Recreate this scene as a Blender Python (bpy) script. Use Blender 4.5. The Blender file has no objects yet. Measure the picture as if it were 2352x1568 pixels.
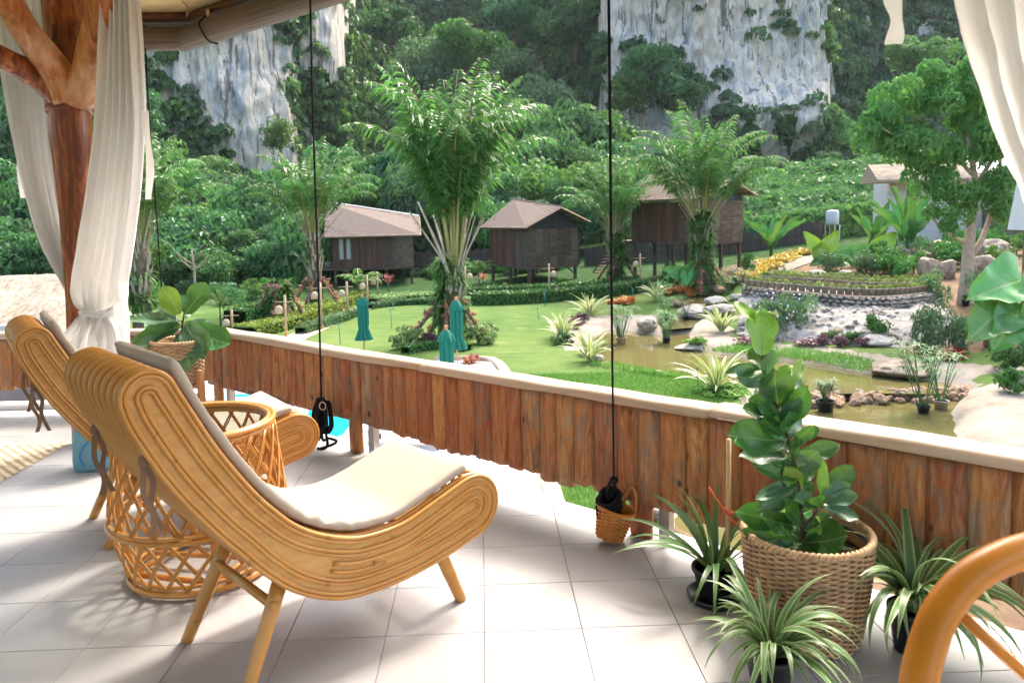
import bpy, bmesh, math, random
import numpy as np
from mathutils import Vector, Matrix
random.seed(7); np.random.seed(7)
S = bpy.context.scene
COL = S.collection
# ------------------------------------------------------------------ camera
R = math.radians
CAM = np.array([0.0, 0.0, 1.7]); FPX = 2891.0 / 3840.0
TILT, YAW, ROLL, SHY = R(4.5), R(2.2), -0.02, -0.0659
_f = np.array([math.sin(YAW)*math.cos(TILT), math.cos(YAW)*math.cos(TILT), -math.sin(TILT)])
_r = np.array([math.cos(YAW), -math.sin(YAW), 0.0]); _u = np.cross(_r, _f)
_r2 = _r*math.cos(ROLL) + _u*math.sin(ROLL); _u2 = -_r*math.sin(ROLL) + _u*math.cos(ROLL)
cam_d = bpy.data.cameras.new('camera'); cam = bpy.data.objects.new('camera', cam_d); COL.objects.link(cam)
cam.matrix_world = Matrix(((_r2[0], _u2[0], -_f[0], CAM[0]), (_r2[1], _u2[1], -_f[1], CAM[1]), (_r2[2], _u2[2], -_f[2], CAM[2]), (0, 0, 0, 1)))
cam_d.sensor_width = 36; cam_d.lens = 36*FPX; cam_d.shift_y = SHY; cam_d.clip_start = 0.05; cam_d.clip_end = 3000
cam_d.dof.use_dof = True; cam_d.dof.focus_distance = 6.5; cam_d.dof.aperture_fstop = 4.8
S.camera = cam
# ------------------------------------------------------------------ world, sun, exposure
SUN_EL, SUN_AZ = R(50), R(32)          # azimuth measured from +Y (view direction) to the right
w = bpy.data.worlds.new('World'); S.world = w; w.use_nodes = True
nt = w.node_tree; bg = nt.nodes['Background']
sky = nt.nodes.new('ShaderNodeTexSky'); sky.sky_type = 'NISHITA'; sky.sun_disc = False
sky.sun_elevation = SUN_EL; sky.sun_rotation = SUN_AZ; sky.air_density = 1.0; sky.dust_density = 5.0; sky.ozone_density = 1.0
nt.links.new(sky.outputs[0], bg.inputs[0]); bg.inputs[1].default_value = 0.15
sl = bpy.data.lights.new('sun', 'SUN'); sl.energy = 1.0; sl.angle = R(10.0); sl.color = (1.0, 0.96, 0.91)
sun = bpy.data.objects.new('sun', sl); COL.objects.link(sun)
_sd = Vector((math.sin(SUN_AZ)*math.cos(SUN_EL), math.cos(SUN_AZ)*math.cos(SUN_EL), math.sin(SUN_EL)))
sun.rotation_euler = _sd.to_track_quat('Z', 'Y').to_euler(); sun.location = (20, 20, 60)
S.view_settings.view_transform = 'Standard'; S.view_settings.look = 'None'
S.view_settings.exposure = 2.2; S.view_settings.gamma = 1.0; S.view_settings.use_curve_mapping = False
S.view_settings.use_white_balance = True; S.view_settings.white_balance_temperature = 6800; S.view_settings.white_balance_tint = 8
S.render.engine = 'CYCLES'
S.cycles.max_bounces = 8; S.cycles.diffuse_bounces = 4; S.cycles.glossy_bounces = 3; S.cycles.transmission_bounces = 6
S.cycles.transparent_max_bounces = 8; S.cycles.volume_bounces = 0
S.cycles.caustics_reflective = False; S.cycles.caustics_refractive = False
S.cycles.use_denoising = True; S.cycles.sample_clamp_indirect = 6.0

# ------------------------------------------------------------------ pixel helpers (picture coordinates of a 2352 x 1568 view)
def ray(u, v):
    return _f + _r2*((u/2352-0.5)/FPX) - _u2*((v/2352-(0.5*2/3)-SHY)/FPX)
def on_z(u, v, z):
    d = ray(u, v); return CAM + d*((z-CAM[2])/d[2])
def on_y(u, v, y):
    d = ray(u, v); return CAM + d*(y/d[1])
def project(P):
    d = np.asarray(P, float) - CAM; z = d @ _f
    return 2352*(0.5 + FPX*(d @ _r2)/z), 2352*(1/3 + SHY - FPX*(d @ _u2)/z)
# ------------------------------------------------------------------ object helpers
def tag(o, label=None, cat=None, group=None, kind=None):
    if label: o['label'] = label
    if cat: o['category'] = cat
    if group: o['group'] = group
    if kind: o['kind'] = kind
    return o
def thing(name, label, cat, loc=(0, 0, 0), rz=0.0, group=None):
    o = bpy.data.objects.new(name, None); COL.objects.link(o); o.empty_display_size = 0.1
    o.location = loc; o.rotation_euler = (0, 0, rz)
    return tag(o, label, cat, group)
def link(name, me, parent=None, loc=None, rot=None, scale=None, mats=None):
    o = bpy.data.objects.new(name, me); COL.objects.link(o)
    if parent: o.parent = parent
    if loc is not None: o.location = loc
    if rot is not None: o.rotation_euler = rot
    if scale is not None: o.scale = (scale,)*3 if isinstance(scale, (int, float)) else scale
    return o
def struct(o): o['kind'] = 'structure'; return o
def copy_tree(root, loc=None, rz=None, scale=None, label=None):
    def rec(o, par):
        c = o.copy(); COL.objects.link(c); c.parent = par
        for ch in kids.get(o.name, []): rec(ch, c)
        return c
    kids = {}
    def walk(o):
        kids[o.name] = list(o.children)
        for ch in o.children: walk(ch)
    walk(root)
    r = rec(root, None)
    if loc is not None: r.location = loc
    if rz is not None: r.rotation_euler = (0, 0, rz)
    if scale is not None: r.scale = (scale,)*3 if isinstance(scale, (int, float)) else scale
    if label: r['label'] = label
    return r

class MB:
    """collects vertices and faces, builds one mesh"""
    def __init__(s): s.v = []; s.f = []; s.m = []; s.r = []
    def add(s, vs, fs, mi=0, rnd=0.0):
        o = len(s.v); s.v.extend([tuple(map(float, p)) for p in vs])
        for f in fs: s.f.append(tuple(i+o for i in f)); s.m.append(mi); s.r.append(rnd)
    def box(s, c, size, rz=0.0, mi=0, bev=0.0, rx=0.0, ry=0.0):
        x, y, z = [a/2 for a in size]
        M = Matrix.Rotation(rz, 3, 'Z') @ Matrix.Rotation(ry, 3, 'Y') @ Matrix.Rotation(rx, 3, 'X')
        if bev <= 0:
            P = [(a*x, b*y, d*z) for d in (-1, 1) for a, b in ((-1, -1), (1, -1), (1, 1), (-1, 1))]
            F = [(3, 2, 1, 0), (4, 5, 6, 7), (0, 1, 5, 4), (1, 2, 6, 5), (2, 3, 7, 6), (3, 0, 4, 7)]
        else:
            b_ = min(bev, x*.9, y*.9, z*.9); P = []; 
            for zz, k in ((-z, b_), (-z+b_, 0), (z-b_, 0), (z, b_)):
                for a, b in ((-1, -1), (1, -1), (1, 1), (-1, 1)): P.append((a*(x-k), b*(y-k), zz))
            F = [(3, 2, 1, 0), (12, 13, 14, 15)]
            for l in range(3):
                for i in range(4): j = (i+1) % 4; F.append((l*4+i, l*4+j, l*4+4+j, l*4+4+i))
        s.add([tuple((M @ Vector(p)) + Vector(c)) for p in P], F, mi)
    def tube(s, pts, rad, n=8, mi=0, closed=False, caps=True, rnd=0.0, flat=1.0, up=None):
        pts = [np.asarray(p, float) for p in pts]; m = len(pts)
        if isinstance(rad, (int, float)): rad = [rad]*m
        ref = np.array(up if up is not None else (0, 0, 1.0)); vs = []; prevx = None
        for i, p in enumerate(pts):
            if closed: t = pts[(i+1) % m]-pts[i-1]
            else: t = pts[min(i+1, m-1)]-pts[max(i-1, 0)]
            t = t/(np.linalg.norm(t)+1e-12)
            if prevx is None:
                x = np.cross(ref, t)
                if np.linalg.norm(x) < 1e-3: x = np.cross(np.array((1.0, 0.13, 0)), t)
            else: x = prevx - t*(prevx @ t)
            x /= np.linalg.norm(x)+1e-12; prevx = x; y = np.cross(t, x)
            for k in range(n):
                a = 2*math.pi*k/n; vs.append(p + rad[i]*(x*math.cos(a) + y*math.sin(a)*flat))
        fs = []
        for i in range(m if closed else m-1):
            a0 = i*n; b0 = ((i+1) % m)*n
            for k in range(n): fs.append((a0+k, a0+(k+1) % n, b0+(k+1) % n, b0+k))
        if caps and not closed: fs.append(tuple(range(n-1, -1, -1))); fs.append(tuple((m-1)*n+k for k in range(n)))
        s.add(vs, fs, mi, rnd)
    def lathe(s, prof, n=24, mi=0, c=(0, 0, 0), closed=False):
        vs = []; m = len(prof)
        for r, z in prof:
            for k in range(n):
                a = 2*math.pi*k/n; vs.append((c[0]+r*math.cos(a), c[1]+r*math.sin(a), c[2]+z))
        fs = []
        for i in range(m if closed else m-1):
            a0, b0 = i*n, ((i+1) % m)*n
            for k in range(n): fs.append((a0+k, a0+(k+1) % n, b0+(k+1) % n, b0+k))
        if not closed:
            if prof[0][0] > 1e-5: fs.append(tuple(range(n-1, -1, -1)))
            if prof[-1][0] > 1e-5: fs.append(tuple((m-1)*n+k for k in range(n)))
        s.add(vs, fs, mi)
    def grid(s, P, mi=0, close_u=False):
        a, b = P.shape[:2]; vs = P.reshape(-1, 3); fs = []
        for i in range(a-1+(1 if close_u else 0)):
            for j in range(b-1):
                i2 = (i+1) % a; fs.append((i*b+j, i2*b+j, i2*b+j+1, i*b+j+1))
        s.add(vs, fs, mi)
    def mesh(s, name, mats, smooth=False):
        me = bpy.data.meshes.new(name); me.from_pydata(s.v, [], s.f)
        for m in (mats if isinstance(mats, (list, tuple)) else [mats]): me.materials.append(m)
        if any(s.m): me.polygons.foreach_set('material_index', s.m)
        if any(s.r):
            at = me.attributes.new('rnd', 'FLOAT', 'FACE'); at.data.foreach_set('value', s.r)
        if smooth: me.polygons.foreach_set('use_smooth', [True]*len(s.f))
        me.update(); return me
    def obj(s, name, mats, parent=None, smooth=False, **k):
        return link(name, s.mesh(name, mats, smooth), parent, **k)
def mesh_np(name, V, F, mats, smooth=False, rnd=None, mi=None):
    """fast mesh from numpy quads or triangles"""
    V = np.asarray(V, np.float32); F = np.asarray(F, np.int32); k = F.shape[1]
    me = bpy.data.meshes.new(name); me.vertices.add(len(V)); me.vertices.foreach_set('co', V.ravel())
    me.loops.add(F.size); me.loops.foreach_set('vertex_index', F.ravel())
    me.polygons.add(len(F)); me.polygons.foreach_set('loop_start', np.arange(0, F.size, k, dtype=np.int32))
    for m in (mats if isinstance(mats, (list, tuple)) else [mats]): me.materials.append(m)
    if mi is not None: me.polygons.foreach_set('material_index', np.asarray(mi, np.int32))
    me.polygons.foreach_set('use_smooth', np.full(len(F), smooth))
    me.update(calc_edges=True)
    if rnd is not None:
        at = me.attributes.new('rnd', 'FLOAT', 'FACE'); at.data.foreach_set('value', np.asarray(rnd, np.float32))
    me.validate(); return me
def catmull(P, n):
    P = np.asarray(P, float); m = len(P); out = []
    for t in np.linspace(0, m-1, n):
        i = min(int(t), m-2); f = t-i
        p0, p1, p2, p3 = P[max(i-1, 0)], P[i], P[i+1], P[min(i+2, m-1)]
        out.append(0.5*((2*p1)+(-p0+p2)*f+(2*p0-5*p1+4*p2-p3)*f*f+(-p0+3*p1-3*p2+p3)*f**3))
    return np.array(out)
# numpy value noise
_perm = np.random.RandomState(3).rand(64, 64, 64).astype(np.float32)
def vnoise(x, y, z=0.0):
    x, y, z = np.broadcast_arrays(np.asarray(x, float), np.asarray(y, float), np.asarray(z, float))
    xi, yi, zi = np.floor(x).astype(int), np.floor(y).astype(int), np.floor(z).astype(int)
    fx, fy, fz = x-xi, y-yi, z-zi
    fx, fy, fz = [f*f*(3-2*f) for f in (fx, fy, fz)]
    def g(a, b, c): return _perm[(xi+a) & 63, (yi+b) & 63, (zi+c) & 63]
    def l(a, b, t): return a+(b-a)*t
    return l(l(l(g(0,0,0), g(1,0,0), fx), l(g(0,1,0), g(1,1,0), fx), fy), l(l(g(0,0,1), g(1,0,1), fx), l(g(0,1,1), g(1,1,1), fx), fy), fz)*2-1
def fbm(x, y, z=0.0, o=4):
    s = 0; a = 1; t = 0
    for i in range(o): k = 2.0**i; s = s+a*vnoise(np.asarray(x)*k+17*i, np.asarray(y)*k+5*i, np.asarray(z)*k); t += a; a *= .5
    return s/t
def sstep(a, b, x): t = np.clip((np.asarray(x, float)-a)/(b-a), 0, 1); return t*t*(3-2*t)
def inpoly(px, py, poly):
    px = np.asarray(px, float); py = np.asarray(py, float); c = np.zeros(px.shape, bool); n = len(poly); j = n-1
    for i in range(n):
        xi, yi = poly[i]; xj, yj = poly[j]
        c ^= ((yi > py) != (yj > py)) & (px < (xj-xi)*(py-yi)/((yj-yi)+1e-12)+xi); j = i
    return c
def dist_poly(px, py, poly, closed=True):
    d = np.full(np.shape(px), 1e9); n = len(poly)
    for i in range(n if closed else n-1):
        ax, ay = poly[i]; bx, by = poly[(i+1) % n]; dx, dy = bx-ax, by-ay
        t = np.clip(((px-ax)*dx+(py-ay)*dy)/(dx*dx+dy*dy+1e-12), 0, 1)
        d = np.minimum(d, np.hypot(px-ax-t*dx, py-ay-t*dy))
    return d

# ------------------------------------------------------------------ materials
class MT:
    def __init__(s, name, rough=0.6, spec=0.4):
        s.m = bpy.data.materials.new(name); s.m.use_nodes = True; s.t = s.m.node_tree; s.b = s.t.nodes['Principled BSDF']
        s.b.inputs['Roughness'].default_value = rough; s.b.inputs['Specular IOR Level'].default_value = spec
        s.co = None
    def n(s, ty, **k):
        o = s.t.nodes.new(ty)
        for a, b in k.items(): setattr(o, a, b)
        return o
    def l(s, a, b): s.t.links.new(a, b)
    def coord(s, kind='Object', scale=(1, 1, 1)):
        tc = s.n('ShaderNodeTexCoord'); mp = s.n('ShaderNodeMapping'); mp.inputs['Scale'].default_value = scale
        s.l(tc.outputs[kind], mp.inputs[0]); return mp.outputs[0]
    def noise(s, scale=5, detail=4, rough=0.55, vec=None, dist=0.0):
        x = s.n('ShaderNodeTexNoise'); x.inputs['Scale'].default_value = scale; x.inputs['Detail'].default_value = detail
        x.inputs['Roughness'].default_value = rough; x.inputs['Distortion'].default_value = dist
        if vec is not None: s.l(vec, x.inputs['Vector'])
        return x.outputs['Fac']
    def ramp(s, fac, stops, interp='LINEAR'):
        x = s.n('ShaderNodeValToRGB'); cr = x.color_ramp; cr.interpolation = interp
        while len(cr.elements) < len(stops): cr.elements.new(0.5)
        for e, (p, c) in zip(cr.elements, stops): e.position = p; e.color = (*c, 1) if len(c) == 3 else c
        s.l(fac, x.inputs[0]); return x.outputs[0]
    def mix(s, fac, a, b, mode='MIX'):
        x = s.n('ShaderNodeMix'); x.data_type = 'RGBA'; x.blend_type = mode
        for sock, val in ((x.inputs[0], fac), (x.inputs[6], a), (x.inputs[7], b)):
            if isinstance(val, (int, float)): sock.default_value = val
            elif isinstance(val, tuple): sock.default_value = (*val, 1)
            else: s.l(val, sock)
        return x.outputs[2]
    def math(s, op, a, b=0.0):
        x = s.n('ShaderNodeMath', operation=op)
        for sock, val in ((x.inputs[0], a), (x.inputs[1], b)):
            if isinstance(val, (int, float)): sock.default_value = val
            else: s.l(val, sock)
        return x.outputs[0]
    def hsv(s, col, h=0.5, sat=1.0, v=1.0):
        x = s.n('ShaderNodeHueSaturation')
        for nm, val in (('Hue', h), ('Saturation', sat), ('Value', v)):
            if isinstance(val, (int, float)): x.inputs[nm].default_value = val
            else: s.l(val, x.inputs[nm])
        s.l(col, x.inputs['Color']); return x.outputs[0]
    def orand(s): return s.n('ShaderNodeObjectInfo').outputs['Random']
    def attr(s, nm='rnd'): x = s.n('ShaderNodeAttribute'); x.attribute_name = nm; return x.outputs['Fac']
    def col(s, c):
        if isinstance(c, tuple): s.b.inputs['Base Color'].default_value = (*c, 1)
        else: s.l(c, s.b.inputs['Base Color'])
        s.c = c; return s
    def bump(s, h, strength=0.3, dist=0.01):
        x = s.n('ShaderNodeBump'); x.inputs['Strength'].default_value = strength; x.inputs['Distance'].default_value = dist
        s.l(h, x.inputs['Height']); s.l(x.outputs[0], s.b.inputs['Normal']); return s
    def rough(s, r): s.l(r, s.b.inputs['Roughness']); return s
    def translucent(s, fac, col=None, scale=1.0):
        tr = s.n('ShaderNodeBsdfTranslucent'); mx = s.n('ShaderNodeMixShader'); mx.inputs[0].default_value = fac
        c = col if col is not None else s.c
        if isinstance(c, tuple): tr.inputs[0].default_value = (*c, 1)
        else: s.l(c, tr.inputs[0])
        out = s.t.nodes['Material Output']; s.l(s.b.outputs[0], mx.inputs[1]); s.l(tr.outputs[0], mx.inputs[2]); s.l(mx.outputs[0], out.inputs[0])
        s.mx = mx; return s
def plain(name, c, rough=0.6, spec=0.4, var=0.12, scale=8.0, bump=0.0, metal=0.0, ovar=0.0):
    m = MT(name, rough, spec); v = m.coord()
    f = m.noise(scale, 5, 0.6, v)
    a = tuple(x*(1-var) for x in c); b = tuple(min(1, x*(1+var)) for x in c)
    cc = m.ramp(f, [(0.3, a), (0.7, b)])
    if ovar: cc = m.hsv(cc, v=m.math('ADD', m.math('MULTIPLY', m.orand(), 2*ovar), 1-ovar))
    m.col(cc); m.b.inputs['Metallic'].default_value = metal
    if bump: m.bump(m.noise(scale*4, 4, 0.6, v), bump)
    return m.m
def leafmat(name, dark, light, tr=0.3, rough=0.45, hue=0.03, spec=0.35, trc=None, oscale=0.3):
    m = MT(name, rough, spec)
    c = m.ramp(m.attr(), [(0.0, dark), (1.0, light)])
    o = m.orand()
    c = m.hsv(c, h=m.math('ADD', m.math('MULTIPLY', o, 2*hue), 0.5-hue), v=m.math('ADD', m.math('MULTIPLY', o, 2*oscale), 1-oscale))
    m.col(c)
    m.translucent(tr, m.mix(0.5, c, trc or (0.10, 0.29, 0.05)))
    return m.m
def woodmat(name, stops, sx=14, sz=1.2, rough=0.6, spec=0.3, hue=0.0, oval=0.2, bump=0.4, knots=True, axis='Z'):
    """streaky wood; grain runs along the given local axis"""
    m = MT(name, rough, spec)
    sc = {'Z': (sx, sx, sz), 'X': (sz, sx, sx), 'Y': (sx, sz, sx)}[axis]
    tc = m.n('ShaderNodeTexCoord'); oi = m.n('ShaderNodeObjectInfo'); ad = m.n('ShaderNodeVectorMath', operation='ADD')
    sm = m.n('ShaderNodeVectorMath', operation='SCALE'); sm.inputs[3].default_value = 13.7
    cmb = m.n('ShaderNodeCombineXYZ')
    for i in range(3): m.l(oi.outputs['Random'], cmb.inputs[i])
    m.l(cmb.outputs[0], sm.inputs[0]); m.l(tc.outputs['Object'], ad.inputs[0]); m.l(sm.outputs[0], ad.inputs[1])
    mp = m.n('ShaderNodeMapping'); mp.inputs['Scale'].default_value = sc; m.l(ad.outputs[0], mp.inputs[0]); v = mp.outputs[0]
    f1 = m.noise(1.0, 6, 0.62, v, 0.6)
    c = m.ramp(f1, stops)
    f2 = m.noise(3.1, 4, 0.7, v)
    c = m.mix(m.math('MULTIPLY', f2, 0.5), c, m.hsv(c, v=0.45))
    if knots:
        vo = m.n('ShaderNodeTexVoronoi'); vo.inputs['Scale'].default_value = 0.9; m.l(v, vo.inputs['Vector'])
        k = m.ramp(vo.outputs['Distance'], [(0.02, (1, 1, 1)), (0.09, (0, 0, 0))])
        c = m.mix(m.math('MULTIPLY', k, 0.8), c, (0.06, 0.03, 0.015))
    o = oi.outputs['Random']
    c = m.hsv(c, h=m.math('ADD', m.math('MULTIPLY', o, 2*hue), 0.5-hue), v=m.math('ADD', m.math('MULTIPLY', o, 2*oval), 1-oval))
    m.col(c)
    if bump: m.bump(m.math('ADD', f1, m.math('MULTIPLY', f2, 0.5)), bump, 0.012)
    return m.m
# ================================================================== material library
M = {}
def _tile():
    m = MT('tile', 0.32, 0.5); v = m.coord('Object')
    oi = m.n('ShaderNodeObjectInfo'); ad = m.n('ShaderNodeVectorMath', operation='ADD'); m.l(v, ad.inputs[0]); m.l(oi.outputs['Location'], ad.inputs[1])
    f = m.noise(2.2, 6, 0.6, ad.outputs[0]); f2 = m.noise(40, 3, 0.6, ad.outputs[0])
    c = m.ramp(f, [(0.25, (0.345, 0.342, 0.348)), (0.6, (0.415, 0.412, 0.418)), (0.8, (0.44, 0.437, 0.443))])
    c = m.hsv(c, v=m.math('ADD', m.math('MULTIPLY', oi.outputs['Random'], 0.13), 0.93))
    m.col(m.mix(m.math('MULTIPLY', f2, 0.12), c, (0.32, 0.31, 0.31)))
    m.rough(m.ramp(f, [(0.3, (0.28,)*3), (0.7, (0.42,)*3)])); m.bump(f2, 0.05, 0.002); return m.m
M['tile'] = _tile()
M['grout'] = plain('grout', (0.34, 0.315, 0.29), 0.9, 0.2, 0.15, 6)
M['concrete'] = plain('concrete', (0.50, 0.49, 0.47), 0.85, 0.2, 0.15, 2.5, 0.2)
def _rattan():
    m = MT('rattan', 0.33, 0.5); v = m.coord()
    f = m.noise(5, 4, 0.6, v); f2 = m.noise(26, 3, 0.6, v)
    c = m.ramp(f, [(0.25, (0.48, 0.19, 0.030)), (0.5, (0.57, 0.26, 0.055)), (0.8, (0.65, 0.34, 0.095))])
    k = m.ramp(m.noise(17, 2, 0.4, v), [(0.70, (0, 0, 0)), (0.76, (1, 1, 1))])
    m.col(m.mix(m.math('MULTIPLY', k, 0.55), m.mix(m.math('MULTIPLY', f2, 0.25), c, (0.45, 0.22, 0.06)), (0.20, 0.09, 0.03)))
    m.bump(f2, 0.08, 0.003); return m.m
M['rattan'] = _rattan()
def _panel():
    m = MT('rattan_panel', 0.42, 0.4); v = m.coord('Object', (3, 3, 20))
    f = m.noise(1.2, 5, 0.6, v, 0.8)
    c = m.ramp(f, [(0.3, (0.55, 0.27, 0.075)), (0.6, (0.65, 0.36, 0.12)), (0.85, (0.71, 0.43, 0.17))])
    k = m.ramp(m.noise(9, 2, 0.4, m.coord()), [(0.69, (0, 0, 0)), (0.74, (1, 1, 1))])
    m.col(m.mix(m.math('MULTIPLY', k, 0.6), c, (0.17, 0.08, 0.03))); return m.m
M['panel'] = _panel()
M['orange_rattan'] = plain('orange_rattan', (0.66, 0.24, 0.02), 0.35, 0.45, 0.15, 5)
def _fabric(nm, c, tr=0.0):
    m = MT(nm, 0.85, 0.2); v = m.coord(); f = m.noise(4, 5, 0.6, v); wv = m.noise(300, 2, 0.5, v)
    m.col(m.ramp(f, [(0.3, tuple(x*.93 for x in c)), (0.7, c)])); m.b.inputs['Sheen Weight'].default_value = 0.15
    m.bump(m.math('ADD', m.math('MULTIPLY', wv, 0.25), f), 0.25, 0.006)
    if tr: m.translucent(tr, c)
    return m.m
M['cushion'] = _fabric('cushion_fabric', (0.45, 0.385, 0.315))
M['ribbon'] = _fabric('ribbon_fabric', (0.27, 0.16, 0.10))
def _curtain():
    m = MT('sheer_curtain', 0.8, 0.15); v = m.coord(); wv = m.noise(220, 2, 0.5, v)
    m.col((0.80, 0.79, 0.775)); m.bump(wv, 0.1, 0.003)
    m.translucent(0.42, (0.80, 0.785, 0.765))
    tp = m.n('ShaderNodeBsdfTransparent'); mx = m.n('ShaderNodeMixShader'); mx.inputs[0].default_value = 0.06
    m.l(m.mx.outputs[0], mx.inputs[1]); m.l(tp.outputs[0], mx.inputs[2]); m.l(mx.outputs[0], m.t.nodes['Material Output'].inputs[0]); return m.m
M['curtain'] = _curtain()
def _plank():
    m = MT('plank_wood', 0.55, 0.35)
    tc = m.n('ShaderNodeTexCoord'); oi = m.n('ShaderNodeObjectInfo'); cmb = m.n('ShaderNodeCombineXYZ')
    for i in range(3): m.l(oi.outputs['Random'], cmb.inputs[i])
    sm = m.n('ShaderNodeVectorMath', operation='SCALE'); sm.inputs[3].default_value = 31.0; m.l(cmb.outputs[0], sm.inputs[0])
    ad = m.n('ShaderNodeVectorMath', operation='ADD'); m.l(tc.outputs['Object'], ad.inputs[0]); m.l(sm.outputs[0], ad.inputs[1])
    def mp(sc): x = m.n('ShaderNodeMapping'); x.inputs['Scale'].default_value = sc; m.l(ad.outputs[0], x.inputs[0]); return x.outputs[0]
    g = m.noise(1.0, 7, 0.68, mp((24, 24, 3.6)), 1.4); b = m.noise(1.0, 5, 0.65, mp((11, 11, 5.5)), 1.0); fine = m.noise(1.0, 4, 0.7, mp((130, 130, 7)))
    warm = m.ramp(g, [(0.28, (0.19, 0.06, 0.02)), (0.45, (0.38, 0.135, 0.042)), (0.58, (0.46, 0.205, 0.08)), (0.78, (0.56, 0.33, 0.17))])
    grey = m.ramp(g, [(0.28, (0.12, 0.072, 0.046)), (0.5, (0.28, 0.175, 0.115)), (0.8, (0.46, 0.33, 0.235))])
    sel = m.math('ADD', m.math('MULTIPLY', b, 2.0), m.math('MULTIPLY', oi.outputs['Random'], 0.35))
    c = m.mix(m.ramp(m.math('MULTIPLY', sel, 0.5), [(0.56, (0, 0, 0)), (0.74, (1, 1, 1))]), warm, grey)
    dk = m.ramp(m.noise(1.0, 5, 0.7, mp((15, 15, 2.2)), 1.0), [(0.60, (0, 0, 0)), (0.68, (1, 1, 1))])
    c = m.mix(m.math('MULTIPLY', dk, 0.6), c, (0.075, 0.04, 0.025))
    lt = m.ramp(m.noise(1.0, 5, 0.7, mp((34, 34, 4.5)), 0.6), [(0.60, (0, 0, 0)), (0.72, (1, 1, 1))])
    c = m.mix(m.math('MULTIPLY', lt, 0.45), c, (0.58, 0.36, 0.20))
    vo = m.n('ShaderNodeTexVoronoi'); vo.inputs['Scale'].default_value = 1.0; m.l(mp((7, 7, 4)), vo.inputs['Vector'])
    kn = m.ramp(vo.outputs['Distance'], [(0.05, (1, 1, 1)), (0.12, (0, 0, 0))]); c = m.mix(kn, c, (0.05, 0.025, 0.012))
    c = m.mix(m.math('MULTIPLY', fine, 0.35), c, m.hsv(c, v=0.55))
    o2 = m.math('FRACT', m.math('MULTIPLY', oi.outputs['Random'], 7.31))
    c = m.hsv(c, h=m.math('ADD', m.math('MULTIPLY', o2, 0.02), 0.49), v=m.math('ADD', m.math('MULTIPLY', o2, 0.3), 0.92))
    m.col(c); m.bump(m.math('ADD', g, m.math('MULTIPLY', fine, 0.6)), 0.55, 0.012); return m.m
M['plank'] = _plank()
M['handrail'] = woodmat('handrail_wood', [(0.3, (0.50, 0.34, 0.22)), (0.55, (0.60, 0.46, 0.34)), (0.8, (0.66, 0.55, 0.44))], 9, 0.9, 0.5, 0.35, 0, 0.06, 0.2, True, 'X')
M['post'] = woodmat('varnished_trunk', [(0.30, (0.075, 0.016, 0.006)), (0.46, (0.19, 0.042, 0.010)), (0.58, (0.38, 0.10, 0.022)), (0.72, (0.62, 0.28, 0.11))], 16, 2.2, 0.25, 0.55, 0.0, 0.05, 0.5)
def _brace():
    m = MT('brace_wood', 0.3, 0.5); v = m.coord('Object', (18, 18, 3)); g = m.noise(1.0, 6, 0.65, v, 1.0); b = m.noise(2.2, 3, 0.6, m.coord())
    c1 = m.ramp(g, [(0.3, (0.25, 0.07, 0.02)), (0.5, (0.48, 0.17, 0.05)), (0.75, (0.66, 0.36, 0.18))])
    c2 = m.ramp(g, [(0.3, (0.46, 0.22, 0.12)), (0.7, (0.72, 0.47, 0.33))])
    m.col(m.mix(m.ramp(b, [(0.5, (0, 0, 0)), (0.6, (1, 1, 1))]), c1, c2)); m.bump(g, 0.4, 0.01); return m.m
M['brace'] = _brace()
M['ceiling'] = plain('ceiling_board', (0.62, 0.49, 0.27), 0.85, 0.2, 0.12, 9, 0.15)
M['beam'] = woodmat('eave_beam_wood', [(0.3, (0.10, 0.04, 0.02)), (0.6, (0.26, 0.11, 0.05)), (0.8, (0.42, 0.22, 0.11))], 14, 1.2, 0.4, 0.4, 0, 0.1, 0.3, False, 'X')
def _blind(nm, cols, rows=150):
    m = MT(nm, 0.6, 0.3); v = m.coord('Object', (0.6, 60, 60)); g = m.noise(1.0, 3, 0.7, v); b = m.noise(1.0, 3, 0.6, m.coord('Object', (2.5, 12, 12)))
    m.col(m.mix(m.math('MULTIPLY', b, 0.5), m.ramp(g, [(0.3, cols[0]), (0.5, cols[1]), (0.7, cols[2])]), (0.16, 0.12, 0.09))); m.bump(g, 0.6, 0.004); return m.m
M['blind'] = _blind('bamboo_blind_slats', [(0.032, 0.023, 0.017), (0.095, 0.072, 0.056), (0.185, 0.15, 0.12)])
M['blind_grey'] = _blind('bamboo_valance_slats', [(0.08, 0.08, 0.085), (0.22, 0.22, 0.23), (0.42, 0.42, 0.43)])
M['rope'] = plain('black_rope', (0.012, 0.012, 0.016), 0.8, 0.2, 0.3, 60, 0.3)
M['steel'] = plain('steel', (0.5, 0.5, 0.5), 0.3, 0.5, 0.05, 5, 0, 0.9)
M['toggle'] = plain('cord_toggle', (0.62, 0.48, 0.32), 0.5)
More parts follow.
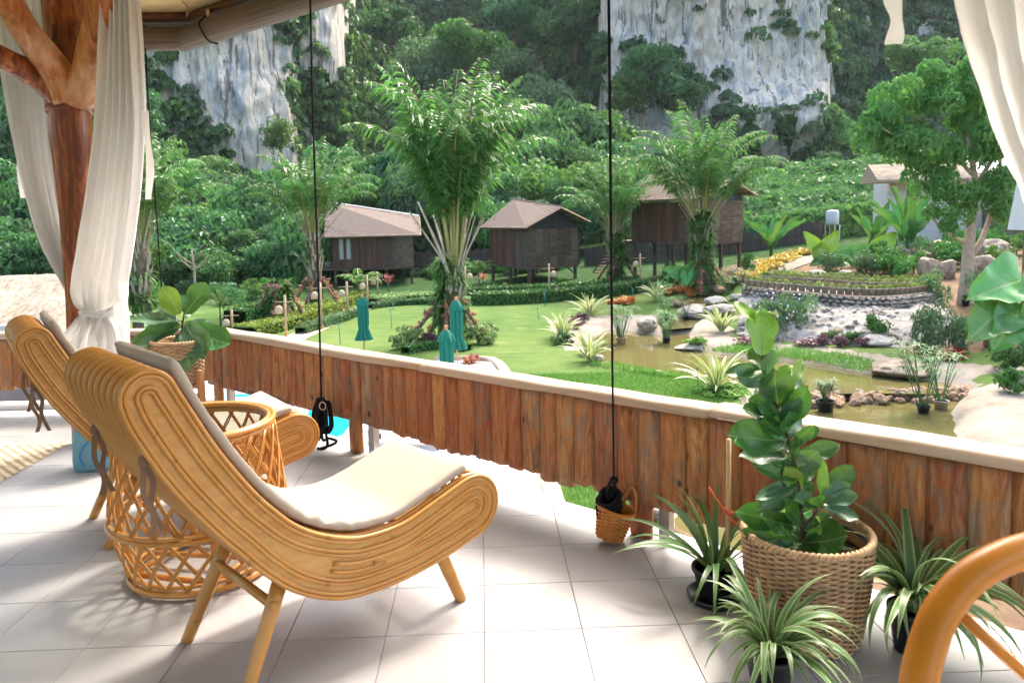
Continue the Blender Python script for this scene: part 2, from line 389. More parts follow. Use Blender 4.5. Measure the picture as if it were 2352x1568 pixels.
def _glass():
    m = bpy.data.materials.new('table_glass'); m.use_nodes = True; t = m.node_tree; b = t.nodes['Principled BSDF']
    b.inputs['Base Color'].default_value = (0.86, 0.93, 0.91, 1); b.inputs['Roughness'].default_value = 0.03; b.inputs['Transmission Weight'].default_value = 1.0; b.inputs['IOR'].default_value = 1.45
    tp = t.nodes.new('ShaderNodeBsdfTransparent'); tp.inputs[0].default_value = (0.90, 0.94, 0.93, 1); gl = t.nodes.new('ShaderNodeBsdfGlossy'); gl.inputs['Roughness'].default_value = 0.04
    fr = t.nodes.new('ShaderNodeLayerWeight'); fr.inputs[0].default_value = 0.12; mx = t.nodes.new('ShaderNodeMixShader')
    mx.inputs[0].default_value = 0.13; t.links.new(tp.outputs[0], mx.inputs[1]); t.links.new(gl.outputs[0], mx.inputs[2]); t.links.new(mx.outputs[0], t.nodes['Material Output'].inputs[0]); return m
M['glass'] = _glass()
M['bag'] = _fabric('teal_bag_fabric', (0.16, 0.34, 0.40)); M['zip'] = plain('blue_zip', (0.02, 0.15, 0.45), 0.5)
M['mat'] = plain('woven_straw', (0.66, 0.55, 0.38), 0.8, 0.2, 0.2, 30, 0.4, 0, 0.12)
M['wicker'] = plain('wicker_cane', (0.46, 0.29, 0.16), 0.55, 0.35, 0.25, 14, 0.2, 0, 0.16)
M['wicker_rim'] = plain('wicker_rim_cane', (0.55, 0.36, 0.20), 0.5, 0.35, 0.25, 20, 0.2)
M['wicker_orange'] = plain('orange_wicker', (0.56, 0.22, 0.05), 0.5, 0.4, 0.2, 25, 0.2, 0, 0.1)
M['soil'] = plain('bark_soil', (0.13, 0.07, 0.045), 0.95, 0.1, 0.5, 30, 0.8)
M['chip'] = plain('bark_chip', (0.30, 0.17, 0.11), 0.9, 0.1, 0.3, 20, 0.3, 0, 0.4)
M['blackpot'] = plain('black_plastic', (0.018, 0.020, 0.024), 0.4, 0.4, 0.1, 5)
M['greypot'] = plain('grey_plastic_pot', (0.34, 0.29, 0.25), 0.6, 0.3, 0.12, 5, 0, 0, 0.15)
M['claypot'] = plain('clay_pot', (0.50, 0.32, 0.22), 0.7, 0.3, 0.12, 5)
M['stake'] = plain('bamboo_stake', (0.55, 0.36, 0.18), 0.45, 0.4, 0.15, 12)
M['redtie'] = plain('red_twist_tie', (0.75, 0.10, 0.04), 0.4)
def _figleaf(nm, dark, light, under):
    m = MT(nm, 0.27, 0.5)
    uv = m.n('ShaderNodeTexCoord').outputs['Object']; sx = m.n('ShaderNodeSeparateXYZ'); m.l(uv, sx.inputs[0])
    ax = m.math('ABSOLUTE', sx.outputs[0])
    # pinnate veins: stripes running outward and forward
    ph = m.math('SUBTRACT', m.math('MULTIPLY', sx.outputs[1], 7.5), m.math('MULTIPLY', ax, 6.0))
    vn = m.math('PINGPONG', ph, 0.5)
    side = m.ramp(vn, [(0.0, (1, 1, 1)), (0.055, (0, 0, 0))]); mid = m.ramp(ax, [(0.008, (1, 1, 1)), (0.022, (0, 0, 0))])
    vein = m.math('MAXIMUM', m.math('MULTIPLY', side, 0.55), mid)
    f = m.noise(3, 4, 0.6, m.coord()); c = m.ramp(f, [(0.3, dark), (0.7, light)])
    o = m.orand(); c = m.hsv(c, h=m.math('ADD', m.math('MULTIPLY', o, 0.03), 0.485), v=m.math('ADD', m.math('MULTIPLY', o, 0.5), 0.75))
    c = m.mix(m.math('MULTIPLY', vein, 0.5), c, (0.32, 0.42, 0.16))
    geo = m.n('ShaderNodeNewGeometry'); c = m.mix(m.math('MULTIPLY', geo.outputs['Backfacing'], 0.6), c, under)
    m.col(c); m.bump(m.math('MULTIPLY', vein, -1.0), 0.6, 0.006); m.translucent(0.16, m.mix(0.5, c, (0.22, 0.45, 0.04))); return m.m
M['fig'] = _figleaf('fig_leaf', (0.024, 0.125, 0.026), (0.055, 0.20, 0.044), (0.16, 0.27, 0.12))
M['fig_new'] = _figleaf('young_fig_leaf', (0.16, 0.34, 0.035), (0.24, 0.42, 0.06), (0.26, 0.42, 0.10))
M['fig_pale'] = _figleaf('grey_green_fig_leaf', (0.06, 0.16, 0.085), (0.10, 0.22, 0.12), (0.18, 0.28, 0.17))
M['bark'] = woodmat('tree_bark', [(0.3, (0.09, 0.065, 0.045)), (0.55, (0.20, 0.15, 0.11)), (0.8, (0.34, 0.28, 0.21))], 8, 3, 0.9, 0.15, 0, 0.2, 0.6, False)
M['bark_pale'] = plain('pale_smooth_bark', (0.42, 0.33, 0.25), 0.8, 0.2, 0.22, 6, 0.3)
M['twig'] = plain('fig_stem', (0.10, 0.06, 0.045), 0.8, 0.2, 0.3, 30, 0.2)
def _stripe(nm, centre, edge, w0, w1, rough=0.4):
    m = MT(nm, rough, 0.45); sx = m.n('ShaderNodeSeparateXYZ'); m.l(m.n('ShaderNodeTexCoord').outputs['UV'], sx.inputs[0])
    d = m.math('ABSOLUTE', m.math('SUBTRACT', sx.outputs[0], 0.5))
    n_ = m.noise(14, 3, 0.6, m.coord()); d2 = m.math('ADD', d, m.math('MULTIPLY', m.math('SUBTRACT', n_, 0.5), 0.06))
    c = m.ramp(d2, [(w0, centre), (w1, edge)])
    c = m.hsv(c, v=m.math('ADD', m.math('MULTIPLY', m.orand(), 0.5), 0.75)); m.col(c); m.translucent(0.25, m.mix(0.4, c, (0.3, 0.45, 0.08))); return m.m
M['spider'] = _stripe('spider_leaf', (0.12, 0.25, 0.08), (0.42, 0.49, 0.28), 0.28, 0.36)
M['spider2'] = _stripe('plain_strap_leaf', (0.085, 0.20, 0.065), (0.22, 0.33, 0.13), 0.36, 0.44)
M['furcraea'] = _stripe('variegated_agave_leaf', (0.13, 0.25, 0.07), (0.62, 0.62, 0.33), 0.10, 0.20)
# greens
M['jungle'] = leafmat('jungle_leaf', (0.034, 0.115, 0.042), (0.105, 0.235, 0.080), 0.45, 0.42, 0.03, 0.45)
M['jungle_lt'] = leafmat('light_jungle_leaf', (0.06, 0.17, 0.036), (0.17, 0.31, 0.075), 0.45, 0.4, 0.03, 0.45)
M['jungle_grey'] = leafmat('greyish_jungle_leaf', (0.075, 0.135, 0.08), (0.165, 0.25, 0.14), 0.42, 0.5, 0.02, 0.35)
M['jungle_dk'] = leafmat('dark_jungle_leaf', (0.022, 0.090, 0.046), (0.066, 0.175, 0.075), 0.42, 0.5, 0.02, 0.35)  # bluish cast puts the valley's blue shade and haze into the leaf colour
M['palm'] = leafmat('palm_leaflet', (0.045, 0.15, 0.035), (0.13, 0.28, 0.06), 0.42, 0.42, 0.015, 0.45)
M['petiole'] = plain('palm_petiole', (0.27, 0.25, 0.09), 0.5, 0.4, 0.3, 3)
M['petiole_dry'] = plain('cut_dry_petiole', (0.36, 0.31, 0.26), 0.8, 0.2, 0.25, 6, 0.3)
M['fern'] = leafmat('fern_frond', (0.05, 0.16, 0.025), (0.14, 0.30, 0.06), 0.35, 0.5, 0.02)
M['hedge'] = leafmat('hedge_leaf', (0.03, 0.125, 0.025), (0.09, 0.25, 0.05), 0.25, 0.4, 0.015)
M['hedge_y'] = leafmat('golden_hedge_leaf', (0.13, 0.22, 0.015), (0.38, 0.46, 0.05), 0.3, 0.45, 0.01)
M['hedge_d'] = leafmat('low_hedge_leaf', (0.05, 0.12, 0.05), (0.12, 0.22, 0.10), 0.2, 0.5, 0.01)
M['shrub_pale'] = leafmat('pale_shrub_leaf', (0.11, 0.18, 0.05), (0.28, 0.34, 0.13), 0.3, 0.5, 0.02)
M['ruellia'] = leafmat('willowy_leaf', (0.07, 0.15, 0.075), (0.17, 0.27, 0.14), 0.35, 0.5, 0.02)
M['purple'] = leafmat('purple_leaf', (0.09, 0.03, 0.05), (0.24, 0.11, 0.13), 0.2, 0.5, 0.02, trc=(0.2, 0.05, 0.1))
M['coral'] = leafmat('coral_bromeliad_leaf', (0.33, 0.10, 0.075), (0.60, 0.32, 0.22), 0.25, 0.5, 0.03, trc=(0.5, 0.2, 0.08))
M['orange_pl'] = leafmat('orange_bromeliad_leaf', (0.52, 0.17, 0.05), (0.72, 0.38, 0.15), 0.25, 0.5, 0.02, trc=(0.6, 0.25, 0.03))
M['yellow_pl'] = leafmat('yellow_bromeliad_leaf', (0.42, 0.29, 0.05), (0.62, 0.50, 0.16), 0.25, 0.5, 0.02, trc=(0.6, 0.45, 0.05))
M['red_pl'] = leafmat('red_bromeliad_leaf', (0.35, 0.015, 0.02), (0.62, 0.04, 0.05), 0.2, 0.4, 0.01, trc=(0.5, 0.02, 0.02))
M['ear'] = _figleaf('elephant_ear_leaf', (0.06, 0.24, 0.05), (0.12, 0.36, 0.10), (0.18, 0.36, 0.10))
M['ear_lt'] = _figleaf('light_elephant_ear_leaf', (0.24, 0.44, 0.04), (0.34, 0.55, 0.08), (0.3, 0.45, 0.10))
M['grass'] = leafmat('grass_blade', (0.06, 0.19, 0.025), (0.20, 0.37, 0.06), 0.3, 0.6, 0.01, 0.2)
M['moss_pot'] = leafmat('yellow_seedling_leaf', (0.20, 0.26, 0.06), (0.42, 0.45, 0.15), 0.3, 0.6, 0.02)
M['papyrus'] = leafmat('papyrus_leaf', (0.07, 0.18, 0.06), (0.17, 0.31, 0.13), 0.3, 0.5, 0.02)
M['umbrella'] = _fabric('teal_umbrella_canvas', (0.005, 0.150, 0.105)); M['umb_wood'] = plain('umbrella_pole_wood', (0.55, 0.24, 0.10), 0.4)
M['hutwall'] = woodmat('hut_board_wood', [(0.3, (0.060, 0.026, 0.018)), (0.55, (0.125, 0.056, 0.036)), (0.8, (0.19, 0.10, 0.066))], 3, 0.3, 0.55, 0.35, 0.01, 0.3, 0.2, False)
M['hutmat'] = woodmat('woven_bamboo_mat', [(0.3, (0.075, 0.050, 0.038)), (0.55, (0.15, 0.108, 0.083)), (0.8, (0.24, 0.185, 0.145))], 1.5, 9, 0.8, 0.2, 0.01, 0.3, 0.4, False)
M['hutpost'] = plain('hut_stilt_wood', (0.095, 0.060, 0.050), 0.7, 0.3, 0.3, 2)
M['hutdark'] = plain('dark_gable_board', (0.028, 0.030, 0.036), 0.5, 0.4, 0.2, 1)
M['shingle'] = plain('roof_shingle', (0.185, 0.142, 0.118), 0.9, 0.15, 0.15, 6, 0.3, 0, 0.16)
M['shingle_trim'] = plain('roof_edge_board', (0.34, 0.24, 0.17), 0.7, 0.2, 0.15, 3)
M['ridge_white'] = plain('ridge_cap', (0.62, 0.60, 0.58), 0.5, 0.3, 0.08, 3)
M['window'] = plain('window_pane', (0.10, 0.14, 0.15), 0.08, 0.6, 0.1, 2); M['winframe'] = plain('window_frame_wood', (0.15, 0.07, 0.05), 0.5)
M['drape'] = plain('window_drape', (0.45, 0.47, 0.46), 0.8)
M['whitewall'] = plain('white_render', (0.60, 0.60, 0.60), 0.8, 0.2, 0.06, 1.5, 0.05)
M['greywall'] = plain('pale_grey_render', (0.44, 0.47, 0.47), 0.8, 0.2, 0.08, 1.5, 0.05)
M['moss_wall'] = plain('mossy_render', (0.17, 0.17, 0.10), 0.9, 0.1, 0.3, 2.0, 0.3)
M['thatch'] = plain('thatch_straw', (0.42, 0.345, 0.265), 0.9, 0.1, 0.35, 12, 0.3, 0, 0.2)
def _stone(nm, cols, sc=2.5, bs=0.9, bd=0.05):
    m = MT(nm, 0.85, 0.25); oi = m.n('ShaderNodeObjectInfo'); ad = m.n('ShaderNodeVectorMath', operation='ADD'); m.l(m.coord(), ad.inputs[0]); m.l(oi.outputs['Location'], ad.inputs[1]); v = ad.outputs[0]
    f = m.noise(sc, 8, 0.65, v, 0.5); f2 = m.noise(sc*5, 5, 0.7, v)
    c = m.ramp(f, [(0.28, cols[0]), (0.5, cols[1]), (0.72, cols[2])]); c = m.mix(m.math('MULTIPLY', m.ramp(f2, [(0.5, (0, 0, 0)), (0.7, (1, 1, 1))]), 0.5), c, cols[0])
    c = m.hsv(c, v=m.math('ADD', m.math('MULTIPLY', oi.outputs['Random'], 0.35), 0.82))
    m.col(c); m.bump(m.math('ADD', f, m.math('MULTIPLY', f2, 0.4)), bs, bd); return m.m
M['rock'] = _stone('garden_rock', [(0.10, 0.07, 0.05), (0.31, 0.245, 0.185), (0.48, 0.42, 0.35)])
M['rock_white'] = _stone('white_limestone_rock', [(0.16, 0.13, 0.10), (0.42, 0.38, 0.33), (0.58, 0.545, 0.49)])
M['rock_brown'] = _stone('wet_brown_rock', [(0.13, 0.07, 0.045), (0.36, 0.23, 0.15), (0.55, 0.42, 0.31)])
M['wallstone'] = _stone('dry_wall_stone', [(0.19, 0.165, 0.14), (0.43, 0.39, 0.345), (0.58, 0.55, 0.50)], 4)
M['mortar'] = plain('dark_mortar', (0.17, 0.15, 0.13), 0.95, 0.1, 0.3, 5, 0.4)
M['cement'] = _stone('pond_cement', [(0.17, 0.135, 0.10), (0.28, 0.24, 0.195), (0.37, 0.33, 0.28)], 0.9, 0.5, 0.05)
M['cement_wall'] = _stone('rough_cement_slope', [(0.26, 0.225, 0.185), (0.47, 0.43, 0.38), (0.60, 0.56, 0.51)], 2.2, 1.0, 0.12)
M['gravelpath'] = plain('path_cement', (0.60, 0.48, 0.36), 0.9, 0.1, 0.12, 2, 0.1)
M['pale_ledge'] = plain('pale_paint', (0.66, 0.66, 0.66), 0.7, 0.3, 0.05, 2)
M['pooltile'] = plain('white_pool_deck', (0.72, 0.72, 0.72), 0.6, 0.3, 0.05, 3); M['lounger_grey'] = plain('grey_mesh_sling', (0.13, 0.125, 0.13), 0.7, 0.3, 0.2, 50, 0.2)
M['dkwicker'] = plain('dark_wicker', (0.085, 0.078, 0.085), 0.6, 0.35, 0.4, 60, 0.6)
M['teal_pipe'] = plain('teal_pipe', (0.03, 0.27, 0.28), 0.5); M['tank'] = plain('white_tank', (0.50, 0.55, 0.58), 0.4)
M['lantern'] = plain('bamboo_lantern', (0.55, 0.42, 0.29), 0.7, 0.2, 0.3, 30, 0.3)
M['bamboo'] = plain('bamboo_pole', (0.44, 0.31, 0.20), 0.6, 0.3, 0.2, 6)
M['fence_dk'] = plain('dark_fence_board', (0.085, 0.072, 0.065), 0.8, 0.2, 0.3, 2, 0.2, 0, 0.2)
def _water(nm, c, rough=0.03, sc=2.5, st=0.06):
    m = MT(nm, rough, 0.5); v = m.coord('Object', (1, 1.6, 1)); f = m.noise(sc, 4, 0.6, v, 0.5); b = m.noise(0.25, 3, 0.5, v)
    m.col(m.ramp(b, [(0.3, tuple(x*.8 for x in c)), (0.7, c)])); m.bump(f, st, 0.05); return m.m
M['water'] = _water('pond_water', (0.165, 0.145, 0.055)); M['pool'] = _water('pool_water', (0.01, 0.42, 0.55), 0.05, 4, 0.1)
def _lawn():
    m = MT('lawn_turf', 0.9, 0.12); v = m.coord()
    a = m.noise(0.12, 4, 0.6, v); b = m.noise(0.9, 5, 0.65, v); c = m.noise(22, 4, 0.75, v); st = m.noise(1.0, 3, 0.5, m.coord('Object', (0.5, 4.0, 1)))
    k = m.math('ADD', m.math('MULTIPLY', a, 0.5), m.math('ADD', m.math('MULTIPLY', b, 0.3), m.math('MULTIPLY', st, 0.2)))
    col = m.ramp(k, [(0.38, (0.060, 0.120, 0.030)), (0.5, (0.115, 0.180, 0.048)), (0.62, (0.185, 0.24, 0.075))])
    col = m.mix(m.math('MULTIPLY', m.ramp(c, [(0.4, (0, 0, 0)), (0.65, (1, 1, 1))]), 0.4), col, (0.055, 0.15, 0.02))
    dry = m.ramp(m.noise(0.45, 4, 0.6, v), [(0.64, (0, 0, 0)), (0.74, (1, 1, 1))]); col = m.mix(m.math('MULTIPLY', dry, 0.35), col, (0.35, 0.31, 0.14))
    m.col(col); m.bump(m.math('ADD', c, m.math('MULTIPLY', b, 0.4)), 0.8, 0.05); return m.m
M['lawn'] = _lawn()
M['dirt'] = plain('garden_soil', (0.17, 0.11, 0.07), 0.95, 0.1, 0.4, 1.2, 0.5)
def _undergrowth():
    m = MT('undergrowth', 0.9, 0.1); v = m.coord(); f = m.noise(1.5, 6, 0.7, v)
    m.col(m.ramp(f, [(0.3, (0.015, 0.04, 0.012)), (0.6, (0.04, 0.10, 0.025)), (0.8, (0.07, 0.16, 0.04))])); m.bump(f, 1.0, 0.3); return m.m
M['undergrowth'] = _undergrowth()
def _cliff():
    m = MT('limestone_cliff', 0.9, 0.15); v = m.coord(); vs = m.coord('Object', (0.26, 0.26, 0.040)); vs2 = m.coord('Object', (0.9, 0.9, 0.16))
    s1 = m.noise(1.0, 7, 0.66, vs, 2.2); s2 = m.noise(1.0, 6, 0.68, vs2, 1.6); b = m.noise(0.07, 5, 0.6, v); f = m.noise(0.6, 6, 0.7, v)
    white = m.ramp(f, [(0.3, (0.64, 0.57, 0.48)), (0.7, (0.85, 0.775, 0.68))])
    c = m.mix(m.ramp(s1, [(0.50, (0, 0, 0)), (0.60, (1, 1, 1))]), white, (0.42, 0.45, 0.47))
    c = m.mix(m.math('MULTIPLY', m.ramp(s2, [(0.54, (0, 0, 0)), (0.68, (1, 1, 1))]), 0.6), c, (0.27, 0.28, 0.29))
    c = m.mix(m.math('MULTIPLY', m.ramp(b, [(0.50, (0, 0, 0)), (0.66, (1, 1, 1))]), 0.55), c, (0.66, 0.52, 0.38))
    c = m.mix(m.math('MULTIPLY', m.ramp(m.noise(1.0, 5, 0.7, m.coord('Object', (0.62, 0.62, 0.045)), 1.0), [(0.55, (0, 0, 0)), (0.61, (1, 1, 1))]), 0.85), c, (0.12, 0.12, 0.12))
    m.col(c); m.bump(m.math('ADD', s1, m.math('ADD', m.math('MULTIPLY', s2, 0.5), m.math('MULTIPLY', f, 0.5))), 1.0, 0.6); return m.m
M['cliff'] = _cliff()
# ================================================================== terrain
_cp = np.array([(-20,15,-3.4),(-10,20,-3.4),(-5,25,-3.4),(0,20,-3.4),(0,30,-3.4),(-5,40,-3.4),(5,15,-3.4),(6,25,-3.4),(-20,45,-3.4),(-10,55,-3.3),(0,48,-3.35),(8,41,-3.1),(4,53,-3.2),
 (15,48,-2.15),(12,36,-2.85),(17,42,-1.75),(19,31,-2.35),(16,24,-3.05),(12,17,-3.4),(10,10,-3.4),(23,26,-2.2),(27,36,-1.3),(31,46,-0.5),(-30,62,-3.0),(0,66,-2.6),(15,62,-1.6),(32,62,0.3),(3,10,-3.4),(-10,8,-3.4),(20,12,-2.9),(30,15,-2.2),(-40,20,-3.4),(-40,40,-3.3),(0,0,-3.5),(40,30,-1),(-30,0,-3.4),(30,0,-2.6),(8,32,-3.2),(40,60,0.8)], float)
def _tps():
    n = len(_cp); d = np.hypot(_cp[:, None, 0]-_cp[None, :, 0], _cp[:, None, 1]-_cp[None, :, 1]); K = np.where(d > 0, d*d*np.log(d+1e-9), 0)+np.eye(n)*4
    P = np.c_[np.ones(n), _cp[:, :2]]; A = np.block([[K, P], [P.T, np.zeros((3, 3))]]); return np.linalg.solve(A, np.r_[_cp[:, 2], 0, 0, 0])
_w = _tps()
def gbase(x, y):
    x = np.clip(np.asarray(x, float), -45, 45); y = np.clip(np.asarray(y, float), -5, 70); d = np.hypot(x[..., None]-_cp[:, 0], y[..., None]-_cp[:, 1])
    return np.clip((np.where(d > 0, d*d*np.log(d+1e-9), 0)*_w[:-3]).sum(-1)+_w[-3]+_w[-2]*x+_w[-1]*y, -3.7, 3)
WU, WL = -3.5, -3.72
def pix_poly(pts, z): return [tuple(on_z(u, v, z)[:2]) for u, v in pts]
POND_U = pix_poly([(1360,775),(1389,757),(1447,759),(1472,765),(1520,770),(1587,765),(1590,782),(1562,803),(1618,806),(1722,822),(1776,826),(1874,836),(1996,857),(2094,869),(2178,878),(2222,893),(2150,905),(2000,903),(1842,905),(1790,905),(1735,893),(1690,880),(1640,868),(1576,865),(1514,855),(1416,841),(1368,828),(1352,800)], WU)
POND_L = pix_poly([(1770,905),(1842,908),(2000,906),(2150,908),(2215,905),(2195,949),(2205,1000)], WL) + [(9.6,13.8),(7.3,11.0),(5.4,10.3),(3.7,11.0),(3.1,12.8),(4.6,16.0),(6.2,18.6)]
UP_POOL = pix_poly([(1545,690),(1600,678),(1660,680),(1672,690),(1620,700),(1565,704)], -3.0)
MID_POOL = pix_poly([(1500,742),(1540,720),(1600,722),(1620,735),(1590,752),(1530,757)], -3.25)
POOLS = ((POND_U, WU), (POND_L, WL), (UP_POOL, -3.0), (MID_POOL, -3.25))
def ground(x, y):
    x = np.asarray(x, float); y = np.asarray(y, float); z = gbase(x, y) + 0.05*fbm(x*.3, y*.3, 0, 3)
    for P, wz in POOLS:
        ins = inpoly(x, y, P); d = dist_poly(x, y, P); sd = np.where(ins, -d, d)
        z = np.where(sd < 1.2, np.minimum(z, wz + 0.12 + np.clip(sd, -1, 1.2)*0.55 - (sd < 0)*0.1 + 3*sstep(0.5, 1.2, sd)), z)
    return z
def gp(u, v, it=40):
    """ground point seen at a picture position"""
    d = ray(u, v); ts = 9.0*1.03**np.arange(130)
    for _ in range(3):
        P = CAM+d*ts[:, None]; h = P[:, 2] < ground(P[:, 0], P[:, 1]); k = int(np.argmax(h)) if h.any() else len(ts)-1
        ts = np.linspace(ts[max(k-1, 0)], ts[k], 16)
    p = CAM+d*ts[-1]; return np.array([p[0], p[1], float(ground(p[0], p[1]))])
def build_ground():
    xs = np.unique(np.r_[np.linspace(-130, -30, 26), np.linspace(-30, -3, 46), np.linspace(-3, 26, 98), np.linspace(26, 45, 26), np.linspace(45, 140, 26)])
    ys = np.unique(np.r_[np.linspace(-40, 5, 20), np.linspace(5, 45, 130), np.linspace(45, 72, 36), np.linspace(72, 120, 14)])
    X, Y = np.meshgrid(xs, ys, indexing='ij'); Z = ground(X, Y); a, b = X.shape
    V = np.c_[X.ravel(), Y.ravel(), Z.ravel()]; i = np.arange(a*b).reshape(a, b)
    F = np.c_[i[:-1, :-1].ravel(), i[1:, :-1].ravel(), i[1:, 1:].ravel(), i[:-1, 1:].ravel()]
    cx, cy = V[F].mean(1)[:, 0], V[F].mean(1)[:, 1]; mi = np.zeros(len(F), int)
    back = 47.5 + 0.10*cx + 1.0*np.sin(cx*.4)
    mi[(cy > back) | (cx < -26)] = 1
    rim = np.full(len(F), 9.0)
    for P, _ in POOLS[:2]: rim = np.minimum(rim, np.where(inpoly(cx, cy, P), -dist_poly(cx, cy, P), dist_poly(cx, cy, P)))
    far_side = cy > np.interp(cx, [2, 6, 9, 12], [31, 25.5, 22.6, 21.5])
    mi[(rim < 0.35)] = 3
    mi[(rim < 1.6) & far_side & (cx > 4)] = 3
    mi[(rim < 3.0) & (cx > 3.0) & (cx < 8) & (cy > 28)] = 3
    rr = (cx > 14) & (cy > 24) & (cy < 50); mi[rr & (mi == 0)] = 2
    mi[(cx > 10.4) & (cy < 20.5) & (cy > 12)] = 3
    mi[(cy < 12.5) & (cx > 2.5)] = 2
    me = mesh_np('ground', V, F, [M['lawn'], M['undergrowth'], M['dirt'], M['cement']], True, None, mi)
    return struct(link('ground', me))
build_ground()
def flat_poly(name, P, z, mat, kind='structure', sub=None):
    me = bpy.data.meshes.new(name); bm = bmesh.new()
    vs = [bm.verts.new((x, y, z if not callable(z) else float(z(x, y)))) for x, y in P]; f = bm.faces.new(vs); 
    if f.normal.z < 0: f.normal_flip()
    bmesh.ops.triangulate(bm, faces=bm.faces[:]); bm.normal_update()
    for f in bm.faces:
        if f.normal.z < 0: f.normal_flip()
    bm.to_mesh(me); bm.free(); me.materials.append(mat); o = link(name, me)
    if kind: o['kind'] = kind
    return o
flat_poly('pond_water', POND_U, WU, M['water']); flat_poly('pond_water', POND_L, WL, M['water'])
flat_poly('pond_water', UP_POOL, -3.0, M['water']); flat_poly('pond_water', MID_POOL, -3.25, M['water'])
# garden path between the hedges, and the sloping cement path up the right bank
def ribbon_path(name, pts, width, mat, lift=0.02, n=40):
    C = catmull(np.array(pts, float)[:, :2], n); T = np.gradient(C, axis=0); T /= np.linalg.norm(T, axis=1)[:, None]; Nn = np.c_[-T[:, 1], T[:, 0]]
    wv = np.interp(np.linspace(0, 1, n), np.linspace(0, 1, len(width)), width) if isinstance(width, (list, tuple)) else np.full(n, width)
    P = []
    for k in np.linspace(-1, 1, 7):
        q = C+Nn*(wv/2*k)[:, None]; P.append(np.c_[q, ground(q[:, 0], q[:, 1])+lift])
    b = MB(); b.grid(np.array(P).transpose(1, 0, 2)); o = b.obj(name, mat, smooth=True); return struct(o)
ribbon_path('garden_path', [gp(600, 800), gp(668, 781), gp(740, 748), gp(800, 722), gp(838, 708)], 1.15, M['gravelpath'], 0.03)
ribbon_path('cement_path', [gp(1690, 652), gp(1735, 640), gp(1790, 615), gp(1840, 598), gp(1905, 588)], [1.6, 2.2, 2.6, 3.2, 3.4], M['cement'], 0.05)

# ================================================================== mountains
MU = [-600, -200, 0, 330, 600, 690, 715, 760, 812, 835, 900, 1000, 1200, 1330, 1378, 1400, 1500, 1700, 1890, 1915, 2000, 2240, 2600, 3000]
MY = [110, 98, 96, 102, 110, 116, 128, 131, 136, 178, 196, 205, 200, 172, 142, 134, 129, 130, 136, 150, 160, 165, 150, 150]
ML = [.35, .35, .35, .14, .08, .10, .03, .00, .05, .45, .55, .55, .55, .45, .06, .03, .02, .04, .03, .28, .35, .38, .4, .4]      # lean back per metre of height
def mtn_point(u, t):
    """u: picture column of the foot, t 0..1 up the face"""
    yf = np.interp(u, MU, MY); ln = np.interp(u, MU, ML); k = 0.30
    zt = 0.055*yf; zmax = 0.50*yf
    lo = np.clip(t/k, 0, 1); hi = np.clip((t-k)/(1-k), 0, 1)
    y0 = np.minimum(74 + 4*np.sin(u*.012), yf-12)
    y = y0 + (yf-y0)*lo**0.9 + hi*(zmax-zt)*ln; z = -2.5 + (zt+2.5)*lo**1.3 + hi*(zmax-zt)
    return y, z
def build_mountain():
    us = np.unique(np.r_[np.linspace(-600, 300, 90), np.linspace(300, 2300, 560), np.linspace(2300, 3000, 60)]); ts = np.linspace(0, 1, 170)
    U, T = np.meshgrid(us, ts, indexing='ij'); Y, Z = mtn_point(U, T)
    X = (U-1105)/1771*np.interp(U, MU, MY)*0.55 + (U-1105)/1771*Y*0.45
    cl = sstep(.25, .42, T); steep = 1-sstep(0.1, 0.4, np.interp(U, MU, ML))
    d = 5.0*fbm(X*.035, Z*.02, 3.3, 4)+2.2*fbm(X*.14, Z*.05, 9.1, 4)
    flute = (1-np.abs(fbm(X*.42, Z*.035, 1.7, 4)))*2.4*steep + (1.0*fbm(X*.9, Z*.5, 5, 4)) + steep*(1.3*np.abs(fbm(X*.16, Z*.10, 12, 4))+.45*np.abs(fbm(X*.5, Z*.25, 15, 3)))
    Y = Y - cl*(d+flute) - (1-cl)*1.5*fbm(X*.08, Y*.08, 2, 3)
    # overhanging bulge and ledge on the right-hand cliff
    led = np.exp(-((Z-15.5)/5.5)**2)*sstep(1560, 1640, U)*(1-sstep(1840, 1900, U)); Y = Y - led*5.0
    over = sstep(16, 30, Z)*sstep(700, 730, U)*(1-sstep(800, 830, U)); Y = Y-over*8
    a, b = X.shape; V = np.c_[X.ravel(), Y.ravel(), Z.ravel()]; i = np.arange(a*b).reshape(a, b)
    F = np.c_[i[:-1, :-1].ravel(), i[1:, :-1].ravel(), i[1:, 1:].ravel(), i[:-1, 1:].ravel()]
    return X, Y, Z, V, F
MX_, MY_, MZ_, MV_, MF_ = build_mountain()
ROCK = [[(430,125),(470,100),(610,35),(632,130),(658,215),(676,290),(668,330),(694,345),(690,380),(640,445),(605,440),(560,385),(525,325),(485,262),(440,245),(408,195),(415,150)],
        [(325,120),(345,130),(350,330),(325,330)],
        [(690,-60),(818,-60),(814,60),(800,110),(775,150),(784,208),(768,195),(740,130),(712,95),(700,40)],
        [(1378,-80),(1900,-80),(1910,100),(1914,240),(1896,272),(1855,228),(1843,262),(1788,272),(1802,345),(1806,436),(1742,430),(1750,300),(1705,255),(1650,205),(1598,190),(1580,140),(1540,95),(1470,120),(1422,150),(1412,230),(1425,300),(1378,310)],
        [(1440,265),(1560,235),(1640,230),(1620,280),(1560,330),(1470,335)]]
def rock_mask(P):
    u, v = project(P); j = 34*fbm(P[:, 0]*.13, P[:, 2]*.13, 4, 4); k = 34*fbm(P[:, 0]*.13, P[:, 2]*.13, 8, 4); m_ = np.zeros(len(P), bool)
    for R_ in ROCK: m_ |= inpoly(u+j, v+k, R_)
    return m_
_fc = MV_[MF_].mean(1); _rk = rock_mask(_fc)
_rk2 = _rk | (_fc[:, 2] > 2+0.0*_fc[:, 2])
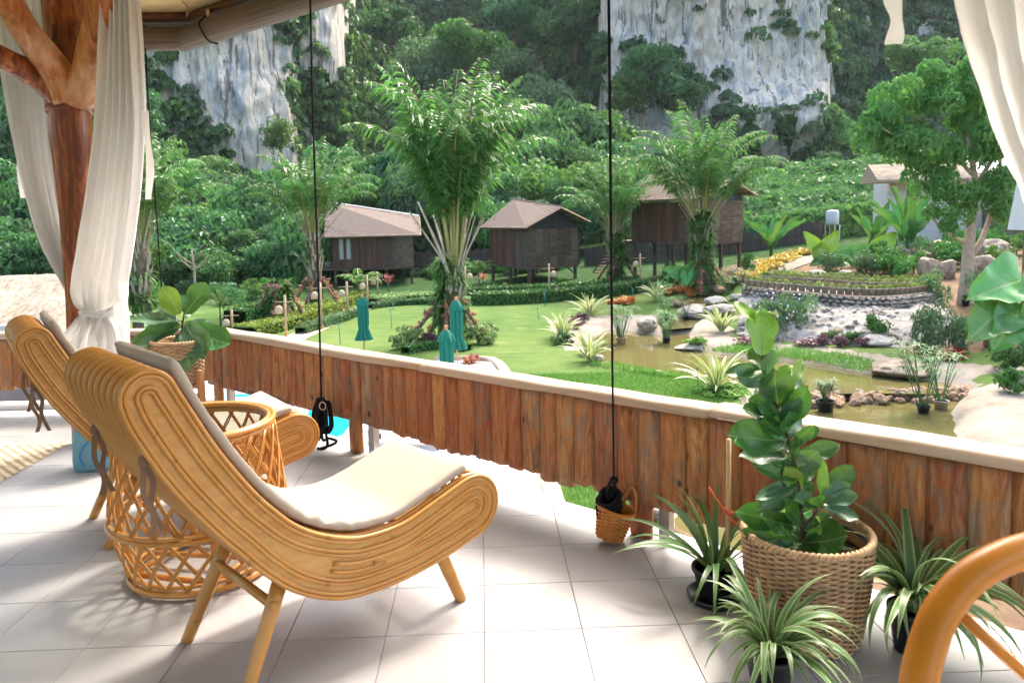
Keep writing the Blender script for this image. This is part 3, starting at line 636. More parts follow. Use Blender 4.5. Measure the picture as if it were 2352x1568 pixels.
struct(link('mountain', mesh_np('mountain', MV_, MF_, [M['undergrowth'], M['cliff']], True, None, np.where(_rk | ((_fc[:, 2] > 9) & (vnoise(_fc[:, 0]*.2, _fc[:, 2]*.1, 2) > .1)), 1, 0))))

# ================================================================== foliage generator
def leaves(C, N, size, aspect=0.5, droop=0.25, jit=0.6, rs=None):
    """diamond leaf quads at centres C with outward normals N"""
    rs = rs or np.random; n = len(C); size = np.broadcast_to(np.asarray(size, float), (n,))*(0.7+0.6*rs.rand(n))
    Nn = N + jit*rs.randn(n, 3); Nn /= np.linalg.norm(Nn, axis=1)[:, None]+1e-9
    T = rs.randn(n, 3); T[:, 2] -= 0.5; T -= Nn*(T*Nn).sum(1)[:, None]; T /= np.linalg.norm(T, axis=1)[:, None]+1e-9
    B = np.cross(Nn, T); L = size[:, None]; Wd = L*aspect
    p0 = C-T*L*.5; p2 = C+T*L*.5; p2[:, 2] -= (droop*size); p1 = C+B*Wd*.5-T*L*.08; p3 = C-B*Wd*.5-T*L*.08
    V = np.stack([p0, p1, p2, p3], 1).reshape(-1, 3); F = np.arange(4*n).reshape(n, 4); return V, F
def crown_pts(nl, R_, lobes, rs, flat=0.75, inner=0.25):
    """leaf centres and normals on the shells of many overlapping lobes"""
    lc = rs.randn(lobes, 3); lc /= np.linalg.norm(lc, axis=1)[:, None]; lc *= (rs.rand(lobes, 1)**0.45)*0.72; lc[:, 2] = lc[:, 2]*flat
    lr = 0.22+0.20*rs.rand(lobes)
    k = rs.randint(0, lobes, nl); d = rs.randn(nl, 3); d[:, 2] = d[:, 2]*.8+0.25; d /= np.linalg.norm(d, axis=1)[:, None]
    rad = lr[k]*(1-inner*rs.rand(nl)**2); C = lc[k]+d*rad[:, None]*np.array([1, 1, .8]); hue = rs.rand(lobes)[k]
    return C*R_, d, np.clip(0.5*hue+0.5*rs.rand(nl), 0, 1)
def crown_mesh(name, nl, R_, lobes, leaf, mat, seed, flat=.75, aspect=.5):
    rs = np.random.RandomState(seed); C, N, r = crown_pts(nl, R_, lobes, rs, flat); V, F = leaves(C, N, leaf, aspect, .25, .5, rs)
    return mesh_np(name, V, F, mat, False, r)
def trunk_mesh(name, h, r, seed, R_=3.0, mat=None, limbs=7):
    rs = np.random.RandomState(seed); b = MB(); top = np.array([rs.randn()*.3, rs.randn()*.3, h])
    b.tube(catmull([(0, 0, -.3), (rs.randn()*.1, rs.randn()*.1, h*.5), top], 8), [r*1.25, r*1.05, r, r*.95, r*.9, r*.8, r*.7, r*.55], 8)
    for i in range(limbs):
        a = 2*math.pi*(i+rs.rand()*.6)/limbs; s0 = top*(0.72+.26*rs.rand()); e = top+np.array([math.cos(a), math.sin(a), 0.45+.5*rs.rand()])*R_*(.55+.25*rs.rand())
        m_ = (s0+e)/2+np.array([0, 0, -.12*R_]); b.tube(catmull([s0, m_, e], 6), [r*.5, r*.42, r*.34, r*.26, r*.17, r*.08], 5)
    return b.mesh(name, mat or M['bark'], True)
# ---- vegetation cover of the mountain: one mass nobody could count
def build_jungle_cover():
    rs = np.random.RandomState(11); n = 21000
    A = np.cross(MV_[MF_[:, 1]]-MV_[MF_[:, 0]], MV_[MF_[:, 3]]-MV_[MF_[:, 0]]); ar = np.linalg.norm(A, axis=1); nrm = A/(ar[:, None]+1e-9)
    nrm *= np.sign(-(nrm[:, 1:2]))+1e-9
    u, v = project(_fc); vis = (u > -120) & (u < 2480) & (v > -90) & (v < 640); p = ar*vis*np.where(_rk, np.where(fbm(_fc[:, 0]*.25, _fc[:, 2]*.2, 21, 3) > .42, .30, 0.002), 1.0); 
    p *= np.where(_fc[:, 1] > 150, 1.0, 1.5); p /= p.sum()
    k = rs.choice(len(_fc), n, p=p); C0 = _fc[k]; N0 = nrm[k]
    # thin patches keep bare streaks of rock among the green
    wall = (C0[:, 2] > 8) & (vnoise(C0[:, 0]*.22, C0[:, 2]*.12, 2) > .38) & (rs.rand(n) < .6); C0 = C0[~wall]; N0 = N0[~wall]; n = len(C0)
    steep = 1-np.abs(N0[:, 2]); Rr = (0.9+1.5*rs.rand(n)**2.2)*np.where(C0[:, 1] > 150, 1.45, 1.0)*np.where(C0[:, 2] < 9, 1.25, .95)
    Vs, Fs, Rn, Mi = [], [], [], []; off = 0
    for mi in range(4):
        sel = np.where(rs.rand(n) < 2)[0][mi::4] if False else np.where((np.floor(4*(0.5+0.62*fbm(C0[:, 0]*.12, C0[:, 2]*.12, 6, 2)+.28*rs.randn(n))).clip(0, 3)) == mi)[0]
        for j in sel:
            m_ = int(22+10*Rr[j]); d = rs.randn(m_, 3); d[:, 2] = np.abs(d[:, 2])*.9; d[:, 1] -= .3; d /= np.linalg.norm(d, axis=1)[:, None]
            C = C0[j]+N0[j]*Rr[j]*.25+d*Rr[j]*(1-.3*rs.rand(m_, 1)**2)*np.array([1, .9, .8])
            V, F = leaves(C, d, 0.82*Rr[j]**.5, .62, .3, .45, rs); Vs.append(V); Fs.append(F+off); off += len(V); Rn.append(np.clip(.35*rs.rand()+.65*rs.rand(m_), 0, 1)); Mi.append(np.full(m_, mi))
    me = mesh_np('mountain_vegetation', np.concatenate(Vs), np.concatenate(Fs), [M['jungle_dk'], M['jungle'], M['jungle_grey'], M['jungle_lt']], False, np.concatenate(Rn), np.concatenate(Mi))
    o = link('mountain_vegetation', me); tag(o, 'dense jungle vegetation clinging to the limestone mountain', 'jungle', kind='stuff'); print('jungle cover quads', len(me.polygons))
build_jungle_cover()
# ---- jungle trees one can tell apart
CR = {}
for i, (nm, nl, lb, leaf) in enumerate((('jungle', 3000, 26, .46), ('jungle', 3000, 20, .44), ('jungle_lt', 2600, 16, .48), ('jungle_grey', 2800, 30, .40), ('jungle_dk', 3000, 24, .46), ('jungle_lt', 2400, 28, .42))):
    CR[i] = (crown_mesh('crown', nl, 4.0, lb, leaf*1.1, M[nm], 50+i, .8 if i != 2 else .5), trunk_mesh('trunk', 2.2, .22, 80+i, 3.0))
def jtree(u, v, y, sc, k, label, grp, sz=1.0, rs=random):
    """tree whose crown centre is seen at (u, v) at distance y"""
    c = on_y(u, v, y); t = thing('jungle_tree', label, 'tree', (c[0], c[1], c[2]-3.2*sc*sz), rs.random()*6.28, grp); t.scale = (sc, sc, sc*sz)
    link('trunk', CR[k][1], t); link('crown', CR[k][0], t, (0, 0, 3.2)); return t
G1 = 'trees of the jungle belt behind the huts'
spots = []
rs_ = random.Random(5)
for u in range(300, 1100, 44):
    for v, y in ((605, 57), (565, 60), (515, 65), (460, 72), (405, 80)):
        uu = u+rs_.uniform(-22, 22); vv = v+rs_.uniform(-16, 16)
        if uu > 700 and vv > 480: continue
        if uu > 500 and uu < 710 and vv < 500: continue
        spots.append((uu, vv, y+rs_.uniform(-3, 3)))
for u in range(1090, 1760, 46):
    for v, y in ((500, 66), (445, 72), (390, 82), (335, 95)):
        if u > 1440 and v < 430: continue
        spots.append((u+rs_.uniform(-22, 22), v+rs_.uniform(-14, 14), y+rs_.uniform(-3, 3)))
for u in range(-60, 300, 50):
    for v, y in ((600, 56), (550, 60), (490, 66), (430, 76), (350, 88), (270, 95)): spots.append((u+rs_.uniform(-20, 20), v+rs_.uniform(-14, 14), y))
LB = ['dark green leafy tree of the jungle belt behind the huts', 'mid green leafy tree of the jungle belt behind the huts', 'light green spreading tree of the jungle belt behind the huts', 'grey-green dense tree of the jungle belt behind the huts', 'very dark green tree of the jungle belt behind the huts', 'fresh green tufted tree of the jungle belt behind the huts']
for (u, v, y) in spots:
    k = rs_.choice([0, 0, 1, 1, 4, 5, 3, 1]); zone = next(t for lim, t in ((150, 'at the far left edge'), (300, 'behind the white curtain'), (420, 'behind the curtained left palm'), (560, 'below the left cliff'), (720, 'left of the grey-trunked palm'), (850, 'behind the left hut'), (960, 'right of the left hut'), (1100, 'behind the tallest palm'), (1230, 'behind the middle hut'), (1340, 'right of the middle hut'), (1480, 'left of the right hut'), (9999, 'behind the right hut')) if u < lim); tier = next(t for lim, t in ((350, 'highest'), (430, 'upper'), (485, 'middle'), (540, 'lower'), (9999, 'lowest')) if v < lim); jtree(u, v, y, rs_.choice([.5, .62, .75, .85, 1.0, 1.25])*y/70, k, '%s jungle tree in the %s rows %s' % (('dark green', 'mid green', 'light spreading', 'grey-green', 'very dark', 'fresh tufted green')[k], tier, zone), G1, rs_.uniform(.85, 1.4), rs_)
# larger single trees standing out in the valley and on the cliff foot
G2 = 'tall valley trees'
for u, v, y, sc, k, lab in ((1075, 110, 150, 2.2, 2, 'bright green flat-crowned tree standing out in the dark valley'), (965, 150, 148, 2.0, 3, 'grey-green tall tree left of the bright one in the valley'), (1250, 250, 120, 1.7, 3, 'grey-green rounded tree right of the big middle palm'), (1320, 60, 150, 2.0, 1, 'tall tree beside the left edge of the right-hand cliff'), (1190, 170, 140, 1.6, 3, 'mid-slope tree between the two valley cliffs'), (640, 310, 105, .8, 5, 'small bush-like tree growing on the left cliff face'), (1495, 165, 118, 1.55, 0, 'bushy tree capping the green knoll before the right-hand cliff'), (1560, 225, 118, 1.2, 1, 'lower tree on the green knoll before the right-hand cliff'), (1450, 215, 118, 1.1, 5, 'left tree on the green knoll before the right-hand cliff'), (1905, 300, 130, 1.1, 5, 'bright tree at the foot of the right-hand cliff'), (1900, 385, 115, .9, 0, 'dark low tree below the right-hand cliff'), (2110, 130, 140, 1.8, 2, 'spreading tree on the dark slope right of the cliff'), (2060, 250, 135, 1.5, 0, 'dark tree low on the slope right of the cliff'), (900, 60, 170, 1.8, 4, 'dark tree high in the valley left of centre'), (1180, 40, 175, 2.0, 4, 'dark tree high in the valley right of centre')):
    jtree(u, v, y, sc, k, lab, G2)
# ================================================================== terrace
EA = np.array([-2.5, 7.1]); EB = np.array([3.6, 1.43]); ED = (EB-EA)/np.linalg.norm(EB-EA); EN = np.array([-ED[1]*-1*-1, 0])  # placeholder
EN = np.array([ED[1], -ED[0]])            # inward normal
if EN @ (np.array([0, 0])-EA) < 0: EN = -EN
FLOOR = [(-9, 7.1), tuple(EA), tuple(EB), (3.6, -4), (-9, -4)]
def clip_convex(P, poly):
    out = P; n = len(poly); ctr = np.mean(poly, axis=0)
    for i in range(n):
        a = np.array(poly[i]); b = np.array(poly[(i+1) % n]); nn = np.array([-(b-a)[1], (b-a)[0]]); 
        if nn @ (ctr-a) < 0: nn = -nn
        res = []
        for k in range(len(out)):
            p, q = np.array(out[k]), np.array(out[(k+1) % len(out)]); dp, dq = nn @ (p-a), nn @ (q-a)
            if dp >= 0: res.append(tuple(p))
            if dp*dq < 0: res.append(tuple(p+(q-p)*dp/(dp-dq)))
        out = res
        if len(out) < 3: return []
    return out
def prism(b, P, z0, z1, mi=0, bev=0.0):
    n = len(P); area = sum(P[i][0]*P[(i+1) % n][1]-P[(i+1) % n][0]*P[i][1] for i in range(n))
    if area < 0: P = P[::-1]
    c = np.mean(P, axis=0); v = [(x, y, z0) for x, y in P]+[(x, y, z1-bev) for x, y in P]
    if bev:
        v += [tuple(np.array(p)+(c-np.array(p))/np.linalg.norm(c-np.array(p))*bev*1.3)+(z1,) for p in P]
    f = [tuple(range(n-1, -1, -1))]; L = 3 if bev else 2
    for l in range(L-1):
        for i in range(n): j = (i+1) % n; f.append((l*n+i, l*n+j, (l+1)*n+j, (l+1)*n+i))
    f.append(tuple((L-1)*n+i for i in range(n))); b.add(v, f, mi)
b = MB(); prism(b, FLOOR, -0.35, -0.006, 0); floor = struct(b.obj('terrace_floor', M['grout']))
tb = MB(); prism(tb, [(-.1985, -.1985), (.1985, -.1985), (.1985, .1985), (-.1985, .1985)], -0.0055, 0.0, 0, .0012); tile_me = tb.mesh('tile', M['tile'])
rest = MB()
ix = lambda i: -0.026+.4*i+.2; iy = lambda j: 3.025+.4*j+.2
inner = [tuple(np.mean(FLOOR, axis=0)+(np.array(p)-np.mean(FLOOR, axis=0))*0.9995) for p in FLOOR]
for i in range(-22, 10):
    for j in range(-17, 12):
        x, y = ix(i), iy(j); sq = [(x-.1985, y-.1985), (x+.1985, y-.1985), (x+.1985, y+.1985), (x-.1985, y+.1985)]
        c = clip_convex(sq, inner)
        if not c: continue
        whole = len(c) == 4 and abs(sum(c[k][0]*c[(k+1) % 4][1]-c[(k+1) % 4][0]*c[k][1] for k in range(4))/2) > .397**2*.995
        near = y > 1.5 and x > -5.4
        if near and whole: link('tile', tile_me, floor, (x, y, 0))
        elif near:
            q = MB(); prism(q, [(p[0]-x, p[1]-y) for p in c], -.0055, 0.0, 0, .0012); q.obj('tile', M['tile'], floor, loc=(x, y, 0))
        else: prism(rest, c, -.0055, 0.0, 0, .0012)
r_ = rest.obj('tile_field', M['tile'], floor); r_['kind'] = 'stuff'
b = MB(); b.box((-5.7, 7.16, -.06), (6.6, .12, .24), bev=.02); struct(b.obj('terrace_kerb', M['pale_ledge']))
b = MB(); L_ = np.linalg.norm(EB-EA); b.box((0, 0, 0), (L_, .06, .33), bev=.01); o = b.obj('terrace_edge', M['pale_ledge'], loc=(*((EA+EB)/2-EN*.035), -.17), rot=(0, 0, math.atan2(ED[1], ED[0]))); struct(o)
b = MB()
for x, y in ((-8, 6), (-4, 6.2), (-1, 4.4), (1.6, 2.2), (3, 0), (-8, 0), (-3, 1)): b.box((x, y, -1.95), (.4, .4, 3.3))
b.box((-3, -2.5, -1.95), (12, .3, 3.2)); struct(b.obj('terrace_support', M['concrete']))

# ---------------------------------------------------------------- railing
RZ = math.atan2(ED[1], ED[0]); RO = EA+EN*0.11
railing = thing('plank_railing', 'rough brown timber plank railing with a pale handrail along the terrace edge', 'railing', (*RO, 0), RZ)
side = thing('plank_railing', 'short plank railing behind the lounge chairs at the far left', 'railing', (-9.0, EA[1]-.11, 0), 0)
def plank(parent, x, wd, z0, z1, seed):
    rs = np.random.RandomState(seed); nz = 11; nx = 7; b = MB(); zz = np.linspace(z0, z1, nz)
    el = wd*.5*(1+.012)+.006*fbm(np.full(nz, seed*.7), zz*5, 0, 3); er = wd*.5*(1+.012)+.006*fbm(np.full(nz, seed*.7+9), zz*5, 0, 3); bul = .010+.014*rs.rand(); off = -.006*rs.rand()
    rows = []
    for i, z in enumerate(zz):
        row = []
        for k in range(nx):
            f = k/(nx-1)*2-1; xx = f*(er[i] if f > 0 else el[i]); dep = off-bul*(1-abs(f)**2.6)-.004*float(fbm(seed+f*1.5, z*6, 0, 3)); jag = (.012*float(vnoise(seed*1.3+f*2.2, 3)) if i == 0 else 0)
            row.append((xx, dep, z+jag))
        for f in np.linspace(1, -1, 4): row.append((f*(er[i] if f > 0 else el[i]), .022+.008*(1-abs(f)), z))
        rows.append(row)
    P = np.array(rows); n = P.shape[1]; vs = P.reshape(-1, 3); fs = []
    for i in range(nz-1):
        for k in range(n): fs.append((i*n+k, i*n+(k+1) % n, (i+1)*n+(k+1) % n, (i+1)*n+k))
    fs.append(tuple(range(n-1, -1, -1))); fs.append(tuple((nz-1)*n+k for k in range(n))); b.add(vs, fs)
    return b.obj('plank', M['plank'], parent, True, loc=(x, 0, 0))
rs = np.random.RandomState(4); x = -.02; k = 0
while x < 7.6:
    wd = rs.uniform(.085, .145) if x < 4.2 else rs.uniform(.12, .19)
    base = .245-.010*x+.02*math.sin(x*1.1)+rs.uniform(-.02, .02); plank(railing, x+wd/2, wd, base, .69, 100+k); x += wd; k += 1
x = 3.2
while x < 6.42:
    wd = rs.uniform(.10, .17); plank(side, x+wd/2, wd, .22+rs.uniform(-.02, .02), .675, 300+k); x += wd; k += 1
def handrail(parent, x0, x1, seed, w0=.15, z=.70):
    n = max(10, int((x1-x0)*14)); b = MB(); P = []
    for i in range(n):
        t = i/(n-1); xx = x0+(x1-x0)*t; wd = w0/2*(1+.16*float(fbm(xx*1.3+seed, 1, 0, 3))); cy = .012+.014*float(fbm(xx*.8, seed, 0, 3)); th = .030+.010*float(fbm(xx*1.7, seed+4, 0, 3))
        zc = z+.010*float(fbm(xx*.9, seed+7, 0, 3)); ring = []
        for a in np.linspace(0, 2*math.pi, 12, endpoint=False):
            ca, sa = math.cos(a), math.sin(a); ring.append((xx+.012*math.sin(3*a)*(i in (0, n-1)), cy+wd*math.copysign(abs(ca)**.7, ca), zc+th*math.copysign(abs(sa)**.55, sa)))
        P.append(ring)
    b.grid(np.array(P)); P = np.array(P)
    # close the ring seam and the ends
    q = MB(); n_, m_ = P.shape[:2]; fs = []
    for i in range(n_-1):
        for k in range(m_): fs.append((i*m_+k, i*m_+(k+1) % m_, (i+1)*m_+(k+1) % m_, (i+1)*m_+k))
    fs.append(tuple(range(m_-1, -1, -1))); fs.append(tuple((n_-1)*m_+k for k in range(m_))); q.add(P.reshape(-1, 3), fs)
    return q.obj('handrail', M['handrail'], parent, True)
handrail(railing, -.12, 3.02, 1, .15, .715); handrail(railing, 3.0, 5.02, 2, .165, .722); handrail(railing, 5.03, 7.7, 3, .185, .735)
handrail(side, 3.1, 6.45, 5)
for xx in (.28, 2.22, 4.60): plank(railing, xx, .125, 0.0, .30, 500+int(xx*10)).location = (xx, .004, 0)
for xx in (.40, 2.36, 4.72, 6.9): b = MB(); b.box((xx, .06, .32), (.06, .05, .66), bev=.004); b.obj('steel_post', M['steel'], railing)
for zz in (.24, .58): b = MB(); b.box((3.8, .052, zz), (7.5, .04, .06), bev=.004); b.obj('rear_rail', M['beam'], railing)

# ---------------------------------------------------------------- roof of the pavilion
APEX = np.array([-1.6, 0.2, 5.1]); EAVE = 3.52
ov = 0.38
corners = [np.array([-9.4, 7.1]), EA, EB, np.array([3.6, -4.2]), np.array([-9.4, -4.2])]
roof = thing('pavilion_roof', 'pavilion roof with cream ceiling boards over the terrace', 'roof', (0, 0, 0))
nrm_out = []
for i in range(5):
    a, c = corners[i], corners[(i+1) % 5]; m_ = 9 if i < 2 else 4
    pan = []
    for k in range(m_):
        p, q = a+(c-a)*(k/m_), a+(c-a)*((k+1)/m_); g = (q-p)/np.linalg.norm(q-p)*.006
        P3 = [np.array([*(p+g), EAVE-.01]), np.array([*(q-g), EAVE-.01]), np.array([APEX[0], APEX[1], EAVE+.06])]
        # cut the triangle into three boards across its height
        ts = [0, .12, .30, .55, 1.0]
        for t0, t1 in zip(ts[:-1], ts[1:]):
            A0, B0, A1, B1 = P3[0]+(P3[2]-P3[0])*(t0+.002), P3[1]+(P3[2]-P3[1])*(t0+.002), P3[0]+(P3[2]-P3[0])*(t1-.002), P3[1]+(P3[2]-P3[1])*(t1-.002)
            up = np.array([0, 0, .018]); b = MB(); b.add([A0, B0, B1, A1, A0+up, B0+up, B1+up, A1+up], [(0, 1, 2, 3), (7, 6, 5, 4), (0, 4, 5, 1), (1, 5, 6, 2), (2, 6, 7, 3), (3, 7, 4, 0)]); b.obj('ceiling_board', M['ceiling'], roof)
# thatch skin above
b = MB(); ctr = np.array([-2.0, 1.5]); oc = []
for i in range(5):
    d = corners[i]-ctr; oc.append(corners[i]+d/np.linalg.norm(d)*ov)
v = [np.array([*p, EAVE+.17]) for p in oc]+[np.array([*p, EAVE+.36]) for p in oc]+[APEX+[0, 0, .14], APEX+[0, 0, .5]]
f = []
for i in range(5): j = (i+1) % 5; f += [(i, j, 5+j, 5+i), (5+i, 5+j, 11), (j, i, 10)]
b.add(v, f); b.obj('thatch', M['thatch'], roof)
# eave poles along the two visible edges
def pole_between(name, p, q, r, mat, parent, n=8, wob=0.0, seed=0):
    p = np.array(p, float); q = np.array(q, float); L = np.linalg.norm(q-p); b = MB(); pts = [(L*t, wob*math.sin(7*t+seed), wob*math.cos(5*t+seed)) for t in np.linspace(0, 1, 9)]
    b.tube(pts, [r*(1+.08*math.sin(i*2.1+seed)) for i in range(9)], n); o = b.obj(name, mat, parent, True); d = Vector((q-p)/L); o.location = p; o.rotation_mode = 'QUATERNION'; o.rotation_quaternion = d.to_track_quat('X', 'Z'); return o
def e3(s, off=0.0, z=0.0): p = EA+ED*s+EN*off; return (p[0], p[1], z)
pole_between('eave_pole', (-9, 7.04, EAVE-.05), (EA[0]-.05, 7.04, EAVE-.05), .045, M['beam'], roof, 8, .015, 1)
pole_between('eave_pole', e3(.05, .06, EAVE-.05), e3(8.2, .06, EAVE-.05), .045, M['beam'], roof, 8, .015, 2)
# rolled bamboo blinds
def blind(label, p, q, cords):
    p = np.array(p); q = np.array(q); L = np.linalg.norm(q-p); t = thing('bamboo_blind', label, 'blind', (*p, 0), math.atan2(q[1]-p[1], q[0]-p[0]))
    b = MB(); n = 26; prof = []
    for k in range(n):   # spiral roll cross-section
        a = 2*math.pi*k/n; r = .098+.006*(k/n); prof.append((r*math.cos(a), r*math.sin(a)))
    P = np.array([[(xx, y, 3.28+z) for y, z in prof] for xx in (0, L)]); b.grid(P); fs = [tuple(range(n-1, -1, -1)), tuple(n+k for k in range(n))]; b2 = MB(); vs = P.reshape(-1, 3)
    for k in range(n): fs.append((k, (k+1) % n, n+(k+1) % n, n+k))
    b2.add(vs, fs); b2.obj('roll', M['blind'], t)
    for k in range(7):       # fine slats of the flat strip above the roll
        b = MB(); b.box((L/2, .07, 3.385+k*.014), (L-.02, .004, .011)); b.obj('slat', M['blind_grey'], t)
    for xx in cords:
        b = MB(); pts = [(xx, .03, 3.50), (xx-.01, .0, 3.44), (xx-.02, -.108, 3.33), (xx, -.114, 3.27), (xx+.03, -.07, 3.175), (xx+.06, .0, 3.155)]; b.tube(catmull(pts, 14), .007, 6); c = b.obj('cord', M['rope'], t, True)
        b = MB(); b.lathe([(0, .0), (.012, .008), (.017, .03), (.012, .06), (.005, .07), (0, .072)], 8, c=(xx+.005, -.045, 3.37)); b.obj('toggle', M['toggle'], t, True)
    return t
blind('dark rolled bamboo blind under the eave beside the white curtain', (-8.6, 7.0), (EA[0]-.02, 7.0), (6.1-.55,))
blind('long rolled bamboo blind above the plank railing, angled to the right', e3(-.05, .10)[:2], e3(7.6, .10)[:2], (.55, 3.2))

# ---------------------------------------------------------------- timber post with braces
PX, PY = on_y(178, 700, 5.95)[:2]
post = thing('timber_post', 'reddish varnished tree-trunk post with branching braces', 'post', (PX, PY, 0))
def limb(name, pts, rad, mat, parent, seed, n=14, m=18):
    C = catmull(pts, m); r = np.interp(np.linspace(0, 1, m), np.linspace(0, 1, len(rad)), rad); r = r*(1+.10*fbm(np.linspace(0, 4, m)+seed, seed, 0, 3)); b = MB(); b.tube(C, list(r), n)
    v = np.array(b.v); v += (0.010*np.stack([fbm(v[:, 0]*7+seed, v[:, 1]*7, v[:, 2]*3, 3), fbm(v[:, 0]*7, v[:, 1]*7+seed, v[:, 2]*3, 3), 0*v[:, 0]], 1)); b.v = [tuple(p) for p in v]; return b.obj(name, mat, parent, True)
def rel(u, v, y): p = on_y(u, v, y); return (p[0]-PX, p[1]-PY, p[2])
limb('trunk', [(0, 0, 0), rel(185, 700, 5.95), rel(175, 480, 5.95), rel(165, 330, 5.95), rel(158, 215, 5.95)], [.10, .095, .12, .135, .155], M['post'], post, 1, 16, 24)
limb('trunk', [rel(160, 260, 5.95), rel(155, 130, 6.0), rel(148, 30, 6.05), rel(142, -120, 6.1)], [.165, .15, .15, .14], M['post'], post, 2, 16, 14)
limb('brace', [rel(165, 225, 5.85), rel(120, 150, 5.75), rel(60, 75, 5.6), rel(0, -30, 5.5), rel(-70, -150, 5.4)], [.13, .10, .10, .10, .09], M['brace'], post, 3)
limb('brace', [rel(150, 235, 5.9), rel(90, 180, 5.8), rel(20, 140, 5.6), rel(-90, 90, 5.4)], [.10, .085, .075, .07], M['post'], post, 4)
limb('brace', [rel(178, 230, 5.85), rel(202, 150, 5.75), rel(226, 60, 5.7), rel(248, -40, 5.6), rel(265, -140, 5.5)], [.13, .10, .10, .095, .09], M['brace'], post, 5)

# ---------------------------------------------------------------- curtains
def drape(name, parent, L, Rr, y, folds, amp, mat, n=40, m=64, seed=0, yend=None, org=(0, 0, 0)):
    """pleated cloth between a left and a right outline given as picture points at distance y"""
    L = catmull(L, n); Rr = catmull(Rr, n); P = []
    rsx = np.random.RandomState(seed); ph = rsx.rand()*6; 
    for i in range(n):
        t = i/(n-1); yy = y if yend is None else y+(yend-y)*t; a = on_y(*L[i], yy); c = on_y(*Rr[i], yy); wd = np.linalg.norm(c-a); row = []
        for j in range(m):
            s = j/(m-1); s2 = s+.25/folds*float(vnoise(s*folds*.8+seed, t*1.2, 1))*math.sin(math.pi*s); am = amp*min(1, wd/.35+.25)*(0.75+.5*float(vnoise(s*5+seed, t*2, 3)))
            p = a+(c-a)*s; p = p+np.array([0, 1, 0])*am*math.sin(2*math.pi*folds*s2+ph+.7*math.sin(t*2.2+seed)); p = p+np.array([0, 1, 0])*.012*float(fbm(s*9+seed, t*9, 2, 3)); row.append(p-np.array(org))
        P.append(row)
    b = MB(); b.grid(np.array(P)); return b.obj(name, mat, parent, True)
cl = thing('sheer_curtain', 'white sheer curtain gathered and tied round the timber post', 'curtain', (PX, PY, 0))
o_ = (PX, PY, 0)
drape('drape', cl, [(-25, -60), (0, 120), (22, 280), (52, 430), (95, 560), (150, 660), (188, 716)], [(130, -60), (125, 120), (132, 280), (148, 430), (170, 560), (190, 660), (208, 716)], 6.15, 8, .07, M['curtain'], seed=1, yend=5.95, org=o_)
drape('drape', cl, [(240, -60), (232, 130), (222, 280), (205, 420), (182, 560), (168, 640), (172, 690), (200, 716)], [(312, -60), (322, 130), (328, 260), (320, 420), (303, 560), (290, 640), (285, 690), (250, 716)], 5.62, 6, .08, M['curtain'], seed=2, yend=5.72, org=o_)
drape('skirt', cl, [(200, 712), (180, 726), (160, 750), (140, 775), (128, 800), (122, 850), (125, 900)], [(255, 712), (262, 726), (278, 750), (286, 775), (291, 800), (287, 850), (280, 900)], 5.70, 7, .07, M['curtain'], 26, 64, 3, org=o_)
for pts, y, wd in (([(332, 255), (340, 330), (345, 400), (340, 458)], 5.6, .05), ([(38, 270), (46, 360), (52, 455)], 6.1, .05), ([(287, 650), (288, 720), (293, 790)], 5.66, .05), ([(196, 716), (188, 760), (178, 800)], 5.6, .035), ([(232, 716), (226, 755), (228, 795)], 5.6, .035)):
    C = np.array([on_y(*p, y) for p in pts])-np.array(o_); C = catmull(C, 12); P = np.array([[c+np.array([s*wd, .012*math.sin(i*.9+s*4), 0]) for s in (-.5, -.2, .2, .5)] for i, c in enumerate(C)]); b = MB(); b.grid(P); b.obj('tie_strip', M['curtain'], cl, True)
b = MB(); kc = on_y(222, 718, 5.68)-np.array(o_)
b.tube([kc+np.array([.10*math.cos(a), .075*math.sin(a), .012*math.sin(2*a)]) for a in np.linspace(0, 2*math.pi, 24, endpoint=False)], .024, 8, closed=True); b.obj('tie_band', M['curtain'], cl, True)
cr = thing('sheer_curtain', 'cream sheer curtain sweeping across the top right corner', 'curtain', (1.9, 2.15, 0))
drape('drape', cr, [(2185, -160), (2205, 0), (2235, 120), (2275, 240), (2320, 350), (2370, 460), (2430, 600)], [(2620, -160), (2610, 0), (2590, 120), (2570, 240), (2560, 350), (2550, 460), (2545, 600)], 2.15, 7, .05, M['curtain'], seed=5, org=(1.9, 2.15, 0))
b = MB(); C = catmull([on_y(u, v, 2.3) for u, v in ((2046, -90), (2050, 0), (2060, 55), (2052, 103))], 14); b.grid(np.array([[c+np.array([s*.048, .01*math.sin(i*.8+3*s), 0]) for s in (-.5, 0, .5)] for i, c in enumerate(C)]))
o = b.obj('curtain_tie', M['curtain'], None, True); tag(o, 'pale fabric tie strip hanging down at the top right', 'tie')

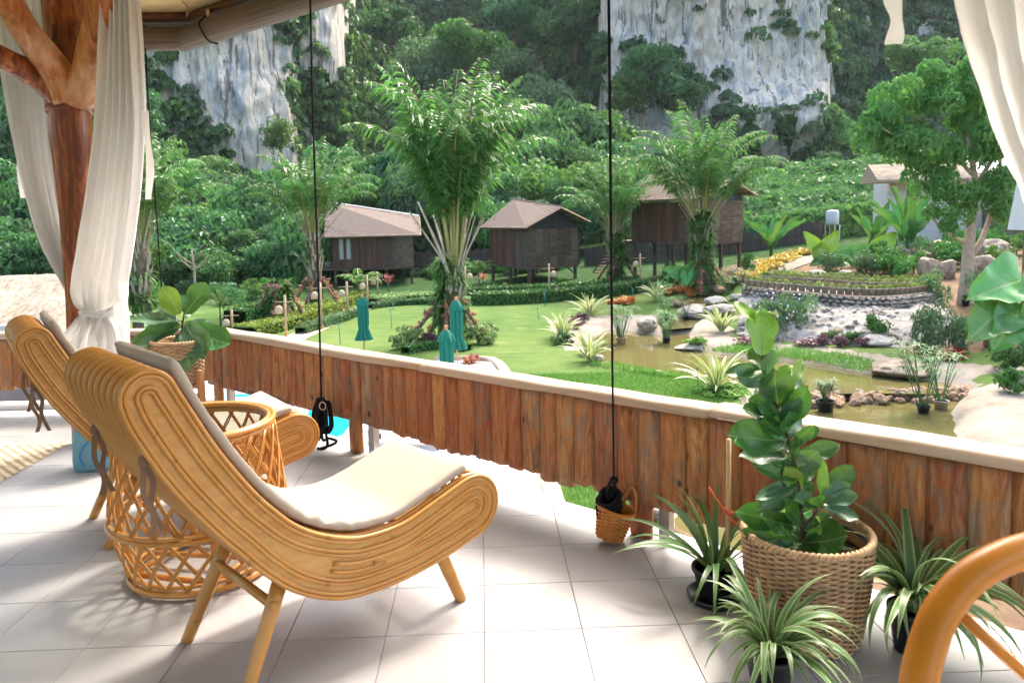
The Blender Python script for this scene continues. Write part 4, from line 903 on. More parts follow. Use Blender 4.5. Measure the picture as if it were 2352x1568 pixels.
# ---------------------------------------------------------------- hanging ropes
def px_tube(name, pts, r, mat, parent=None, n=6, m=None, org=(0, 0, 0)):
    P = [on_y(*p)-np.array(org) for p in pts]; b = MB(); b.tube(catmull(P, m or max(8, 5*len(P))), r, n); return b.obj(name, mat, parent, True)
t = px_tube('hanging_rope', [(331, 60, 6.95), (345, 300, 6.95), (360, 500, 6.95), (374, 700, 6.95), (384, 800, 6.95)], .0065, M['rope']); tag(t, 'thin black cord hanging in front of the far left palm', 'rope')
rp = thing('hanging_rope', 'black cord with a long bundle of looped rope touching the floor', 'rope', (-1.19, 5.55, 0)); og = (-1.19, 5.55, 0)
px_tube('cord', [(711, -60, 5.6), (720, 300, 5.6), (730, 600, 5.58), (738, 915, 5.55)], .0075, M['rope'], rp, org=og)
rs = np.random.RandomState(8)
for k in range(9):
    cx = 735+rs.uniform(-6, 22); wdt = rs.uniform(8, 20); y0 = 912+rs.uniform(0, 12); y1 = 985+rs.uniform(-15, 30); yy = 5.55-.015*k+.04
    px_tube('rope_loop', [(cx, y0, yy), (cx-wdt*.6, (y0+y1)/2, yy), (cx-wdt*.5, y1-12, yy), (cx, y1, yy), (cx+wdt*.5, y1-14, yy), (cx+wdt*.45, (y0+y1)/2, yy), (cx+3, y0, yy)], .011, M['rope'], rp, 6, 26, og)
px_tube('rope_tail', [(738, 985, 5.5), (742, 1010, 5.5), (755, 1006, 5.5), (772, 1012, 5.5), (765, 1020, 5.5), (735, 1030, 5.48)], .010, M['rope'], rp, org=og)
px_tube('rope_tail', [(748, 990, 5.52), (752, 1022, 5.45), (740, 1031, 5.44), (728, 1029, 5.44)], .010, M['rope'], rp, org=og)
px_tube('rope_tail', [(730, 940, 5.5), (715, 985, 5.5), (712, 1010, 5.52), (700, 1013, 5.56)], .008, M['rope'], rp, org=og)
b = MB(); c = on_y(741, 932, 5.46)-np.array(og); b.tube([c+np.array([.022*math.cos(a), 0, .028*math.sin(a)]) for a in np.linspace(0, 6.283, 16, endpoint=False)], .004, 6, closed=True); b.obj('metal_ring', M['toggle'], rp, True)
t = thing('hanging_rope', 'black cord holding up the small orange wicker basket', 'rope', (.7, 4.0, 0)); og = (.7, 4.0, 0)
px_tube('cord', [(1396, -60, 3.9), (1400, 300, 3.9), (1404, 700, 3.88), (1410, 1098, 3.86)], .0048, M['rope'], t, org=og); px_tube('cord', [(1399, -60, 3.9), (1403, 300, 3.9), (1406, 700, 3.88), (1410, 1098, 3.86)], .0048, M['rope'], t, org=og)
px_tube('rope_loop', [(1410, 1095, 3.86), (1398, 1115, 3.85), (1395, 1140, 3.84), (1404, 1138, 3.84), (1412, 1110, 3.85)], .009, M['rope'], t, org=og)
b = MB(); b.lathe([(0, -.02), (.02, -.012), (.024, .0), (.018, .014), (0, .02)], 8, c=tuple(on_y(1410, 1102, 3.86)-np.array(og))); b.obj('knot', M['rope'], t, True)

# ---------------------------------------------------------------- woven baskets
def woven(parent, prof, rows, stakes, rs_, mat, amp, base=0.0):
    """prof(t)->(radius, z); rows of strands weaving round upright stakes"""
    tw = [MB(), MB()]
    for i in range(rows):
        t = (i+.5)/rows; r, z = prof(t); m_ = stakes*4; b = MB(); sgn = 1 if i % 2 else -1
        b.tube([((r+sgn*amp*math.cos(stakes/2*a))*math.cos(a), (r+sgn*amp*math.cos(stakes/2*a))*math.sin(a), z) for a in np.linspace(0, 2*math.pi, m_, endpoint=False)], rs_, 5, closed=True, flat=1.0); b.obj('strand', mat, parent, True)
    b = MB(); b.tube([(prof(t)[0], 0, prof(t)[1]) for t in np.linspace(0, 1, 7)], rs_*.9, 5); me = b.mesh('stake', mat, True)
    for k in range(stakes): link('stake', me, parent, rot=(0, 0, 2*math.pi*(k+.5)/stakes))
    b = MB(); n = 36; b.grid(np.array([[((prof(t)[0]-amp*1.2)*math.cos(a), (prof(t)[0]-amp*1.2)*math.sin(a), prof(t)[1]) for t in np.linspace(0, 1, 6)] for a in np.linspace(0, 2*math.pi, n)])); b.obj('lining', mat, parent, True)
    b = MB(); b.lathe([(0, prof(0)[1]+.004), (prof(0)[0]-.003, prof(0)[1]+.004)], 24); b.obj('bottom', mat, parent)
def rope_rim(parent, r, z, rad, mat, turns=30, name='rim'):
    for ph in (0, math.pi):
        b = MB(); b.tube([((r+rad*.7*math.cos(turns*a+ph))*math.cos(a), (r+rad*.7*math.cos(turns*a+ph))*math.sin(a), z+rad*.7*math.sin(turns*a+ph)) for a in np.linspace(0, 2*math.pi, turns*10, endpoint=False)], rad*.75, 6, closed=True); b.obj(name, mat, parent, True)
BX, BY = 1.265, 2.93
bk = thing('wicker_planter', 'large brown wicker basket planter by the railing', 'basket', (BX, BY, 0))
woven(bk, lambda t: (.200+.040*math.sin(t*1.5), .008+.405*t), 40, 40, .0062, M['wicker'], .007)
rope_rim(bk, .241, .418, .011, M['wicker_rim'], 34)
b = MB(); b.lathe([(0, .33), (.10, .335), (.235, .33)], 28); v = np.array(b.v); v[:, 2] += .012*fbm(v[:, 0]*20, v[:, 1]*20, 0, 3); b.v = [tuple(p) for p in v]; b.obj('soil', M['soil'], bk, True)
b = MB(); b.tube([(.225*math.cos(a), .225*math.sin(a), .385) for a in np.linspace(0, 6.283, 30, endpoint=False)], .006, 5, closed=True); b.obj('inner_pot_rim', M['blackpot'], bk, True)
rs = np.random.RandomState(3); cb = MB(); cb.box((0, 0, 0), (.035, .012, .008)); cme = cb.mesh('bark_chip', M['chip'])
for k in range(110):
    a, r = rs.rand()*6.28, .21*rs.rand()**.5; link('bark_chip', cme, bk, (r*math.cos(a), r*math.sin(a), .345+.012*rs.rand()), tuple(rs.uniform(-.5, .5, 2))+(rs.rand()*6,), tuple(rs.uniform(.5, 1.4, 3)))
# ---------------------------------------------------------------- fig leaves
def fig_leaf_mesh(name, mat, wave, seed, wr=.62, curl=.18):
    wr *= 1.25
    rs = np.random.RandomState(seed); ny, nx = 15, 9; P = []
    for i in range(ny):
        t = i/(ny-1); w_ = wr/2*(math.sin(math.pi*min(1, t*1.01)**.85)**.5)*(0.70+.34*sstep(.25, .7, t)) if 0 < t < 1 else .012; row = []
        for j in range(nx):
            s = j/(nx-1)*2-1; x = s*w_; z = -.10*(1-s*s)*math.sin(math.pi*t)+wave*(abs(s)**1.5)*math.sin(t*11+seed+(2.2 if s > 0 else 0))*math.sin(math.pi*t)**.5 - curl*t*t + .05*s*math.sin(seed*2.1)
            row.append((-x, t, z))
        P.append(row)
    b = MB(); b.grid(np.array(P)); return b.mesh(name, mat, True)
FIG = {k: [fig_leaf_mesh('leaf', M[k], .045, s, wr, cu) for s, wr, cu in ((1, .66, .16), (2, .60, .28), (3, .70, .08), (4, .58, .36))] for k in ('fig', 'fig_new', 'fig_pale')}
def leaf_at(parent, base, tip, nrm, me, wscale=1.0, org=(0, 0, 0), name='leaf'):
    base = np.array(base, float)-org; tip = np.array(tip, float)-org; y = tip-base; L = np.linalg.norm(y); y /= L; z = np.array(nrm, float); z -= y*(z @ y); z /= np.linalg.norm(z)+1e-9; x = np.cross(y, z)
    o = link(name, me, parent); o.matrix_local = Matrix(((x[0]*L*wscale, y[0]*L, z[0]*L, base[0]), (x[1]*L*wscale, y[1]*L, z[1]*L, base[1]), (x[2]*L*wscale, y[2]*L, z[2]*L, base[2]), (0, 0, 0, 1))); return o
def fig_plant(parent, org, stem, leaves_, y0, f, seed=0):
    org = np.array(org, float); rs = np.random.RandomState(seed)
    for s in stem:
        b = MB(); C = catmull([on_y(*p, y0)-org for p in s[0]], 16); b.tube(C, list(np.linspace(s[1], s[2], 16)), 7); b.obj('stem', M['twig'], parent, True)
    for (bu, bv, tu, tv, w_, mk, dy, face) in leaves_:
        p = on_y(bu, bv, y0); q = on_y(tu+.08*(tu-bu), tv+.08*(tv-bv), y0+dy); L = np.linalg.norm(q-p); wr = (w_/1771*y0)/(L*.74); nrm = {'c': (0.1, -1, .35), 'u': (0, -.8, .8), 'l': (-.7, -.7, .5), 'r': (.7, -.7, .5), 'b': (.2, .8, .6)}[face]
        leaf_at(parent, p, q, np.array(nrm)+.15*rs.randn(3), FIG[mk][rs.randint(4)], min(1.5, max(.55, wr)), org)
def cz(x, y): return (1592+.4297*x, 673.6+.4297*y)
fig = thing('fig_plant', 'tall fiddle-leaf fig growing from the large wicker basket', 'plant', (BX, BY, .34))
st = [cz(*p) for p in ((592, 1420), (585, 1260), (575, 1120), (560, 1000), (535, 880), (505, 760), (470, 660), (410, 500), (385, 400), (370, 330))]
FL = [(370,335,378,92,185,'fig_new',.02,'c'),(335,160,255,28,95,'fig_new',.05,'c'),(350,100,455,62,70,'fig',.10,'u'),(375,395,330,290,110,'fig',.06,'c'),(388,405,228,395,115,'fig',-.05,'u'),(425,495,535,372,110,'fig_new',.04,'l'),(520,475,612,362,90,'fig_new',.03,'r'),(452,602,470,462,205,'fig',-.10,'c'),(540,560,622,482,80,'fig',.06,'r'),(500,500,585,450,80,'fig_pale',.08,'c'),(405,645,283,612,100,'fig',-.04,'u'),(478,700,585,556,150,'fig',-.12,'c'),(400,630,510,720,90,'fig_pale',.06,'c'),(498,785,232,752,185,'fig',-.12,'c'),(505,755,598,632,140,'fig_pale',.05,'c'),(500,862,290,850,100,'fig_pale',-.06,'u'),(535,790,655,722,80,'fig',-.04,'u'),(540,892,768,788,80,'fig',-.02,'u'),(562,955,658,856,115,'fig_pale',-.05,'c'),(545,985,405,925,110,'fig',-.08,'u'),(560,1010,388,1042,110,'fig_pale',-.08,'u'),(560,1045,398,1122,95,'fig_pale',-.10,'u'),(565,1060,470,1150,80,'fig_new',-.03,'u'),(520,1232,318,1165,160,'fig',-.10,'c'),(545,1245,425,1205,120,'fig',-.14,'c'),(532,1332,358,1300,130,'fig',-.10,'c'),(548,1352,425,1388,120,'fig_pale',-.14,'c'),(590,1390,500,1420,80,'fig_pale',-.12,'u'),(555,1335,792,1285,215,'fig',-.14,'c'),
      (690,1110,722,925,100,'fig_new',-.03,'c'),(692,1105,852,935,125,'fig',.03,'c'),(700,1110,862,1075,85,'fig_pale',-.08,'u'),(690,1125,862,1175,100,'fig_pale',-.1,'u'),(680,1112,565,1090,90,'fig_pale',-.06,'u'),(655,1195,800,1255,90,'fig_new',-.02,'u'),(690,1080,830,1020,85,'fig_pale',-.02,'u'),(430,560,340,500,110,'fig',.08,'c'),(470,650,560,660,110,'fig',.10,'c'),(480,740,390,690,120,'fig',.08,'c'),(520,830,620,860,110,'fig',.08,'c'),(530,900,430,960,120,'fig',.06,'c'),(560,980,640,960,100,'fig',.08,'c'),(565,1060,640,1060,90,'fig',.06,'c'),(570,1100,480,1090,110,'fig',.05,'c'),(575,1160,490,1180,100,'fig_new',.02,'c'),(575,1180,650,1150,100,'fig',.06,'c'),(580,1260,660,1230,110,'fig',.08,'c'),(400,470,470,440,90,'fig',.08,'c'),(450,610,370,590,90,'fig',-.02,'c')]
_rf = np.random.RandomState(17); _sx = catmull(np.array([(592, 1380), (585, 1260), (575, 1120), (560, 1000), (535, 880), (505, 760), (470, 660), (410, 500), (390, 430)], float), 40)
for _k in range(26):
    _p = _sx[int(1+_k*1.45)]; _a = math.radians((55 if _k % 2 else 125)+_rf.uniform(-28, 28)); _l = _rf.uniform(120, 175); FL.append((_p[0], _p[1], _p[0]+_l*math.cos(_a)*1.1, _p[1]-_l*math.sin(_a)*.75, _rf.uniform(80, 120), _rf.choice(['fig', 'fig', 'fig', 'fig_pale', 'fig_new']), _rf.uniform(-.10, .06), 'c'))
fig_plant(fig, (BX, BY, .34), [(st, .0085, .004), ([cz(582, 1240), cz(640, 1190), cz(690, 1110)], .007, .004)], [(*cz(a, b_), *cz(c, d), w_*.4297, mk, dy, fc) for a, b_, c, d, w_, mk, dy, fc in FL], 2.93, 1, 2)
# second fig at the far corner on a wooden stand
F2 = on_y(412, 820, 6.3); 
b2 = thing('wicker_planter', 'smaller wicker basket planter on a wooden stand at the far corner', 'basket', (F2[0], F2[1], .34))
woven(b2, lambda t: (.155+.045*t, .0+.38*t), 24, 26, .0085, M['wicker'], .009); rope_rim(b2, .203, .385, .012, M['wicker_rim'], 26)
sd = thing('plant_stand', 'low orange-brown wooden stand under the far corner basket', 'stand', (F2[0], F2[1], 0))
for k in range(4):
    a = math.pi/4+k*math.pi/2+.3; b = MB(); b.box((.215*math.cos(a), .215*math.sin(a), .25), (.035, .03, .50), a, 0, .004); b.obj('leg', M['umb_wood'], sd)
for k in range(2):
    b = MB(); b.box((0, 0, .318-.03*k), (.43, .03, .028), math.pi/4+.3+k*math.pi/2, 0, .003); b.obj('cross_bar', M['umb_wood'], sd)
f2 = thing('fig_plant', 'small fiddle-leaf fig in the far corner basket', 'plant', (F2[0], F2[1], .55))
L2 = [(418,738,303,708,55,'fig_pale',-.15,'u'),(412,722,372,664,48,'fig_new',.0,'c'),(424,722,468,652,50,'fig',.1,'c'),(415,748,304,762,34,'fig',-.1,'u'),(408,757,308,788,34,'fig_pale',-.2,'u'),(430,750,520,782,62,'fig',-.1,'u'),(424,742,455,792,74,'fig_pale',-.25,'c'),(420,757,428,830,76,'fig_pale',-.3,'c'),(436,738,505,752,44,'fig_pale',.1,'u'),(405,740,352,700,50,'fig_pale',.15,'c'),(425,730,440,690,40,'fig',.15,'b'),(400,750,330,735,36,'fig',.2,'u')]
fig_plant(f2, (F2[0], F2[1], .55), [([(415, 812), (416, 770), (420, 740), (424, 715)], .012, .006)], L2, 6.3, 1, 5)
# ---------------------------------------------------------------- strap-leaved potted plants
def blade_mesh(name, mat, L, w_, arch, seed, fold=.25, uv=True, tipdrop=0.0, n=12):
    """arching strap leaf growing along +X then drooping; UV.x runs across the leaf"""
    rs = np.random.RandomState(seed); P = []; x = z = 0; ang = math.radians(arch[0]); step = L/(n-1)
    for i in range(n):
        t = i/(n-1); wd = w_/2*max(.04, (min(1, t*5+.45))*(1-t**2.4)); tw = .3*math.sin(t*2+seed); 
        P.append([(x, -wd, z+fold*wd-tw*wd), (x, 0, z), (x, wd, z+fold*wd+tw*wd)]); a = ang+(math.radians(arch[1])-ang)*t**1.1; x += step*math.cos(a); z += step*math.sin(a)
    b = MB(); b.grid(np.array(P)); me = b.mesh(name, mat, True); ul = me.uv_layers.new(name='UVMap')
    for l in me.loops: ul.data[l.index].uv = ((l.vertex_index % 3)/2, (l.vertex_index//3)/(n-1))
    return me
def tuft(parent, meshes, n, rs, z=0.0, sc=(.7, 1.2), lean=.25, rad=.02, name='blade'):
    for k in range(n):
        a = 2*math.pi*(k*.381966+.1*rs.rand()); s = rs.uniform(*sc); link(name, meshes[rs.randint(len(meshes))], parent, (rad*math.cos(a), rad*math.sin(a), z), (rs.uniform(-.3, .3), rs.uniform(-lean, lean), a), (s, s*rs.uniform(.8, 1.2), s))
SP = [blade_mesh('blade', M['spider'], .44, .036, ar, s) for s, ar in enumerate(((78, -75), (60, -80), (80, -20), (50, -50), (72, -100), (84, -60)))]
SB = [blade_mesh('blade', M['spider2'], .46, .032, ar, s) for s, ar in enumerate(((72, -30), (60, -60), (82, 30), (48, -20)))]
def pot(parent, r, h, mat, z=0.0, name='pot', saucer=False, soil=True):
    b = MB(); b.lathe([(0, z), (r*.74, z), (r*.97, z+h*.86), (r*1.06, z+h*.87), (r*1.06, z+h), (r*.95, z+h), (r*.93, z+h*.9), (0, z+h*.9)], 24); o = b.obj(name, mat, parent, True)
    if soil: b = MB(); b.lathe([(0, z+h*.905), (r*.93, z+h*.905)], 18); b.obj('soil', M['soil'], parent)
    if saucer: b = MB(); b.lathe([(0, z-.012), (r*1.15, z-.012), (r*1.28, z+.018), (r*1.24, z+.018), (r*1.1, z-.004), (0, z-.004)], 24); b.obj('saucer', mat, parent, True)
    return o
rs = np.random.RandomState(21)
s0 = thing('strap_leaf_plant', 'strap-leaved plant with a bamboo stake in a black pot', 'plant', (.985, 3.22, .012)); pot(s0, .095, .135, M['blackpot'], 0, 'pot', True)
tuft(s0, SB, 34, rs, .12, (.55, 1.15), .2, .03)
b = MB(); b.tube([(.045, -.03, .05), (.052, -.02, .40), (.06, 0, .70)], .011, 8); b.obj('stake', M['stake'], s0, True)
b = MB(); b.tube(catmull([(-.035, -.03, .50), (.03, -.04, .40), (.066, -.035, .385), (.058, .0, .39), (.03, -.03, .395), (.09, -.06, .33)], 18), .0035, 5); b.obj('twist_tie', M['redtie'], s0, True)
s1 = thing('spider_plant', 'variegated spider plant in front of the large wicker basket', 'plant', (.985, 2.575, 0)); pot(s1, .085, .14, M['blackpot']); tuft(s1, SP, 95, rs, .13, (.45, .92), .3, .03)
s2 = thing('spider_plant', 'variegated spider plant right of the large wicker basket', 'plant', (1.62, 2.78, 0)); pot(s2, .09, .17, M['blackpot']); tuft(s2, SP, 64, rs, .16, (.7, 1.25), .3, .03)
# small hanging wicker basket
hb = on_y(1399, 1190, 3.84)
h_ = thing('hanging_basket', 'small orange wicker basket hanging on a cord near the floor', 'basket', (hb[0], hb[1], hb[2]-.10)); h_.rotation_euler = (R(6), R(12), .4)
woven(h_, lambda t: (.066+.028*t, .0+.155*t), 17, 18, .0052, M['wicker_orange'], .006); rope_rim(h_, .095, .158, .007, M['wicker_orange'], 22)
b = MB(); b.tube([(.092+.0*t, 0, .155) if False else (.085*math.cos(0.35)+.0, .055*math.cos(math.pi*t), .155+.115*math.sin(math.pi*t)) for t in np.linspace(0, 1, 14)], .008, 7); b.obj('handle', M['wicker_orange'], h_, True)
cr_ = thing('rope_coil', 'black rope coiled inside the small orange basket', 'rope', (hb[0], hb[1], hb[2]+.02))
for k in range(7):
    a0 = k*.9; b = MB(); pts = [(.052*math.cos(a+a0)*(1+.2*math.sin(3*a)), .055*math.sin(a+a0), .018*k*.9+.03*math.sin(a*1.0+k)) for a in np.linspace(0, 6.283, 18, endpoint=False)]; b.tube(pts, .011, 6, closed=True); b.obj('rope_turn', M['rope'], cr_, True)
# ================================================================== lounge chairs
SPINE = np.array([(-.272,1.145,.092),(-.24,1.07,.097),(-.14,.885,.097),(-.02,.71,.094),(.066,.606,.094),(.15,.515,.10),(.257,.43,.112),(.39,.365,.12),(.514,.34,.12),(.693,.34,.122),(.88,.376,.135),(1.02,.413,.140),(1.06,.420,.140)])
SPC = catmull(SPINE, 60)
def loop_pts(e, n_cap=12, t0=0, t1=59):
    """closed outline of the side profile inset by e: list of (s, z)"""
    C = SPC[t0:t1+1]; T = np.gradient(C[:, :2], axis=0); T /= np.linalg.norm(T, axis=1)[:, None]; N = np.c_[-T[:, 1], T[:, 0]]; h = np.maximum(C[:, 2]-e, .006)
    up = C[:, :2]+N*h[:, None]; lo = C[:, :2]-N*h[:, None]; out = [tuple(p) for p in up]
    c, h1, a0 = C[-1, :2], h[-1], math.atan2(N[-1, 1], N[-1, 0])
    for k in range(1, n_cap): a = a0-math.pi*k/n_cap; out.append((c[0]+h1*math.cos(a), c[1]+h1*math.sin(a)))
    out += [tuple(p) for p in lo[::-1]]
    c, h0, a0 = C[0, :2], h[0], math.atan2(-N[0, 1], -N[0, 0])
    for k in range(1, n_cap): a = a0-math.pi*k/n_cap; out.append((c[0]+h0*math.cos(a), c[1]+h0*math.sin(a)))
    return out
UPC = None
def chair_meshes():
    G = {}
    b = MB(); b.tube([(s, 0, z) for s, z in loop_pts(.012)], .0125, 8, closed=True, up=(0, 1, 0)); G['rib'] = b.mesh('rib', M['rattan'], True)
    for i, (e, r) in enumerate(((.008, .0085), (.0235, .0080), (.0590, .0080), (.0735, .0072))):
        b = MB(); b.tube([(s, 0, z) for s, z in loop_pts(e)], r, 8, closed=True, up=(0, 1, 0)); G['pole%d' % i] = b.mesh('side_pole', M['rattan'], True)
    for i, (e, r, a) in enumerate(((.104, .0078, 33), (.118, .0065, 40))):
        lp = loop_pts(e, 12, a, 59); m_ = 60-a; lp = lp[:m_+12+m_-1]
        b = MB(); b.tube([(s, 0, z) for s, z in lp], r, 7, up=(0, 1, 0)); G['inner%d' % i] = b.mesh('side_pole', M['rattan'], True)
    lp = loop_pts(.016, 10); n = len(lp); b = MB()
    # plywood infill: strips between the upper and lower outline
    C = SPC; T = np.gradient(C[:, :2], axis=0); T /= np.linalg.norm(T, axis=1)[:, None]; N = np.c_[-T[:, 1], T[:, 0]]; h = C[:, 2]-.014
    for yy, fl in ((-.006, 1), (.006, 0)):
        P = np.array([[(C[i, 0]+N[i, 0]*h[i]*k, yy, C[i, 1]+N[i, 1]*h[i]*k) for k in np.linspace(-1, 1, 5)] for i in range(60)]); b.grid(P)
        for idx, sg in ((0, -1), (-1, 1)):
            c = C[idx, :2]; hh = h[idx]; a0 = math.atan2(N[idx, 1], N[idx, 0]); fan = [(c[0], yy, c[1])]+[(c[0]+hh*math.cos(a0-sg*math.pi*k/10), yy, c[1]+hh*math.sin(a0-sg*math.pi*k/10)) for k in range(11)]; b.add(fan, [(0, k, k+1) for k in range(1, 11)])
    G['panel'] = b.mesh('side_panel', M['panel'], True)
    return G
CG = chair_meshes()
CW = .60
def leg(parent, p, q, r0, r1):
    b = MB(); b.tube([np.array(p)+(np.array(q)-np.array(p))*t for t in np.linspace(0, 1, 7)], list(np.linspace(r0, r1, 7)*np.array([1, 1.02, 1.0, 1.05, 1.0, 1.02, 1.0])), 12); return b.obj('leg', M['rattan'], parent, True)
def upper_path(off, t0=0.0, t1=1.0, n=40):
    T = np.gradient(SPC[:, :2], axis=0); T /= np.linalg.norm(T, axis=1)[:, None]; N = np.c_[-T[:, 1], T[:, 0]]; U = SPC[:, :2]+N*(SPC[:, 2]+off)[:, None]
    d = U[1]-U[0]; d /= np.linalg.norm(d); ext = np.array([U[0]-d*k for k in (.065, .03)]); U = np.r_[ext, U]; idx = np.linspace(t0*(len(U)-1), t1*(len(U)-1), n); return np.c_[np.interp(idx, np.arange(len(U)), U[:, 0]), np.interp(idx, np.arange(len(U)), U[:, 1])]
def lounge_chair(loc, rz, sc, label, clabel, seed):
    t = thing('lounge_chair', label, 'chair', (*loc, 0), rz); t.scale = (sc,)*3; y0, y1 = -.03, -.03+CW
    for y in np.linspace(y0+.035, y1-.035, 9): link('rib', CG['rib'], t, (0, y, 0))
    for y, sg in ((y0, 1), (y1, -1)):
        link('side_panel', CG['panel'], t, (0, y+.006*sg, 0))
        for k in ('pole0', 'pole1', 'pole2', 'pole3', 'inner0', 'inner1'): link('side_pole', CG[k], t, (0, y-.004*sg, 0))
    leg(t, (.17, .035, .36), (.005, 0, 0), .030, .024); leg(t, (.17, CW-.095, .36), (.005, CW-.06, 0), .030, .024)
    leg(t, (.90, .035, .27), (1.0, 0, 0), .030, .024); leg(t, (.90, CW-.095, .27), (1.0, CW-.06, 0), .030, .024)
    for xx, zz in ((.13, .30), (.93, .27)): b = MB(); b.tube([(xx, .0, zz), (xx, CW-.06, zz)], .018, 8); b.obj('cross_bar', M['rattan'], t, True)
    # cushion
    c = thing('seat_cushion', clabel, 'cushion', (*loc, 0), rz); c.scale = (sc,)*3
    n, m_ = 70, 26; lo = upper_path(.006, 0, .985, n); T = np.gradient(lo, axis=0); T /= np.linalg.norm(T, axis=1)[:, None]; N = np.c_[-T[:, 1], T[:, 0]]; th = .046; P = []
    for i in range(n):
        ring = []; e = min(1, (min(i, n-1-i)/2.0+.55))
        for k in range(m_):
            a = 2*math.pi*k/m_; ca, sa = math.cos(a), math.sin(a); yy = (y0+y1)/2+(CW/2-.022)*math.copysign(abs(ca)**.22, ca); zz = th*.5*e*math.copysign(abs(sa)**.45, sa)
            wr = .008*float(fbm(i*.22+seed, yy*7, 3, 3))*(1 if sa > 0 else .3)+(.010*math.exp(-((i/n-.52)/.07)**2)*math.sin(i*1.3+yy*4) if sa > 0 else 0)
            if abs(ca) > .93: wr += .005*math.sin(i*1.7)*math.exp(-((i/n-.55)/.18)**2)
            q = lo[i]+N[i]*(th*.5+zz+wr); ring.append((q[0], yy, q[1]))
        P.append(ring)
    P = np.array(P); b = MB(); fs = []
    for i in range(n-1):
        for k in range(m_): fs.append((i*m_+k, i*m_+(k+1) % m_, (i+1)*m_+(k+1) % m_, (i+1)*m_+k))
    fs.append(tuple(range(m_-1, -1, -1))); fs.append(tuple((n-1)*m_+k for k in range(m_))); b.add(P.reshape(-1, 3), fs); b.obj('pad', M['cushion'], c, True)
    # ties knotted round the frame
    def rib(pts, w_=.018):
        C = catmull(pts, 16); P = np.array([[p+np.array([w_*s, -.35*w_*s, 0]) for s in (-.5, 0, .5)] for p in C]); b = MB(); b.grid(P); b.obj('tie_ribbon', M['ribbon'], c, True)
    for y in (y0+.03, y1-.05):
        zt = .93; rib([(-.07, y, 1.02), (-.17, y-.01, .99), (-.26, y, .955), (-.285, y, .93)]); rib([(-.285, y, .93), (-.30, y-.03, .84), (-.27, y-.02, .76), (-.285, y-.035, .70)]); rib([(-.285, y, .93), (-.25, y+.03, .85), (-.255, y+.05, .77), (-.225, y+.04, .68)])
        b = MB(); b.lathe([(0, -.022), (.014, -.014), (.019, .0), (.014, .016), (0, .024)], 8, c=(-.285, y, .935)); b.obj('tie_knot', M['ribbon'], c, True)
    return t
lounge_chair((-.878, 2.636), math.atan2(.66, .7513), 1.0, 'curved rattan lounge chair nearest the camera', 'cream pad cushion tied on the nearest lounge chair', 1)
lounge_chair((-1.985, 3.975), math.atan2(.56, .83), .97, 'curved rattan lounge chair farther back at the left', 'cream pad cushion tied on the farther lounge chair', 2)

# ---------------------------------------------------------------- rattan table
tb_ = thing('rattan_table', 'round rattan lattice table with glass top between the lounge chairs', 'table', (-1.40, 3.72, 0))
def tr(z): return np.interp(z, [0.02, .30, .72], [.325, .405, .355])
def ring(r, z, rad, name='ring'):
    b = MB(); b.tube([(r*math.cos(a), r*math.sin(a), z) for a in np.linspace(0, 2*math.pi, 48, endpoint=False)], rad, 8, closed=True); return b.obj(name, M['rattan'], tb_, True)
for r, z, rad in ((.328, .022, .016), (.313, .050, .010), (.408, .290, .011), (.402, .312, .009), (.345, .700, .014), (.358, .728, .013), (.335, .728, .013)): ring(r, z, rad)
for dirn in (1, -1):
    for zs, sweep, cnt in ((np.linspace(.315, .70, 12), .62, 22), (np.linspace(.035, .285, 9), .44, 22)):
        for dd in (-.006, .006):
            b = MB(); b.tube([((tr(z)+.004*dirn)*math.cos(dirn*sweep*(i/(len(zs)-1))+dd/.38), (tr(z)+.004*dirn)*math.sin(dirn*sweep*(i/(len(zs)-1))+dd/.38), z) for i, z in enumerate(zs)], .0048, 6); me = b.mesh('lattice_strand', M['rattan'], True)
            for k in range(cnt): link('lattice_strand', me, tb_, rot=(0, 0, 2*math.pi*k/cnt))
for k in range(4):
    a = .5+k*math.pi/2; b = MB(); b.tube([(tr(z)*.90*math.cos(a), tr(z)*.90*math.sin(a), z) for z in np.linspace(.03, .70, 8)], .016, 8); b.obj('upright', M['rattan'], tb_, True)
    c1, c2 = (tr(.1)*.88*math.cos(a), tr(.1)*.88*math.sin(a), .045), (tr(.1)*.88*math.cos(a+math.pi/2), tr(.1)*.88*math.sin(a+math.pi/2), .045); b = MB(); b.tube([c1, c2], .015, 8); b.obj('floor_bar', M['rattan'], tb_, True)
b = MB(); b.tube([(-.28, .05, .06), (.28, -.05, .06)], .014, 8); b.obj('floor_bar', M['rattan'], tb_, True)
b = MB(); b.lathe([(0, .722), (.334, .722), (.334, .730), (0, .730)], 48); b.obj('glass_top', M['glass'], tb_)

# ---------------------------------------------------------------- bag, mat, orange chair
def soft_box(sx, sy, sz, seed, n=14):
    b = MB(); P = []; 
    for i in range(n+1):
        t = i/n; prof = (1-(2*abs(t-.5))**6)**.35 if 0 < t < 1 else .55; row = []
        for k in range(28):
            a = 2*math.pi*k/28; ca, sa = math.cos(a), math.sin(a); x = sx/2*math.copysign(abs(ca)**.4, ca)*(prof*.25+.75)*(1-.22*t); y = sy/2*math.copysign(abs(sa)**.45, sa)*(prof*.25+.75)*(1-.35*t)
            w_ = .018*float(fbm(a*1.5+seed, t*5, 1, 3)); row.append((x*(1+w_*3), y*(1+w_*3), sz*t))
        P.append(row)
    P = np.array(P); fs = []; m_ = 28
    for i in range(n):
        for k in range(m_): fs.append((i*m_+k, i*m_+(k+1) % m_, (i+1)*m_+(k+1) % m_, (i+1)*m_+k))
    fs.append(tuple(range(m_-1, -1, -1))); fs.append(tuple(n*m_+k for k in range(m_))); b.add(P.reshape(-1, 3), fs); return b
bag = thing('cloth_bag', 'soft teal cloth bag standing on the floor behind the far chair', 'bag', (-2.66, 5.36, 0), .15)
